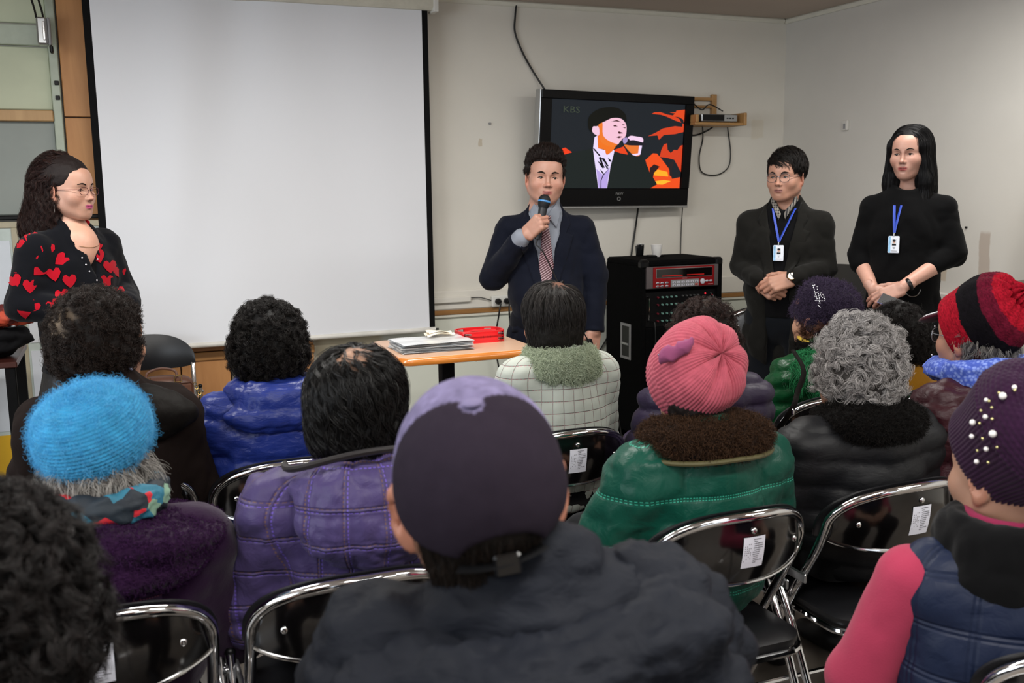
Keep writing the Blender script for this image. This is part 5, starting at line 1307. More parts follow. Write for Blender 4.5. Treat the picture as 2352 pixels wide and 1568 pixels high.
m = MB(); [m.ball(tuple(on_hat(Hw, P5['C0'], x, y, .020)), .0017, 6) for x, y in pts]; ob = m.obj('crystal_bow', m_cry, o, smooth=True); ob['kind'] = 'stuff'
S = SDF().E((-.070, -.005, -.022), (.020, .040, .030), 0).E((.070, -.01, -.02), (.02, .04, .03), .01).E((0, -.075, -.02), (.07, .03, .04), .02)
V, Q, o2 = hshell(P5, S, '2c1c17', seed=3); hstr(P5, V, Q, o2, hair_mat('hair_auburn', '2a1a14', '5a3a2c'), 350, length=.032, curl_r=.006, turns=1.5, clump=10, spread=.002)
m_g5 = puffer('green_nylon', '0f5a30', .33, .5)
S = seat_sdf(P5['hz'], .155, .028); garment('coat', S, (-.40, -.32, .47), (.40, .35, P5['hz']-.08), .009, m_g5, P5['p'], (D_baffle(.060, .014, .25, .0), D_wr(.005, 18, 3)), P5['B'])
S = SDF().E((0, -.11, P5['hz']-.225), (.20, .115, .075), 0, rotx(.3)).sub(ell, ((0, -.03, P5['hz']-.15), (.10, .10, .08)), .03)
V, Q = surf(S, (-.26, -.28, P5['hz']-.4), (.26, .1, P5['hz']-.08), .008); V = V+gradn(S, V)*(fbm(V, 20, 2)*.006)[:, None]; o = newmesh('hood', V, Q, m_g5, P5['p'])
fur(o, V, Q, hair_mat('fur_green', '0b3a20', '2f8a55', .45, .3), 900, .045, rad=.0005, clump=14, spread=.0035, lift=.5, grav=1.3, curl_r=.004, npts=7, sel=lambda c: c[:, 2] > P5['hz']-.27)
S = SDF().fn(lambda P: torus(P, (0, -.04, P5['hz']-.165), .085, .085, .024, .028), k=0)
V, Q = surf(S, (-.15, -.16, P5['hz']-.22), (.15, .08, P5['hz']-.12), .007); o = newmesh('fur_collar', V, Q, cloth('black_fur', '0f0d0d', .95, .2, bs=100, bstr=.6, bd=.002), P5['p'])
fur(o, V, Q, hair_mat('fur_black', '0a0909', '1c1917', .6, .2), 1200, .018, rad=.0004, clump=8)
MB().tube([(.088*math.cos(a), -.02+.085*math.sin(a), P5['hz']-.137+.012*math.sin(a)) for a in np.linspace(PI*.1, PI*1.45, 20)], .007, 8).obj('scarf_edge', cloth('yellow_scarf', 'd8b64a', .7, .1), P5['p'], smooth=True)
pa, pb, pc_ = [W(x, y, dd)-np.array([P5['C0'][0], P5['C0'][1], 0]) for x, y, dd in ((1846, 850, 3.27), (1832, 900, 3.24), (1816, 945, 3.22))]
MB().tube(spline([pa+(0, .06, .06), pa, pb, pc_, pc_+(-.03, .1, -.15)], 5), .010, 8, flat=.3).obj('bag_strap', m_lth, P5['p'], smooth=True)
MB().ball(tuple(pc_+np.array([0, -.012, 0])), (.005, .004, .012), 8).obj('strap_buckle', m_chrome, P5['p'])
legs(P5['p'], P5['hz'], P5['B'])
# --- 6 woman in mustard coat
P6 = base_person(2050, 780, 3.7, 'seated woman with bushy black hair and mustard coat behind the grey-haired woman', yaw=-4, s=1.0, skin='b5846a')
S = perm_sdf(.98, .98, .96, low=-.085, front=.05); V, Q, o = hshell(P6, S, '0b0908', seed=12)
hstr(P6, V, Q, o, hair_mat('hair_coal', '080606', '191210'), 1100, length=.028, curl_r=.005, turns=1.5, clump=11, spread=.003, lift=.8, jit=.8)
m_m6 = cloth('mustard_wool', 'a8741c', .8, .2, wr=.3)
S = seat_sdf(P6['hz'], .155, .012); garment('coat', S, (-.38, -.32, .47), (.38, .35, P6['hz']-.08), .011, m_m6, P6['p'], (D_wr(.004, 8, 3),), P6['B'])
legs(P6['p'], P6['hz'], P6['B'])
# --- 7 woman in striped slouch hat
P7 = base_person(2240, 772, 2.68, 'seated woman in a red and black striped knitted hat, glasses and blue scarf, upper right', yaw=-10, s=1.0, hi=True, skin='b98a74')
def vc7(A, V):
    p = np.stack([np.cos(A)*3, np.sin(A)*3, V*10], 1); n = .018*vnoise(p, 1.2, 3)+.006*vnoise(p, 9, 4); v = V+n
    red, blk, drk = np.array(srgb('971224')), np.array(srgb('0f0c10')), np.array(srgb('5a1024'))
    c = np.where((v < .24)[:, None], red, np.where((v < .47)[:, None], blk, np.where((v < .62)[:, None], drk, red))); c = c*(.55+.45*np.clip(1+1.3*vnoise(p*(1, 1, 3), 7, 8), 0, 1.6))[:, None]; return c
m_k7 = M('knit_striped', '000000', .9, var=.25, vs=120, bs=260, bstr=.7, bd=.002, vcol=True, spec=.08)
o, H, Q = hat(P7, 'hat', m_k7, (0, .0, .030), (0.05, -.95, .55), (0, 1, 0), [(.092, -.050), (.097, -.035), (.099, .0), (.102, .035), (.100, .07), (.088, .105), (.065, .130), (.036, .140), (.026, .132), (.026, .148), (.014, .158), (0, .154)], 200, 110, knit(.0055, 150, .0022, 0, 0, 1, 12, .018, 2.5), (.92, 1.12), slouch=(0, .03, .0), vcol=vc7)
S = SDF().E((0, .108, .045), (.064, .058, .012), 0, rotx(-.35)); V, Q = surf(S, (-.1, .02, -.03), (.1, .19, .12), .004)
vz = newmesh('visor', xf(V, P7['R'], P7['t']), Q, cloth('maroon_felt', '4e1424', .9, .3), P7['p'])
m = MB(); rb = random.Random(2)
for k in range(70):
    u, w = rb.random(), rb.random(); p = np.array([-.050+.03*u-.0, .105+.035*w*(1-u*.4)-.01, .040]); d = np.array([0, 0, 1.]); 
    for _ in range(12): p = p+d*(-S(p[None])[0]+.0)*-.7*-1 if S(p[None])[0] < 0 else p-d*S(p[None])[0]*.5
    m.ball(tuple(p), .0022, 6)
ob = m.obj('rhinestones', m_cry, vz, smooth=True, M4=(P7['R'], P7['t'])); ob['kind'] = 'stuff'
def glasses(P_, col, w=1., z=-.003, r=(.021, .0165), rim=.0011, y=.094, full=True, sides=(-1, 1)):
    mm = M('spectacle_'+col, col, .2, .6, var=0); gl = M('lens_glass', 'f2f4f6', .03, 0, var=0, trans=1., alpha=.07) if 'lens_glass' not in _m else _m['lens_glass']
    X = (P_['R']*P_['s'], P_['t']); root = None
    for s_ in sides:
        L = [(s_*(.033*w)+r[0]*math.copysign(abs(math.cos(a))**.75, math.cos(a)), y-.16*abs(s_*.033*w+r[0]*math.cos(a))*.35, z+r[1]*math.copysign(abs(math.sin(a))**.75, math.sin(a))) for a in np.arange(28)*2*PI/28]
        o_ = MB().tube(L, rim, 6, closed=True).obj('spectacle_rim', mm, P_['p'], smooth=True, M4=X)
        m_ = MB(); m_.add(L, [tuple(range(28))]); m_.obj('lens', gl, o_, M4=X)
        xo = s_*(.033*w+r[0]); MB().tube(spline([(xo, y-.16*abs(xo)*.35, z+.006), (s_*.073*w, .060, z+.006), (s_*.081*w, .0, z+.004), (s_*.082*w, -.025, z-.014)], 4), rim*1.2, 6).obj('temple', mm, P_['p'], smooth=True, M4=X)
    MB().tube(spline([(-.033*w+r[0], y-.002, z+.004), (0, y+.004, z+.007), (.033*w-r[0], y-.002, z+.004)], 4), rim, 6).obj('bridge', mm, P_['p'], smooth=True, M4=X)
glasses(P7, '8c8f96', r=(.024, .020), y=.097)
S = SDF().E((-.070, -.022, -.01), (.016, .032, .035), 0).E((.070, -.022, -.01), (.016, .032, .035), 0).E((0, -.075, -.03), (.07, .03, .05), .02)
hg = hair_mat('hair_grey', '3f3d3b', '8e8a86', .4)
V, Q, o2 = hshell(P7, S, '3a3736', seed=3); hstr(P7, V, Q, o2, hg, 300, length=.026, curl_r=.003, turns=.8, clump=10, spread=.002, lift=.2, jit=.3, flow=flow_down(), grav=.6)
m_m7 = puffer('maroon_nylon', '4b1b27', .45, .7)
S = seat_sdf(P7['hz'], .165, .022, arm=.01); garment('coat', S, (-.38, -.32, .47), (.38, .35, P7['hz']-.08), .0085, m_m7, P7['p'], (D_baffle(.085, .014, .05, .0), D_wr(.007, 14, 3, (1, 1, 2))), P7['B'])
def scarf7():
    k = NT('blue_scarf'); v = k.coord(); vo = k.n('ShaderNodeTexVoronoi', i0=v, Scale=110.).outputs[0]
    k.base(k.mix(k.ramp(vo, .2, .6), srgb('7f95d8'), srgb('3c55b4'))); k.set(Roughness=.75); k.bump(k.noise(v, 40, 4), .5, .003); return k.m
S = SDF().fn(lambda P: torus(P, (0, -.02, P7['hz']-.155), .105, .11, .034, .030, rotx(-.12)), k=0).fn(lambda P: torus(P, (.01, -.03, P7['hz']-.178), .12, .12, .028, .022, rotx(.12)@roty(.1)), k=.008)
garment('scarf', S, (-.2, -.2, P7['hz']-.26), (.2, .17, P7['hz']-.08), .006, scarf7(), P7['p'], (D_wr(.005, 22, 9, (1, 1, 3)),), P7['B'])
legs(P7['p'], P7['hz'], P7['B'])
# --- 8 woman in blue crocheted beret
P8 = base_person(226, 1040, 1.90, 'seated woman in a fuzzy sky-blue crocheted beret and plum fleece coat', yaw=25, s=1.0)
m_c8 = cloth('blue_mohair', '3f9fd0', .9, .4, bs=300, bstr=.4, bd=.001, var=.2, vs=25)
_m['blue_mohair_row'] = m_c8
o, H, Q = hat(P8, 'beret', m_c8, (0, -.008, .030), (-.10, -.36, 1), (0, 1, 0), [(.080, -.045), (.086, -.040), (.104, -.024), (.113, .000), (.114, .022), (.108, .050), (.090, .078), (.056, .096), (.02, .102), (0, .101)], 320, 120, knit(.0075, 76, .0042, 0, 0, 1, 5, .004, 1), (.94, 1.0))
fur(o, xf(H, P8['R'], P8['t']), Q, hair_mat('fur_blue', '3a90c4', '62aed6', .7, .1), 1500, .006, rad=.0002, clump=4, spread=.004, curl_r=.003)
S = SDF().E((0, -.045, -.03), (.082, .060, .075), 0).E((-.065, .01, -.03), (.025, .04, .04), .01).E((.065, .01, -.03), (.025, .04, .04), .01).sub(lambda P: P[:, 2]+.085, (), .01)
V, Q, o2 = hshell(P8, S, '5a5552', seed=6, disp=.003); hstr(P8, V, Q, o2, hair_mat('hair_grey2', '4a4643', 'c4bfb8', .4), 420, length=.055, curl_r=.005, turns=1.0, clump=9, spread=.004, lift=.3, jit=.35, flow=flow_down(), grav=.8, sel=lambda c: c[:, 2] < .0)
m_pl = cloth('plum_fleece', '3a1b42', .95, .5, bs=200, bstr=.5, bd=.0015, var=.2, vs=12)
m_plq = stitched('plum_quilt', '452750', .055, .055, '8a4a60', '8a4a60', .5, .005, .0008, .7, 0, .2)
S = seat_sdf(P8['hz'], .165, .022, arm=.02); garment('coat', S, (-.38, -.32, .47), (.38, .35, P8['hz']-.08), .0075, m_pl, P8['p'], (D_wr(.006, 8, 3),), P8['B'])
z8 = P8['hz']-.225
S = SDF().E((0, -.06, z8), (.215, .155, .062), 0).E((0, -.08, z8-.035), (.215, .14, .045), .03).sub(ell, ((0, -.02, z8+.06), (.115, .105, .07)), .02)
V, Q = surf(S, (-.26, -.26, z8-.13), (.26, .12, z8+.1), .0065); N = gradn(S, V); V = V+N*(.010*np.sin(V[:, 2]*80+3*np.sin(V[:, 0]*7))+.004*fbm(V, 30, 3))[:, None]; o = newmesh('fleece_collar', V, Q, m_pl, P8['p'])
fur(o, V, Q, hair_mat('fur_plum', '24122a', '3f2348', .8, .1), 6000, .005, rad=.0004, clump=6, spread=.002, grav=.1)
tri = [(-.15, z8-.02), (.10, z8-.02), (.09, z8-.12), (.04, z8-.23), (-.13, z8-.23)]
S8 = seat_sdf(P8['hz'], .165, .022, arm=.02)
patch('quilted_yoke', S8, tri, ((0, -.45, 0), (1, 0, 0), (0, 0, 1), (0, 1, 0)), .013, m_plq, P8['p'], step=.012)
def scarf8():
    k = NT('flower_scarf'); v = k.coord(); vo = k.n('ShaderNodeTexVoronoi', i0=v, Scale=26.); 
    cr = k.n('ShaderNodeValToRGB', i0=k.n('ShaderNodeSeparateColor', i0=vo.outputs[1]).outputs[0]); cr.color_ramp.interpolation = 'CONSTANT'
    e = cr.color_ramp.elements; e[0].color = srgb('16202a')+(1,); e[1].position = .52; e[1].color = srgb('c01f2c')+(1,)
    for p_, c_ in ((.68, '2a6e86'), (.80, '18242e'), (.94, '7fa08a')): q_ = e.new(p_); q_.color = srgb(c_)+(1,)
    k.base(cr.outputs[0]); k.set(Roughness=.7); k.bump(k.noise(v, 40, 4), .4, .003); return k.m
S = SDF().fn(lambda P: torus(P, (0, -.035, P8['hz']-.150), .100, .095, .026, .032), k=0)
garment('scarf', S, (-.16, -.18, P8['hz']-.22), (.16, .12, P8['hz']-.1), .006, scarf8(), P8['p'], (D_wr(.006, 26, 9, (1, 1, 3)),), P8['B'])
legs(P8['p'], P8['hz'], P8['B'])
# --- 9 woman in lilac quilted hooded coat
P9 = base_person(822, 930, 2.06, 'seated woman with glossy black hair and visible scalp in a lilac quilted hooded coat', yaw=20, s=.97)
SF9 = SDF().E((0, -.025, .040), (.098, .116, .092), 0).E((0, -.050, -.04), (.094, .082, .09), .04)
S = SDF(SF9.ops).sub(ell, ((0, .105, -.03), (.066, .065, .085)), .015).sub(lambda P: np.maximum(.05-P[:, 1], P[:, 2]-.06), (), .02).sub(lambda P: P[:, 2]+.105, (), .02)
sp9 = ((.0, -.072, .118), .046, 'c0957c', .95, .55)
V, Q, o = hshell(P9, S, '0d0c0c', seed=8, spot=sp9, disp=.003, h=.0045)
hm9 = hair_mat('hair_gloss_black', '070707', '1a1817', .3, .6)
comb_hair(P9, SF9, V, Q, o, hm9, 1100, steps=12, step=.012, flow=flow_down((.0, -.045, .13), .6), off=(.001, .012), jit=.22, clump=16, spread=.0026, wave=.55, wl=.06, spot=sp9, rad=.00042, sel=lambda c: c[:, 2] > -.05)
m_l9 = stitched('lilac_quilt', '5e5086', .058, .075, '6a55b8', '6e5348', .45, .008, .0010, .9, .18, .1, wr=.7)
S = seat_sdf(P9['hz'], .185, .025, arm=.02); garment('coat', S, (-.40, -.34, .47), (.40, .35, P9['hz']-.08), .0084, m_l9, P9['p'], (D_grid(.058, .075, .005), D_wr(.008, 12, 3)), P9['B'])
z9 = P9['hz']-.27
S = SDF().E((0, -.150, z9), (.165, .085, .105), 0).E((0, -.12, z9+.07), (.170, .095, .06), .04).sub(ell, ((0, -.02, z9+.12), (.125, .13, .10)), .02)
garment('hood', S, (-.24, -.28, z9-.16), (.24, .08, z9+.16), .0065, m_l9, P9['p'], (D_grid(.052, .052, .006), D_wr(.006, 16, 6)), P9['B'])
RM = [(.172*math.cos(a), -.095+.098*math.sin(a), z9+.150-.040*abs(math.cos(a))**2) for a in np.linspace(PI*.93, PI*2.07, 26)]
MB().tube(RM, .007, 8).obj('hood_trim', cloth('dark_trim', '2a2224', .5), P9['p'], smooth=True)
legs(P9['p'], P9['hz'], P9['B'])
# --- 10 man in dark cap
P10 = base_person(1100, 1128, 1.12, 'seated man in a charcoal and heather-purple cap and black hooded puffer coat, foreground centre', yaw=13, s=1.06, roll=-7, pitch=5, up=.088, shape=dict(ear=1.3), key='m', baz=8, boff=(.05, 0), skin='bd8b72')
CAPO = SDF().E((0, -.014, .038), (.0870, .106, .092), 0).E((0, -.030, .005), (.0855, .094, .078), .03)
SC_ = SDF(CAPO.ops).sub(ell, ((0, -.014, .034), (.0830, .102, .088)), .002).sub(ell, ((0, -.030, .004), (.0815, .090, .074)), .002)
SC_.sub(lambda P: P[:, 2]-.014-.32*P[:, 1]-(.03*np.maximum(P[:, 1], 0)/.1), (), .004)
SC_.sub(ell, ((.006, -.118, -.026), (.044, .045, .030)), .004)
V, Q = surf(SC_, (-.11, -.14, -.08), (.11, .12, .16), .0032)
c = np.tile(np.array(srgb('262029')), (len(V), 1)); fr = (V[:, 1] > -.058+.45*np.abs(V[:, 0])) & (V[:, 2] > .035); lt = np.array(srgb('6a6380'))[None]*(1+.28*fbm(V, 110, 3)[:, None]); c = np.where(fr[:, None], lt, c)
c[(np.linalg.norm(V-np.array([0, -.060, .119]), axis=1) < .013)] = np.array(srgb('6a6380'))
seam = np.exp(-(np.abs(V[:, 1]+.058-.45*np.abs(V[:, 0]))/.0022)**2)*(V[:, 2] > .03)+np.exp(-(np.abs(V[:, 0])/.0020)**2)*(V[:, 1] < -.058)*.7
V = V-gradn(CAPO, V)*(.0012*seam-.0012*fbm(V, 25, 2))[:, None]
o = newmesh('cap', xf(V, P10['R'], P10['t'], P10['s']), Q, M('cap_felt', '000000', .95, var=.12, vs=60, bs=300, bstr=.5, bd=.001, vcol=True, spec=.06), P10['p'], col=c)
X10 = (P10['R']*P10['s'], P10['t'])
MB().ball((0, -.060, .1200), (.011, .011, .004), 12).obj('cap_button', M('cap_button', '6a6380', .9, bs=200), o, smooth=True, M4=X10)
S = SDF().E((0, .115, .035), (.075, .06, .004), 0, rotx(-.25)); Vb, Qb = surf(S, (-.1, .04, -.02), (.1, .19, .1), .005); newmesh('cap_visor', xf(Vb, *X10), Qb, cloth('cap_dark', '2b2731', .9), o)
def arc10(u, r=.0905): return (r*.92*math.sin(u), -.020-r*1.04*math.cos(u), -.030+.004*u)
MB().tube([arc10(u) for u in np.linspace(-.48, .60, 16)], .010, 8, flat=.2).obj('cap_strap', M('strap_black', '0c0c0e', .8), o, smooth=True, M4=X10)
MB().box((-.006, -.122, -.042), (.022, -.111, -.018), .003).obj('strap_buckle', M('buckle_black', '0a0a0c', .15, var=0, coat=.5), o, M4=X10)
S = SDF().E((0, -.022, .012), (.0785, .097, .074), 0).E((0, -.042, -.055), (.064, .056, .060), .03).sub(lambda P: P[:, 2]+.118+.15*P[:, 1], (), .02).sub(lambda P: np.maximum(-.012-P[:, 1], P[:, 2]-.05), (), .01)
V, Q, o2 = hshell(P10, S, '17110e', seed=4, disp=.001, ds=90)
comb_hair(P10, S, V, Q, o2, hair_mat('hair_short', '0d0a09', '2b221c', .5), 900, steps=5, step=.006, flow=flow_down((0, -.02, .1), 0), off=(.0005, .003), jit=.15, clump=10, spread=.002, rad=.0004, sel=lambda c: c[:, 2] < .0)
m_b10 = puffer('black_nylon', '2a2d36', .62, .8)
hz = P10['hz']
S = seat_sdf(hz, .180, .028, arm=.01, sh=-.01); garment('coat', S, (-.44, -.36, .47), (.44, .35, hz-.08), .0092, m_b10, P10['p'], (D_baffle(.12, .016, .15, .04), D_wr(.010, 8, 12, (1, 1, 2.5)), D_wr(.005, 18, 3, (1, 1, 2))), P10['B'])
S = SDF().E((.01, -.135, hz-.245), (.200, .090, .060), 0, roty(-.12)).E((.02, -.150, hz-.315), (.215, .085, .075), .025, roty(-.1)).E((-.14, -.10, hz-.265), (.085, .06, .05), .02).E((-.195, -.125, hz-.285), (.055, .045, .050), .008).E((.14, -.06, hz-.215), (.07, .07, .055), .03).sub(ell, ((0, -.005, hz-.17), (.105, .12, .11)), .02)
garment('hood', S, (-.30, -.30, hz-.44), (.30, .08, hz-.1), .0075, m_b10, P10['p'], (D_wr(.012, 9, 6, (1, 1, 2.5)), D_wr(.005, 22, 7, (1, 1, 2)), D_wr(.003, 40, 8, (2, 1, .5))), P10['B'])
MB().tube(spline([(-.21, -.21, hz-.335), (-.10, -.245, hz-.300), (.05, -.25, hz-.290), (.20, -.215, hz-.285)], 8), .010, 8).obj('hood_seam', m_b10, P10['p'], smooth=True)
legs(P10['p'], hz, P10['B'])
# --- 11 woman in pink knitted hat
P11 = base_person(1590, 885, 2.33, 'seated woman in a pink knitted hat and green quilted coat with brown fur collar', yaw=14, s=1.0)
m_k11 = M('pink_wool', 'c86070', .9, var=.14, vs=70, bs=320, bstr=.5, bd=.001, sheen=.4)
o, H, Q = hat(P11, 'hat', m_k11, (-.002, .010, .026), (.28, -.80, .50), (0, 1, .3), [(.090, -.05), (.094, -.04), (.097, -.018), (.102, -.012), (.106, .03), (.105, .06), (.095, .095), (.068, .122), (.03, .133), (.008, .129), (0, .127)], 380, 120, lambda A, V, L: knit(.0046, 150, .0013, 60, .0022, .24, 0, 0)(A, V, L)+.0034*np.abs(np.sin(A*38))*(V > .24)*(1-.5*V)+np.clip((V-.36)/.64, 0, 1)**1.1*.022*(np.abs(np.sin(A*4+.5))-.8), (1.0, 1.12))
V, Q2 = surf(SDF().E((0, 0, 0), (.034, .012, .012), 0).E((.02, .004, .006), (.015, .012, .012), .01).E((-.02, .0, .004), (.016, .013, .012), .01), (-.06, -.04, -.04), (.06, .04, .04), .004)
Hw = xf(H, P11['R'], P11['t']); fp = on_hat(Hw, P11['C0'], 1556, 806, .006); V = V+(.004*fbm(V, 70, 2, 3))[:, None]
ax = norm(on_hat(Hw, P11['C0'], 1590, 772, .003)-on_hat(Hw, P11['C0'], 1516, 812, .003)); nn = norm(fp-Hw.mean(0)); bb = np.cross(nn, ax); RF = np.stack([ax, bb, nn], 1)
ob = newmesh('fabric_flower', V@RF.T*1.2+fp, Q2, cloth('mauve_fabric', 'a5577f', .7, .2), o)
m = MB(); [m.ball(tuple(on_hat(Hw, P11['C0'], x+random.random()*3, y+random.random()*3, .005)), random.choice((.0028, .002)), 6) for x, y in [(1512+k*4.4, 814-k*2.0+4*math.sin(k*.9)) for k in range(19)]]; ob = m.obj('sequins', M('sequin', '8a8790', .15, .9, var=0), o, smooth=True); ob['kind'] = 'stuff'
V, Q, o2 = hshell(P11, SDF().E((0, -.045, -.03), (.078, .058, .07), 0).sub(lambda P: P[:, 2]+.09, (), .01), '1a1412', seed=2)
hz = P11['hz']
m_g11 = stitched('green_quilt', '14604e', .0, .115, '3aa68c', '3aa68c', .38, .007, .0011, .5, .12, .05, wr=.55)
def disp11(V, N):
    uv = uvcyl(V); return -.006*np.exp(-(np.abs(uv[:, 0])/.004)**2)-.005*np.exp(-(np.abs(np.abs(uv[:, 0])-.11)/.005)**2)+.004*(np.abs(np.sin(PI*uv[:, 1]/.0575))**.5)
S = seat_sdf(hz, .165, .020, arm=.05, low=.50); garment('coat', S, (-.42, -.32, .47), (.42, .35, hz-.08), .0084, m_g11, P11['p'], (disp11, D_wr(.006, 14, 3)), P11['B'])
S = SDF().E((0, -.055, hz-.172), (.160, .118, .045), 0).E((0, -.10, hz-.182), (.14, .075, .036), .03).sub(ell, ((0, .015, hz-.12), (.085, .095, .06)), .02)
V, Q = surf(S, (-.22, -.24, hz-.28), (.22, .12, hz-.1), .007); o = newmesh('fur_collar', V, Q, cloth('brown_fur', '2a1c14', .95, .2, bs=100, bstr=.6, bd=.002), P11['p'])
fur(o, V, Q, hair_mat('fur_brown', '1a100b', '4a3424', .5, .2), 3200, .018, rad=.0004, clump=9)
MB().tube([(.164*math.cos(a), -.062+.124*math.sin(a), hz-.205-.008*abs(math.cos(a))) for a in np.linspace(PI*.97, PI*2.03, 24)], .006, 8).obj('collar_trim', cloth('olive_trim', '6f6840', .5), P11['p'], smooth=True)
legs(P11['p'], hz, P11['B'])
# --- 12 woman with grey curls
P12 = base_person(1958, 842, 2.53, 'seated woman with curly grey hair in a black horizontally quilted puffer coat', yaw=2, s=1.0)
S = perm_sdf(.88, .90, .88, low=-.10, front=.05); V, Q, o = hshell(P12, S, '3c3937', seed=14, disp=.008, ds=28)
hstr(P12, V, Q, o, hair_mat('hair_grey_curl', '454240', 'c4c0be', .35, .5), 900, length=.033, curl_r=.0095, turns=1.0, clump=20, spread=.0028, lift=.6, jit=.85, rad=.00045)
m_b12 = puffer('black_puffer', '191a1f', .55, .35); hz = P12['hz']
S = seat_sdf(hz, .175, .022, arm=.02); garment('coat', S, (-.40, -.32, .47), (.40, .35, hz-.08), .0082, m_b12, P12['p'], (D_baffle(.068, .008, -.05, .0), D_wr(.003, 12, 3)), P12['B'])
S = SDF().E((0, -.065, hz-.190), (.145, .115, .050), 0).E((0, -.11, hz-.20), (.12, .07, .045), .03).sub(ell, ((0, .02, hz-.13), (.085, .095, .08)), .02)
V, Q = surf(S, (-.22, -.24, hz-.28), (.22, .12, hz-.1), .007); o = newmesh('fur_collar', V, Q, _m['black_fur'], P12['p'])
fur(o, V, Q, _m['fur_black'], 2400, .014, rad=.0004, clump=9)
legs(P12['p'], hz, P12['B'])
# --- 13 woman in pearl hat
P13 = base_person(2318, 1085, 1.72, 'seated woman in a purple pearl-studded hat, navy vest and pink sleeves', yaw=-2, s=1.0, up=.080, hi=True, baz=30, skin='b98f78')
m_k13 = M('aubergine_wool', '3f1f40', .9, var=.2, vs=60, bs=260, bstr=.5, bd=.001, sheen=.35)
o, H, Q = hat(P13, 'hat', m_k13, (0, -.004, .046), (0.0, -.80, .70), (0, 1, 0), [(.092, -.045), (.096, -.038), (.100, -.01), (.107, .02), (.114, .050), (.114, .08), (.098, .112), (.065, .130), (.03, .136), (0, .135)], 360, 120, lambda A, V, L: .0024*np.abs(np.sin(A*45))*(V < .42)+knit(.0085, 60, .0030)(A, V, L)*(V > .38)+.012*np.clip(V-.4, 0, 1)*np.abs(np.sin(A*4.5)), (.95, 1.12))
Hw = xf(H, P13['R'], P13['t']); m_pearl = M('pearl', 'e8e4e2', .18, .15, var=0, coat=.6); m_gb = M('gold_bead', 'c8bf88', .2, .8, var=0)
pc = P13['C0']
for (x, y, r) in ((2303, 909, 9), (2280, 996, 9), (2234, 970, 7.5), (2263, 957, 6), (2232, 1002, 6), (2265, 1031, 6), (2243, 1060, 6), (2330, 889, 6), (2265, 918, 5)):
    MB().ball((0, 0, 0), .0007*r, 12).obj('pearl', m_pearl, o, smooth=True, M4=(np.eye(3), on_hat(Hw, pc, x, y, .004)))
for (x, y) in ((2253, 943), (2278, 936), (2250, 972), (2279, 962), (2257, 1007), (2245, 1035), (2290, 1027), (2270, 1062), (2272, 921), (2294, 902), (2331, 896)):
    MB().ball((0, 0, 0), .0026, 8).obj('bead', m_gb, o, smooth=True, M4=(np.eye(3), on_hat(Hw, pc, x, y, .003)))
hz = P13['hz']; m_pk = cloth('pink_knit', 'b83f5c', .9, .3, bs=380, bstr=.5, bd=.0012, wr=.1)
m_nv = stitched('navy_quilt', '24304f', .085, .085, '1a2238', '1a2238', .5, 1., .0012, .9, 0, .1, wr=.5)
S = SDF()
for s_ in (-1, 1):
    e = (s_*.235, -.02, hz-.47); S.C((s_*.165, -.05, hz-.268), e, .066, .062, 0 if s_ < 0 else .001); S.C(e, (s_*.15, .20, .61), .060, .045, .02)
garment('sweater_sleeves', S, (-.36, -.2, .5), (.36, .33, hz-.15), .0075, m_pk, P13['p'], (D_wr(.003, 7, 3),), P13['B'])
S = SDF().E((0, -.055, hz-.42), (.180, .130, .20), 0).E((0, -.085, hz-.34), (.165, .085, .13), .06).E((0, -.045, .63), (.185, .14, .17), .06).C((-.13, -.055, hz-.262), (.13, -.055, hz-.262), .072, .072, .06).sub(lambda P: P[:, 2]-.5, (), .01)
garment('vest', S, (-.3, -.3, .47), (.3, .2, hz-.1), .0075, m_nv, P13['p'], (D_grid(.085, .085, .006), D_wr(.003, 14, 3)), P13['B'])
S = SDF().fn(lambda P: torus(P, (0, -.045, hz-.190), .095, .088, .034, .055), k=0).E((0, -.12, hz-.235), (.12, .05, .05), .03)
garment('fleece_collar', S, (-.2, -.22, hz-.34), (.2, .1, hz-.1), .007, cloth('black_fleece', '141416', .95, .2, bs=160, bstr=.5), P13['p'], (D_wr(.005, 18, 6),), P13['B'])
S = SDF().fn(lambda P: torus(P, (0, -.035, hz-.150), .074, .070, .012, .014), k=0)
garment('scarf', S, (-.14, -.16, hz-.2), (.14, .1, hz-.1), .006, cloth('pink_scarf', '9c2f55', .8), P13['p'], (), P13['B'])
legs(P13['p'], hz, P13['B'])
# --- 14 blurred person, bottom left
P14 = base_person(-28, 1425, 1.02, 'blurred person with dark curly hair in the bottom left foreground', yaw=30, s=1.0)
S = perm_sdf(1.02, 1.0, 1.02, low=-.13, front=.045); V, Q, o = hshell(P14, S, '0e0c0c', seed=21, disp=.009, ds=28, h=.006)
hstr(P14, V, Q, o, hair_mat('hair_blur', '0a0909', '241f1e', .4, .5), 1000, length=.040, curl_r=.010, turns=1.3, clump=14, spread=.0022, lift=.7, jit=.8, rad=.0006)
S = seat_sdf(P14['hz'], .17, .015); garment('coat', S, (-.38, -.32, .47), (.38, .35, P14['hz']-.08), .012, _m['brown_coat'], P14['p'], (D_wr(.006, 10, 3),), P14['B'])
legs(P14['p'], P14['hz'], P14['B'])
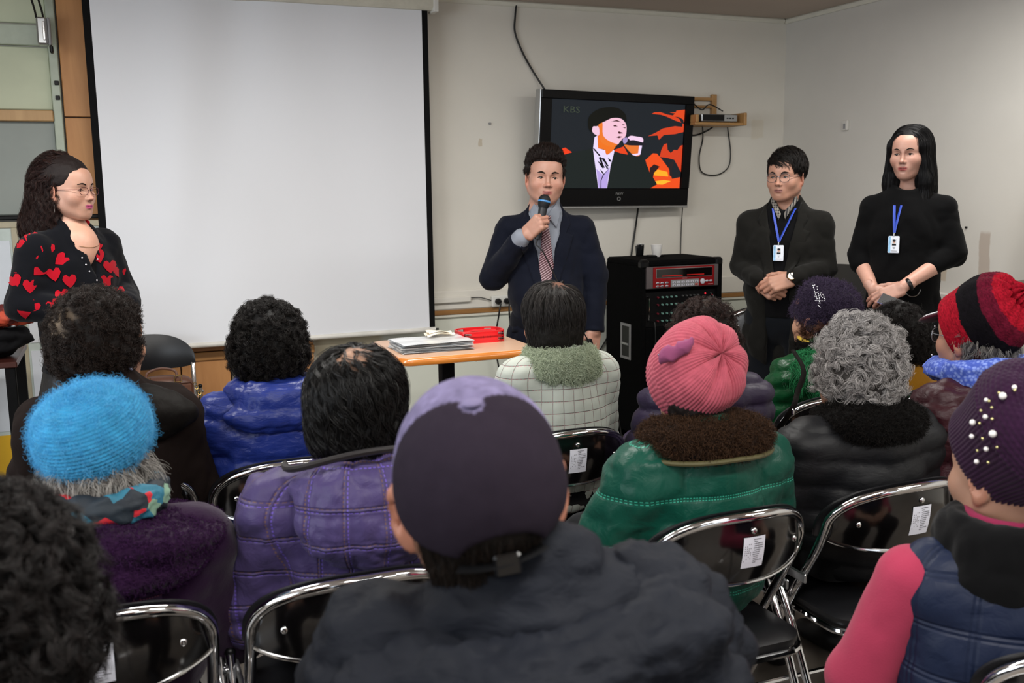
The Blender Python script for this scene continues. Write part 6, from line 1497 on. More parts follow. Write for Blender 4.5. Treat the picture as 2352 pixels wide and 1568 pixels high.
# ------------------------------------------------------------------ standing people
def stand(px_, py_, d, label, haz, baz, skin, s, hs, h=.0030, pitch=0., roll=0., hands=(), extra=(), up=0., elb=((.19, 0, -.49), (-.19, 0, -.49)), **sc):
    C0 = W(px_, py_, d); p = empty('person', (C0[0], C0[1], 0), 0, label, 'person')
    R = rotz(-math.radians(haz))@roty(math.radians(roll))@rotx(math.radians(pitch)); B = rotz(-math.radians(baz)); hz = C0[2]; t = np.array([0, 0, hz]); hz += up
    S = head_sdf(**hs); H = head_mesh(S, skin, h=h, **sc)
    K = SDF().E((0, -.01, hz-.42), (.12, .065, .20), 0).E((0, -.015, hz-.75), (.11, .060, .14), .06).C((0, -.02, hz-.28), (0, -.03, hz-.16), .055, .045, .04)
    for q, hd, e_ in zip((1, -1), hands, elb):
        w_ = np.array(hd[2])+(0, 0, hz); el = np.array(e_)+(0, 0, hz); K.C((0, -.015, hz-.275), (q*.135, -.01, hz-.29), .045, .036, .03); K.C((q*.14, -.01, hz-.29), tuple(el), .034, .028, .02); K.C(tuple(el), tuple(w_), .028, .020, .01)
        K.C((q*.08, -.005, hz-.80), (q*.085, .005, .5), .055, .04, .02); K.C((q*.09, .01, .5), (q*.095, -.01, .09), .042, .032, .02); K.E((q*.090, .04, .035), (.026, .07, .022), .02)
    parts = [core_mesh(K, (-.3, -.16, 0), (.3, .3, hz-.1), B, skin), (xf(H[0], R, t, s), H[1], H[2])]
    for (Yh, Zh, wpos, side, kw) in hands:
        Y = norm(Yh); Z = norm(np.array(Zh)-Y*np.dot(Zh, Y)); X = np.cross(Y, Z); M3 = B@np.stack([X, Y, Z], 1)
        parts.append(hand_mesh(M3, B@(np.array(wpos)+(0, 0, hz)), skin, side=side, **kw))
    for Sx, lo, hi in extra:
        V, Q = surf(Sx(hz), np.array(lo)+(0, 0, hz), np.array(hi)+(0, 0, hz), .006); parts.append((V@B.T, Q, np.tile(np.array(srgb(skin)), (len(V), 1))))
    V, Q, C = joinm(parts); newmesh('body', V, Q, m_skin, p, col=C)
    return dict(p=p, R=R, t=t, hz=hz, B=B, s=s, C0=C0, S=S)
FRONT = ((0, .45, 0), (1, 0, 0), (0, 0, 1), (0, -1, 0))
def bfr(P_, org=(0, .45, 0)):  # frame already in body-local coordinates (meshes are rotated afterwards)
    return FRONT
def bpatch(P_, name, S, poly, off, mat, step=.012, thick=.002, frame=FRONT, parent=None):
    o = patch(name, S, poly, frame, off, mat, parent or P_['p'], step=step, thick=thick); V = np.empty(len(o.data.vertices)*3, np.float32); o.data.vertices.foreach_get('co', V)
    V = V.reshape(-1, 3)@P_['B'].T.astype(np.float32); o.data.vertices.foreach_set('co', V.ravel()); o.data.update(); return o
def torso(hz, w=1., g=0., hem=-.93, dz=0., belly=0.):
    S = SDF()
    S.E((0, 0, hz-.40), (.170*w+g, .108+g, .20), 0); S.E((0, .012+belly, hz-.58), (.160*w+g, .108+g+belly, .16), .05); S.E((0, 0, hz-.80), (.172*w+g, .115+g, .18), .06)
    for q in (-1, 1): S.C((0, -.02, hz-.240), (q*.152*w, -.012, hz-.272), .054+g, .046+g, .05)
    S.C((0, -.02, hz-.24), (0, -.025, hz-.165), .070+g, .060+g, .05)
    return S
def arms(S, js, r=(.060, .050, .040), k=.03):
    for a, b, c in js: S.C(a, b, r[0], r[1], k); S.C(b, c, r[1], r[2], .012)
    return S
def st_legs(P_, mt, w=.10, z1=None, r=(.085, .06, .05), shoes=True):
    hz = P_['hz']; z1 = z1 or hz-.72
    S = SDF()
    for s_ in (-1, 1): S.C((s_*w*.8, 0, z1), (s_*w, .01, .5), r[0], r[1]+.005, 0 if s_ < 0 else .012); S.C((s_*w, .01, .5), (s_*w*1.05, -.01, .09), r[1]+.005, r[2], .02)
    S.E((0, 0, z1), (.16, .11, .12), .04); S.sub(lambda P: P[:, 2]-.03, (), .004)
    garment('trousers', S, (-.26, -.2, .0), (.26, .2, z1+.14), .013, mt, P_['p'], (D_wr(.004, 10, 3),), P_['B'], uv=False)
    if shoes:
        for s_ in (-1, 1):
            S = SDF().E((s_*w*1.05, -.01, .045), (.045, .06, .045), 0).E((s_*w*1.1, .09, .032), (.046, .085, .034), .03).sub(lambda P: P[:, 2]-.002, ())
            garment('shoe', S, (s_*w*1.05-.07, -.12, -.02), (s_*w*1.05+.07, .22, .12), .01, m_shoe, P_['p'], R=P_['B'], uv=False)
def vcut(S, z0, z1, w1, w0=.004, k=.004):
    def f(P):
        wz = w0+(w1-w0)*np.clip((P[:, 2]-z0)/(z1-z0), 0, 1.3); return np.maximum(np.maximum(np.abs(P[:, 0])-wz, z0-P[:, 2]), .0-P[:, 1])
    return S.sub(f, (), k)
# ---- speaker
MT_ = np.array([.004, .150, -.118]); MB_ = np.array([.040, .185, -.305]); md = norm(MT_-MB_); G_ = MB_+md*.065
Yh, Zh = norm((-.66, .36, .62)), (.50, .85, .05); Zn = norm(np.array(Zh)-Yh*np.dot(Zh, Yh)); wr_ = G_-Yh*.074+Zn*.030; CF_ = wr_-Yh*.030+np.array([.010, -.012, -.006])
Y2 = norm((.16, .10, -.97)); Z2 = (-.65, .75, 0)
PB = stand(1252, 408, 4.6, 'man in navy suit and striped tie speaking into a handheld microphone', 196, 203, 'c49480', 1.04,
    dict(w=1.03, jaw=1.10, cheek=1.15, nose=1.12, eye_open=.0050, smile=.7), roll=-3, up=.03, elb=((.25, 0, -.50), (-.236, -.01, -.50)), lip='a85e58', blush=.4,
    hands=((Yh, Zn, wr_, -1, dict(curl=(1.12, 1.12, 1.15, 1.2), thumb=.9, thumb_in=.55, s=1.05)), (Y2, Z2, (-.232, .055, -.755), 1, dict(curl=(.75, .8, .85, .9), thumb=.6, thumb_in=.4, s=1.08))))
eyes(PB['p'], PB['R'], PB['t'], PB['s'], 1.03, -.5, 1.05, S=PB['S'], bz=0)
hz = PB['hz']; m_navy = cloth('navy_suit', '181d2e', .75, .15, bs=400, bstr=.2, wr=.25); m_shirt = cloth('grey_shirt', '9aa0ac', .7, .05, wr=.25)
JB = [((.175, -.01, hz-.275), (.252, .0, hz-.500), tuple(CF_+(0, 0, hz))), ((-.175, -.01, hz-.275), (-.238, -.01, hz-.50), (-.225, .045, hz-.760))]
SB = arms(torso(hz, 1.06, .012, belly=.012), JB, (.066, .062, .050)); SB.sub(lambda P: P[:, 2]-(hz-1.0), (), .01)
for (a, b, c) in JB: SB.sub(lambda P, c=c, d=norm(np.array(c)-np.array(b)): -((P-np.array(c, np.float32))@d.astype(np.float32))+.0 if False else np.maximum(-((P-np.array(c, np.float32))@d.astype(np.float32)), np.linalg.norm(P-np.array(c, np.float32), axis=1)-.09), (), .004)
SJ = vcut(SDF(SB.ops), hz-.575, hz-.20, .078)
garment('suit_jacket', SJ, (-.36, -.2, hz-1.05), (.36, .28, hz-.1), .0078, m_navy, PB['p'], (D_wr(.006, 9, 3),), PB['B'])
Sh = torso(hz, 1.0, .003, belly=.012); Sh.C((0, -.015, hz-.22), (0, -.02, hz-.135), .073, .068, .02)
for a, b, c in JB:
    d = norm(np.array(c)-np.array(b)); Sh.C(tuple(np.array(c)-d*.05), tuple(np.array(c)+d*.014), .045, .042, .0)
Sh.sub(lambda P: P[:, 2]-(hz-.75), (), .01)
Sh.sub(ell, ((0, .03, hz-.115), (.062, .075, .05)), .004)
garment('shirt', Sh, (-.34, -.2, hz-.80), (.34, .30, hz-.09), .0065, m_shirt, PB['p'], (D_wr(.003, 14, 2),), PB['B'])
for s_ in (-1, 1):
    bpatch(PB, 'shirt_collar', Sh, [(s_*.006, hz-.205), (s_*.052, hz-.150), (s_*.074, hz-.185), (s_*.050, hz-.262)], .006, m_shirt, .008, .003)
    bpatch(PB, 'lapel', SJ, [(s_*.008, hz-.575), (s_*.078, hz-.215), (s_*.094, hz-.185), (s_*.118, hz-.245), (s_*.095, hz-.285), (s_*.128, hz-.300), (s_*.100, hz-.40), (s_*.040, hz-.565)], .003, m_navy, .012, .004)
def tie_mat(name, a, b, sc_=260., ang=.6):
    k = NT(name); v = k.coord('Object', (1, 1, 1), (0, ang, 0)); s = k.n('ShaderNodeSeparateXYZ', i0=v); w = k.math('FRACT', k.math('MULTIPLY', s.outputs[2], sc_))
    k.base(k.mix(k.math('GREATER_THAN', w, .66), srgb(a), srgb(b))); k.set(Roughness=.45); return k.m
m_tie = tie_mat('striped_tie', '3f0d18', 'a58a92', 110.)
bpatch(PB, 'tie_knot', Sh, [(-.026, hz-.205), (.026, hz-.205), (.014, hz-.255), (-.014, hz-.255)], .014, m_tie, .008, .01)
bpatch(PB, 'tie', Sh, [(-.014, hz-.250), (.014, hz-.250), (.034, hz-.43), (.042, hz-.60), (.0, hz-.66), (-.042, hz-.60), (-.034, hz-.43)], .009, m_tie, .012, .004)
for x, z in ((.012, -.60),): MB().ball((0, 0, 0), (.008, .004, .008), 10).obj('button', m_black, PB['p'], smooth=True, M4=(PB['B'], PB['B']@project(SJ, [(x, hz+z)], FRONT, .002)[0]))
bpatch(PB, 'pocket_flap', SJ, [(.075, hz-.70), (.165, hz-.71), (.165, hz-.755), (.078, hz-.745)], .002, m_navy, .012, .004)
bpatch(PB, 'pocket_flap', SJ, [(-.165, hz-.70), (-.075, hz-.70), (-.078, hz-.745), (-.165, hz-.755)], .002, m_navy, .012, .004)
st_legs(PB, cloth('navy_trousers', '10131f', .75), r=(.095, .075, .065))
# hair: swept up short
HF = lambda z0, y0, sl=0.: (lambda P: np.maximum(y0-P[:, 1]-sl*P[:, 2], P[:, 2]-z0-.28*np.abs(P[:, 0])))
SFB = SDF().E((0, -.022, .048), (.090, .108, .096), 0).E((0, .012, .100), (.062, .070, .040), .04)
S = SDF(SFB.ops).sub(lambda P: np.maximum(.030-P[:, 1], P[:, 2]-.066+.28*P[:, 0]**2*10), (), .008).sub(lambda P: np.maximum(-.010-P[:, 1], P[:, 2]-.018), (), .008).sub(lambda P: np.maximum(-.045-P[:, 1], P[:, 2]+.03), (), .01).sub(lambda P: P[:, 2]+.075, (), .01).sub(lambda P: np.maximum(np.maximum(.030-P[:, 1], np.abs(P[:, 0])-.0665), P[:, 2]-.066), (), .004)
V, Q, o = hshell(PB, S, '15100e', seed=31, disp=.0015, h=.004)
def up_flow(P, N): 
    d = np.tile(np.array([0., -.5, 1.]), (len(P), 1)); lo_ = P[:, 2] < .05; d[lo_] = (0, -.4, -1.); return d-N*(d*N).sum(1)[:, None]
hmB = hair_mat('hair_suitman', '0f0b0a', '2a1e1a', .4)
comb_hair(PB, SFB, V, Q, o, hmB, 1500, steps=5, step=.006, flow=up_flow, off=(.001, .010), jit=.25, clump=12, spread=.0015, rad=.00035)
# microphone in his hand
mc = empty('microphone', (PB['C0'][0], PB['C0'][1], 0), 0, 'black wired handheld microphone with a blue ring held by the speaking man', 'microphone')
def frame_z(d): d = norm(d); x = norm(np.cross((0, 1, .2), d)); return np.stack([x, np.cross(d, x), d], 1)
RMi = PB['B']@frame_z(md); tMi = PB['B']@(MB_+(0, 0, hz))
def mo(m, n, mt): return m.obj(n, mt, mc, smooth=True, M4=(RMi, tMi))
mo(MB().lathe([(.011, -.005), (.0125, 0), (.0165, .06), (.0205, .135), (.0205, .142)], 20), 'handle', M('mic_grey', '25272b', .4, .3, var=0))
mo(MB().lathe([(.0205, .140), (.026, .152), (.0285, .168), (.0285, .174), (.027, .186), (.020, .198), (.009, .204), (0, .205)], 24, caps=False), 'grille', M('mic_grille', '14161a', .6, .4, var=.5, vs=600, bs=900, bstr=.8))
mo(MB().lathe([(.0288, .167), (.0298, .169), (.0298, .173), (.0288, .175)], 24, caps=False), 'blue_ring', M('blue_ring', '3f7fb8', .3, var=0))
cp = [MB_-md*.005, MB_-md*.03+(0, .0, 0), (.02, .20, -.36), (-.03, .17, -.46), (-.075, .16, -.56), (-.13, .165, -.66), (-.19, .14, -.78), (-.235, .11, -.84), (-.30, .05, -1.0), (-.36, .02, -1.25), (-.40, .0, -hz+.012), (-.6, -.2, -hz+.012)]
o = MB().tube(spline([tuple(PB['B']@(np.array(q_)+(0, 0, hz))) for q_ in cp], 8), .0032, 8).obj('cord', m_rubber, mc, smooth=True)
hh = PB['B']@np.array([-.212, .085, hz-.835])
o = MB().box((-.016, -.012, -.05), (.016, .012, .05), .006).obj('black_holder', m_black, None, M4=(PB['B']@roty(.3), hh+np.array([PB['C0'][0], PB['C0'][1], 0]))); T(o, 'small black object in the speaking man\'s lowered left hand', 'remote control')
M3 = PB['B']@np.stack([np.cross(Y2, norm(np.array(Z2)-Y2*np.dot(Z2, Y2))), Y2, norm(np.array(Z2)-Y2*np.dot(Z2, Y2))], 1)
MB().tube([M3@np.array([-.0095*1.08+.0110*math.cos(a), .108+.0, .0112*math.sin(a)-.012])+PB['B']@np.array([-.232, .055, hz-.755]) for a in np.arange(14)*2*PI/14], .0014, 6, closed=True).obj('gold_ring', m_gold, PB['p'], smooth=True)
# ---- man with glasses
Yr, Zr = norm((-.74, .30, -.50)), (.30, .92, .15)
Yl, Zl = norm((.84, .26, -.30)), (-.10, .90, .42)
PC = stand(1805, 405, 4.5, 'man in dark olive suit jacket with round glasses and blue lanyard, hands clasped', 240, 226, 'b98a74', .93,
    dict(w=1.04, jaw=1.08, cheek=1.1, nose=1.08, eye_open=.0048), pitch=-2, up=.055, lip='99605a', blush=.2,
    hands=((Yr, Zr, (.080, .155, -.530), -1, dict(curl=(.9, .95, 1., 1.), thumb=.6, thumb_in=.5, s=1.02)), (Yl, Zl, (-.068, .178, -.508), 1, dict(curl=(.42, .5, .6, .7), thumb=.35, thumb_in=.1, s=1.04))))
eyes(PC['p'], PC['R'], PC['t'], PC['s'], 1.04, .8, 1., S=PC['S'])
glasses(PC, '5c5f66', 1.0, z=-.004, r=(.0245, .0205), rim=.0013, y=.097)
hz = PC['hz']; m_olive = cloth('olive_suit', '23221f', .8, .15, bs=400, bstr=.2, wr=.25); m_blk = cloth('black_knit', '131316', .9, .1, bs=300)
JC = [((.160, -.01, hz-.270), (.195, .0, hz-.475), (.092, .145, hz-.518)), ((-.160, -.01, hz-.270), (-.195, .0, hz-.475), (-.082, .168, hz-.500))]
SB = arms(torso(hz, 1.02, .010, belly=.01), JC, (.056, .050, .044)); SB.sub(lambda P: P[:, 2]-(hz-.98), (), .01); SJ = vcut(SDF(SB.ops), hz-.58, hz-.20, .072)
SJ.sub(lambda P: np.maximum(np.maximum(np.abs(P[:, 0])-.05+.0, P[:, 2]-(hz-.56)), .05-P[:, 1]), (), .02)
garment('suit_jacket', SJ, (-.32, -.2, hz-1.02), (.32, .28, hz-.1), .0078, m_olive, PC['p'], (D_wr(.006, 10, 3),), PC['B'])
Sh = torso(hz, 1.0, .002, belly=.01); Sh.sub(lambda P: P[:, 2]-(hz-.70), (), .01); Sh.sub(ell, ((0, .05, hz-.15), (.05, .08, .06)), .004)
garment('sweater', Sh, (-.24, -.2, hz-.75), (.24, .2, hz-.1), .0065, m_blk, PC['p'], (D_wr(.003, 14, 2),), PC['B'])
for s_ in (-1, 1):
    bpatch(PC, 'shirt_collar', Sh, [(s_*.006, hz-.225), (s_*.050, hz-.135), (s_*.062, hz-.165), (s_*.014, hz-.250)], .008, stitched('check_collar', '2a2a30', .012, .012, '9a948c', '9a948c', .7, 1., .0010, 0, 0) if s_ < 0 else _m['check_collar'], .008, .003)
    bpatch(PC, 'lapel', SJ, [(s_*.008, hz-.57), (s_*.072, hz-.215), (s_*.088, hz-.185), (s_*.112, hz-.250), (s_*.092, hz-.290), (s_*.122, hz-.305), (s_*.095, hz-.40), (s_*.038, hz-.555)], .003, m_olive, .012, .004)
def lanyard(P_, S, zb, who, xb=0., xs=(.045, -.05), zt=-.185):
    m_bl = M('lanyard_blue', '1f3fa6', .5, var=.05)
    la = empty('name_badge', (P_['C0'][0], P_['C0'][1], 0), 0, 'white photo name badge on a blue lanyard worn by the '+who, 'name badge')
    hz = P_['hz']
    for x in xs:
        uv = [(x+(xb-x)*t, hz+zt+(zb+.050-zt)*t) for t in np.linspace(0, 1, 14)]; Pp = project(S, uv, FRONT, .006)
        MB().tube(Pp@P_['B'].T, .0055, 6, flat=.25).obj('strap', m_bl, la, smooth=True)
    c = project(S, [(xb, hz+zb)], FRONT, .010)[0]; c[1] += .004
    X = (P_['B'], P_['B']@c)
    MB().tube([(0, 0, .050), (0, .002, .036)], .003, 6).obj('clip', m_steel, la, M4=X)
    MB().box((-.023, -.002, -.036), (.023, .002, .036), .003).obj('badge', M('badge_white', 'dfe4ee', .4, var=.02), la, M4=X)
    MB().box((.012, .002, -.034), (.021, .0025, .034)).obj('blue_stripe', M('badge_blue', '86b4d8', .5, var=.3, vs=60), la, M4=X)
    ph = MB().box((-.012, .002, -.004), (.008, .0026, .024)).obj('photo', M('badge_photo', 'c9ced6', .5, var=0), la, M4=X)
    MB().ball((-.002, .0026, .012), (.0055, .0006, .0075), 10).obj('photo_face', M('photo_skin', 'c49a86', .5, var=0), ph, M4=X); MB().ball((-.002, .0030, .017), (.0065, .0006, .005), 10).obj('photo_hair', m_black, ph, M4=X)
    MB().box((-.010, .0027, -.004), (.006, .0032, .003)).obj('photo_suit', m_black, ph, M4=X)
    mm = MB(); [mm.box((a, .002, z), (b, .0026, z+.0018)) for a, b, z in ((-.007, .003, -.013), (-.005, .001, -.018), (-.016, .010, -.028))]; mm.obj('print', m_ink, la, M4=X)
SCU = lambda P: np.minimum(SJ(P), Sh(P))
lanyard(PC, SCU, -.400, 'man with glasses', .005, (.045, -.055), -.20)
lb = np.array([-.068, .178, hz-.508]); Yn = norm(Yl)
M3 = np.stack([np.cross(Yn, norm(np.array(Zl)-Yn*np.dot(Zl, Yn))), Yn, norm(np.array(Zl)-Yn*np.dot(Zl, Yn))], 1)
XW = (PC['B']@M3, PC['B']@lb)
MB().tube([(.030*math.cos(a), .004, .026*math.sin(a)) for a in np.arange(20)*2*PI/20], .009, 6, closed=True, flat=.2).obj('watch_strap', M('strap_brown', '5a2a1c', .5), PC['p'], smooth=True, M4=XW)
MB().lathe([(.0, .026), (.018, .026), (.019, .030), (.0175, .034), (0, .034)], 24, (0, .004, 0), caps=False).obj('watch_case', m_gold, PC['p'], smooth=True, M4=XW)
MB().lathe([(.0, .0343), (.0158, .0343)], 24, (0, .004, 0), caps=False).obj('watch_dial', m_pap, PC['p'], M4=XW)
mm = MB(); mm.box((-.0008, .004, .0348), (.0008, .014, .0352)); mm.box((-.0005, .003, .0348), (.009, .005, .0352)); mm.obj('watch_hands', m_black, PC['p'], M4=XW)
st_legs(PC, cloth('slate_trousers', '171b22', .8))
SFC = SDF().E((0, -.022, .046), (.090, .110, .096), 0)
S = SDF(SFC.ops).sub(lambda P: np.maximum(.020-P[:, 1], P[:, 2]-.052-.25*P[:, 0]), (), .010).sub(lambda P: np.maximum(-.010-P[:, 1], P[:, 2]-.012), (), .008).sub(lambda P: np.maximum(-.05-P[:, 1], P[:, 2]+.035), (), .01).sub(lambda P: P[:, 2]+.075, (), .01).sub(lambda P: np.maximum(np.maximum(.020-P[:, 1], np.abs(P[:, 0])-.0675), P[:, 2]-.055), (), .004)
V, Q, o = hshell(PC, S, '100e0f', seed=33, disp=.002, h=.004)
def side_flow(P, N): d = np.tile(np.array([-.9, .5, -.35]), (len(P), 1)); d[P[:, 2] < .05] = (0, -.3, -1.); return d-N*(d*N).sum(1)[:, None]
comb_hair(PC, SFC, V, Q, o, hair_mat('hair_black', '0b0a0a', '1f1a17'), 900, steps=7, step=.008, flow=side_flow, off=(.001, .008), jit=.2, clump=14, spread=.002, wave=.3, rad=.0004)
# ---- tall woman with long hair
Yr, Zr = norm((-.58, .36, -.66)), (.55, .80, -.10)
Yl, Zl = norm((.80, .36, -.40)), (.10, .85, .35)
PD = stand(2090, 352, 4.2, 'tall young woman with long straight black hair in a black dress holding a phone', 243, 232, 'bd9180', .92,
    dict(w=.98, jaw=.92, cheek=1.08, nose=.92, eye_open=.0050, fem=True, brow=.8), pitch=-3, up=.04, lip='a4504c', blush=.3, extra=((lambda hz: SDF().C((.175, .02, hz-.52), (.105, .150, hz-.612), .036, .026, 0).C((-.14, .05, hz-.51), (-.024, .172, hz-.596), .036, .025, 0), (-.22, -.05, -.69), (.26, .26, -.42)),),
    hands=((Yr, Zr, (.100, .160, -.620), -1, dict(curl=(.35, .4, .45, .5), thumb=.3, thumb_in=.4, s=.94)), (Yl, Zl, (-.022, .178, -.602), 1, dict(curl=(.35, .4, .45, .5), thumb=.3, s=.92))))
eyes(PD['p'], PD['R'], PD['t'], PD['s'], .98, .6, .75, S=PD['S'])
hz = PD['hz']; m_dress = cloth('black_dress', '0c0c0e', .85, .1, wr=.2)
S = torso(hz, .94, .004, belly=.0); arms(S, [((.150, -.01, hz-.275), (.188, .0, hz-.48), (.178, .03, hz-.52)), ((-.150, -.01, hz-.275), (-.200, .0, hz-.47), (-.130, .06, hz-.51))], (.048, .050, .044))
S.E((0, .0, hz-.85), (.185, .125, .25), .08); S.C((0, 0, hz-.95), (0, 0, .45), .155, .175, .06); S.sub(lambda P: P[:, 2]-.42, (), .01); S.sub(ell, ((0, .02, hz-.155), (.060, .085, .045)), .006)
garment('dress', S, (-.33, -.22, .38), (.33, .26, hz-.1), .0085, m_dress, PD['p'], (D_wr(.006, 8, 3),), PD['B'])
SD = S
lanyard(PD, SD, -.425, 'long-haired woman', .030, (.040, .012), -.26)
M3 = np.stack([np.cross(norm(Yr), norm(np.array(Zr)-norm(Yr)*np.dot(Zr, norm(Yr)))), norm(Yr), norm(np.array(Zr)-norm(Yr)*np.dot(Zr, norm(Yr)))], 1); XP = (PD['B']@M3, PD['B']@(np.array([.100, .160, -.580])+(0, 0, hz)))
ph = empty('mobile_phone', (PD['C0'][0], PD['C0'][1], 0), 0, 'violet-grey mobile phone in the hands of the long-haired woman', 'phone')
pc0 = PD['B']@np.array([-.005, .250, hz-.665]); RP = PD['B']@np.stack([norm((-.93, .1, -.33)), norm((.2, .85, -.5)), norm(np.cross(norm((-.93, .1, -.33)), norm((.2, .85, -.5))))], 1)
MB().box((-.066, -.033, -.004), (.066, .033, .004), .003).obj('case', M('phone_violet', '6c6a8c', .3, .3, var=0), ph, M4=(RP, pc0)); MB().box((.020, -.010, .004), (.046, .010, .0055), .001).obj('camera_window', m_black, ph, M4=(RP, pc0)); MB().box((-.064, -.031, -.005), (.064, .031, -.004)).obj('glass', m_black, ph, M4=(RP, pc0))
Yn = norm(Yl); M3 = np.stack([np.cross(Yn, norm(np.array(Zl)-Yn*np.dot(Zl, Yn))), Yn, norm(np.array(Zl)-Yn*np.dot(Zl, Yn))], 1); XW = (PD['B']@M3, PD['B']@np.array([-.022, .178, hz-.602]))
MB().tube([(.027*math.cos(a), -.028, .025*math.sin(a)) for a in np.arange(20)*2*PI/20], .008, 6, closed=True, flat=.3).obj('wrist_band', m_black, PD['p'], smooth=True, M4=XW)
rc = project(SD, [(-.055, hz-.615)], FRONT, .004)[0]
MB().tube([PD['B']@(rc+np.array([.030*math.cos(a), .004, .030*math.sin(a)])) for a in np.linspace(PI*.98, PI*2.02, 18)], .0018, 6).obj('belt_ring', m_steel, PD['p'], smooth=True)
SFD = SDF().E((0, -.020, .045), (.086, .106, .088), 0).E((0, -.050, -.05), (.092, .070, .13), .05).E((0, -.055, -.17), (.105, .062, .14), .05)
for s_ in (-1, 1): SFD.C((s_*.068, .030, .035), (s_*.082, .015, -.13), .020, .026, .03); SFD.C((s_*.080, .010, -.12), (s_*.085, .035, -.27), .026, .024, .03)
S = SDF(SFD.ops).sub(ell, ((0.006, .095, -.020), (.049, .085, .084)), .010).sub(lambda P: np.maximum(.03-P[:, 1], np.abs(P[:, 0])-.054+.0*P[:, 2]+np.maximum(P[:, 2]-.02, 0)*.9), (), .01)
V, Q, o = hshell(PD, S, '070607', seed=35, disp=.001, h=.0045, rough=.5)
def dn_flow(P, N):
    d = np.stack([np.sign(P[:, 0]+1e-6)*.9*np.clip((P[:, 2]-.05)/.07, 0, 1), np.zeros(len(P))-.15, -np.ones(len(P))*(1.15-np.clip((P[:, 2]-.05)/.07, 0, 1))], 1); return d-N*(d*N).sum(1)[:, None]*(P[:, 2] > -.1)[:, None]
comb_hair(PD, S, V, Q, o, hair_mat('hair_jet', '050505', '121012', .28, .6), 1500, steps=12, step=.014, flow=dn_flow, off=(.001, .005), jit=.03, clump=12, spread=.0016, rad=.0004)
for s_ in (-1, 1):
    Sq = SDF().E((s_*.09, .03, .03), (.04, .11, .03), 0).sub(lambda P: P[:, 2]-.002, ()); garment('shoe', Sq, (s_*.09-.06, -.1, -.02), (s_*.09+.06, .16, .08), .009, m_shoe, PD['p'], R=PD['B'], uv=False)
S = SDF().C((-.07, 0, .45), (-.09, 0, .06), .05, .034, 0).C((.07, 0, .45), (.09, 0, .06), .05, .034, 0); garment('stockings', S, (-.16, -.08, .03), (.16, .08, .5), .012, m_dress, PD['p'], R=PD['B'], uv=False)
# ---- woman in heart cardigan
def chest(hz): return SDF().E((0, .015, hz-.27), (.085, .085, .10), 0).C((0, -.02, hz-.10), (0, -.02, hz-.24), .052, .07, .03)
PA = stand(156, 436, 3.6, 'woman in glasses, black cardigan with red hearts and long black skirt, at left', 126, 138, 'c29580', .93,
    dict(w=1.02, jaw=1.02, cheek=1.12, nose=1., eye_open=.0048, fem=True, brow=.8), lip='b8457a', up=.055, blush=.35, extra=((chest, (-.14, -.12, -.42), (.14, .14, -.05)),),
    hands=((norm((-.85, .2, -.2)), (.1, .9, .3), (.07, .17, -.50), -1, dict(curl=(.5, .5, .6, .6), s=.94)), (norm((.85, .2, -.2)), (-.1, .9, .3), (-.07, .19, -.49), 1, dict(curl=(.5, .5, .6, .6), s=.94))))
eyes(PA['p'], PA['R'], PA['t'], PA['s'], 1.02, -.2, .8, S=PA['S'])
glasses(PA, '5a2a34', 1.0, z=-.006, r=(.024, .0145), rim=.0011, y=.100)
hz = PA['hz']; m_car = cloth('cardigan_black', '14161d', .9, .2, bs=260, bstr=.4)
S = torso(hz, .98, .010, belly=.01); arms(S, [((.150, -.01, hz-.270), (.215, -.02, hz-.46), (.08, .160, hz-.495)), ((-.150, -.01, hz-.270), (-.215, .0, hz-.46), (-.08, .175, hz-.485))], (.062, .060, .048))
S.sub(lambda P: P[:, 2]-(hz-.72), (), .01)
SA = SDF(S.ops); vcut(SA, hz-.385, hz-.17, .050, .0)
SA.sub(ell, ((0, .01, hz-.13), (.066, .075, .05)), .004)
garment('cardigan', SA, (-.32, -.22, hz-.76), (.32, .28, hz-.1), .007, m_car, PA['p'], (D_wr(.005, 12, 3),), PA['B'])
Si = torso(hz, .94, -.002); Si.sub(lambda P: P[:, 2]-(hz-.68), (), .01); vcut(Si, hz-.35, hz-.17, .052, .0); Si.sub(ell, ((0, .0, hz-.13), (.07, .09, .06)), .004)
garment('camisole', Si, (-.26, -.2, hz-.85), (.26, .2, hz-.15), .0095, m_blk, PA['p'], (), PA['B'])
m_heart = cloth('heart_red', 'b81024', .9, .2, bs=260, bstr=.4)
Bi = PA['B'].T
HP = [(72, 547, 0), (47, 567, .5), (39, 594, 0), (91, 620, -.8), (124, 630, .2), (69, 657, 0), (160, 645, .1), (141, 596, -.9), (109, 573, -.2), (101, 598, .4), (253, 612, .1), (246, 646, .0), (272, 672, .2), (224, 561, .2), (192, 514, .1), (124, 702, .5), (143, 679, .2), (57, 716, .1), (74, 704, -.6), (33, 645, .3), (276, 625, .2), (226, 588, .3), (30, 612, .4)]
hp = [(.0, -.55), (.32, -.22), (.5, .12), (.42, .42), (.2, .5), (0, .28), (-.2, .5), (-.42, .42), (-.5, .12), (-.32, -.22)]
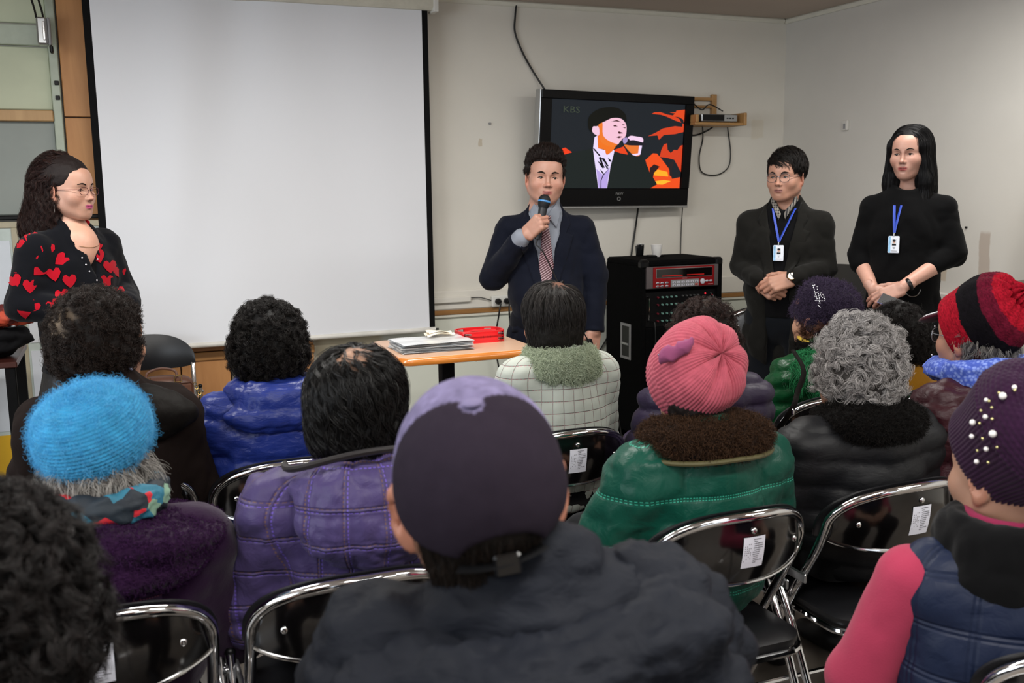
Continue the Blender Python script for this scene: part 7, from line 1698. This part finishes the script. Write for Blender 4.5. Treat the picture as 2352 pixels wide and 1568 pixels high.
for x, y, a in HP:
    g = ray(x, y); g = g/np.linalg.norm(g); U = norm(_r-g*np.dot(_r, g)); Vv = -np.cross(U, g)*-1; Vv = norm(_u-g*np.dot(_u, g))
    O = CAMP+g*(3.6-.45)-np.array([PA['C0'][0], PA['C0'][1], 0])
    fr = tuple(Bi@q_ for q_ in (O, U, Vv, g)); sz = .047; ca, sa = math.cos(a), math.sin(a)
    poly = [(sz*(u*ca-v*sa), sz*(u*sa+v*ca)) for u, v in hp]
    try:
        uv, fc = poly_grid(poly, .006); Pp = project(SA, uv, fr, .0012, steps=60)
        ok = np.abs(SA(Pp.astype(np.float32))) < .012; fc = [f for f in fc if all(ok[i] for i in f)]
        if not fc: continue
        dd = fr[3]*.003; n = len(Pp); V2 = np.concatenate([Pp, Pp+dd]); newmesh('heart', V2@PA['B'].T, list(fc)+[tuple(i+n for i in f[::-1]) for f in fc], m_heart, PA['p'])
    except Exception as ex: print('heart', ex)
for k in range(6):
    p = project(SA, [(.008, hz-.385-.045*k)], FRONT, .003)[0]; MB().ball(tuple(PA['B']@p), .0042, 8).obj('button', m_cry, PA['p'], smooth=True)
for x, z in ((.035, -.30), (.028, -.325), (.02, -.35), (-.02, -.33), (-.028, -.31)):
    p = project(SA, [(x+.012, hz+z)], FRONT, .003)[0]; MB().ball(tuple(PA['B']@p), .0032, 8).obj('bead', m_cry, PA['p'], smooth=True)
MB().tube([PA['B']@(project(chest(hz), [(x, hz-.235+3.5*x*x-.03)], FRONT, .002)[0]) for x in np.linspace(-.045, .045, 12)], .0008, 5).obj('necklace', m_gold, PA['p'], smooth=True)
S = SDF().C((0, 0, hz-.72), (0, .0, hz-.95), .135, .18, 0).C((0, 0, hz-.95), (0, 0, .12), .17, .25, .05).sub(lambda P: P[:, 2]-.10, (), .01)
def sk(V, N): a = np.arctan2(V[:, 1], V[:, 0]); return .009*np.sin(a*26+2*np.sin(a*5))*np.clip((hz-.7-V[:, 2])/.3, 0, 1)
garment('skirt', S, (-.3, -.3, .06), (.3, .3, hz-.6), .011, M('sheer_skirt', '131214', .55, var=.3, vs=8), PA['p'], (sk,), PA['B'])
for s_ in (-1, 1):
    Sq = SDF().E((s_*.08, .04, .03), (.04, .11, .03), 0).sub(lambda P: P[:, 2]-.002, ()); garment('shoe', Sq, (s_*.08-.06, -.1, -.02), (s_*.08+.06, .18, .08), .009, m_shoe, PA['p'], R=PA['B'], uv=False)
SFA = SDF().E((0, -.024, .046), (.092, .110, .094), 0).E((0, -.075, -.03), (.094, .070, .10), .04).E((0, -.105, -.15), (.112, .075, .12), .04)
for s_ in (-1, 1): SFA.C((s_*.072, -.045, -.06), (s_*.080, -.045, -.20), .030, .034, .04)
S = SDF(SFA.ops).sub(ell, ((0, .085, -.02), (.075, .085, .092)), .010).sub(lambda P: np.maximum(-.012-P[:, 1], P[:, 2]-.012), (), .01)
V, Q, o = hshell(PA, S, '170e0d', seed=37, disp=.002, ds=50, h=.005)
def bk_flow(P, N): d = np.stack([np.zeros(len(P)), -np.ones(len(P))*np.clip((P[:, 2]+.02)/.06, 0, 1)-.05, -np.ones(len(P))*(1.2-np.clip((P[:, 2]-.02)/.08, 0, 1))], 1); return d-N*(d*N).sum(1)[:, None]
comb_hair(PA, SFA, V, Q, o, hair_mat('hair_auburn_black', '0e0908', '2e1a16', .35), 1300, steps=12, step=.013, flow=bk_flow, off=(.001, .016), jit=.15, clump=16, spread=.003, wave=.9, wl=.055, rad=.0004, sel=lambda c: c[:, 1] < .012)
MB().ball((-.060, -.095, .02), (.018, .012, .014), 8).obj('hair_clip', M('clip_green', '2f8a4a', .4), PA['p'], smooth=True, M4=(PA['R'], PA['t']))
MB().tube([(.083, .0, -.052), (.083, .0, -.080)], .0018, 6).obj('earring', m_chrome, PA['p'], M4=(PA['R'], PA['t']))
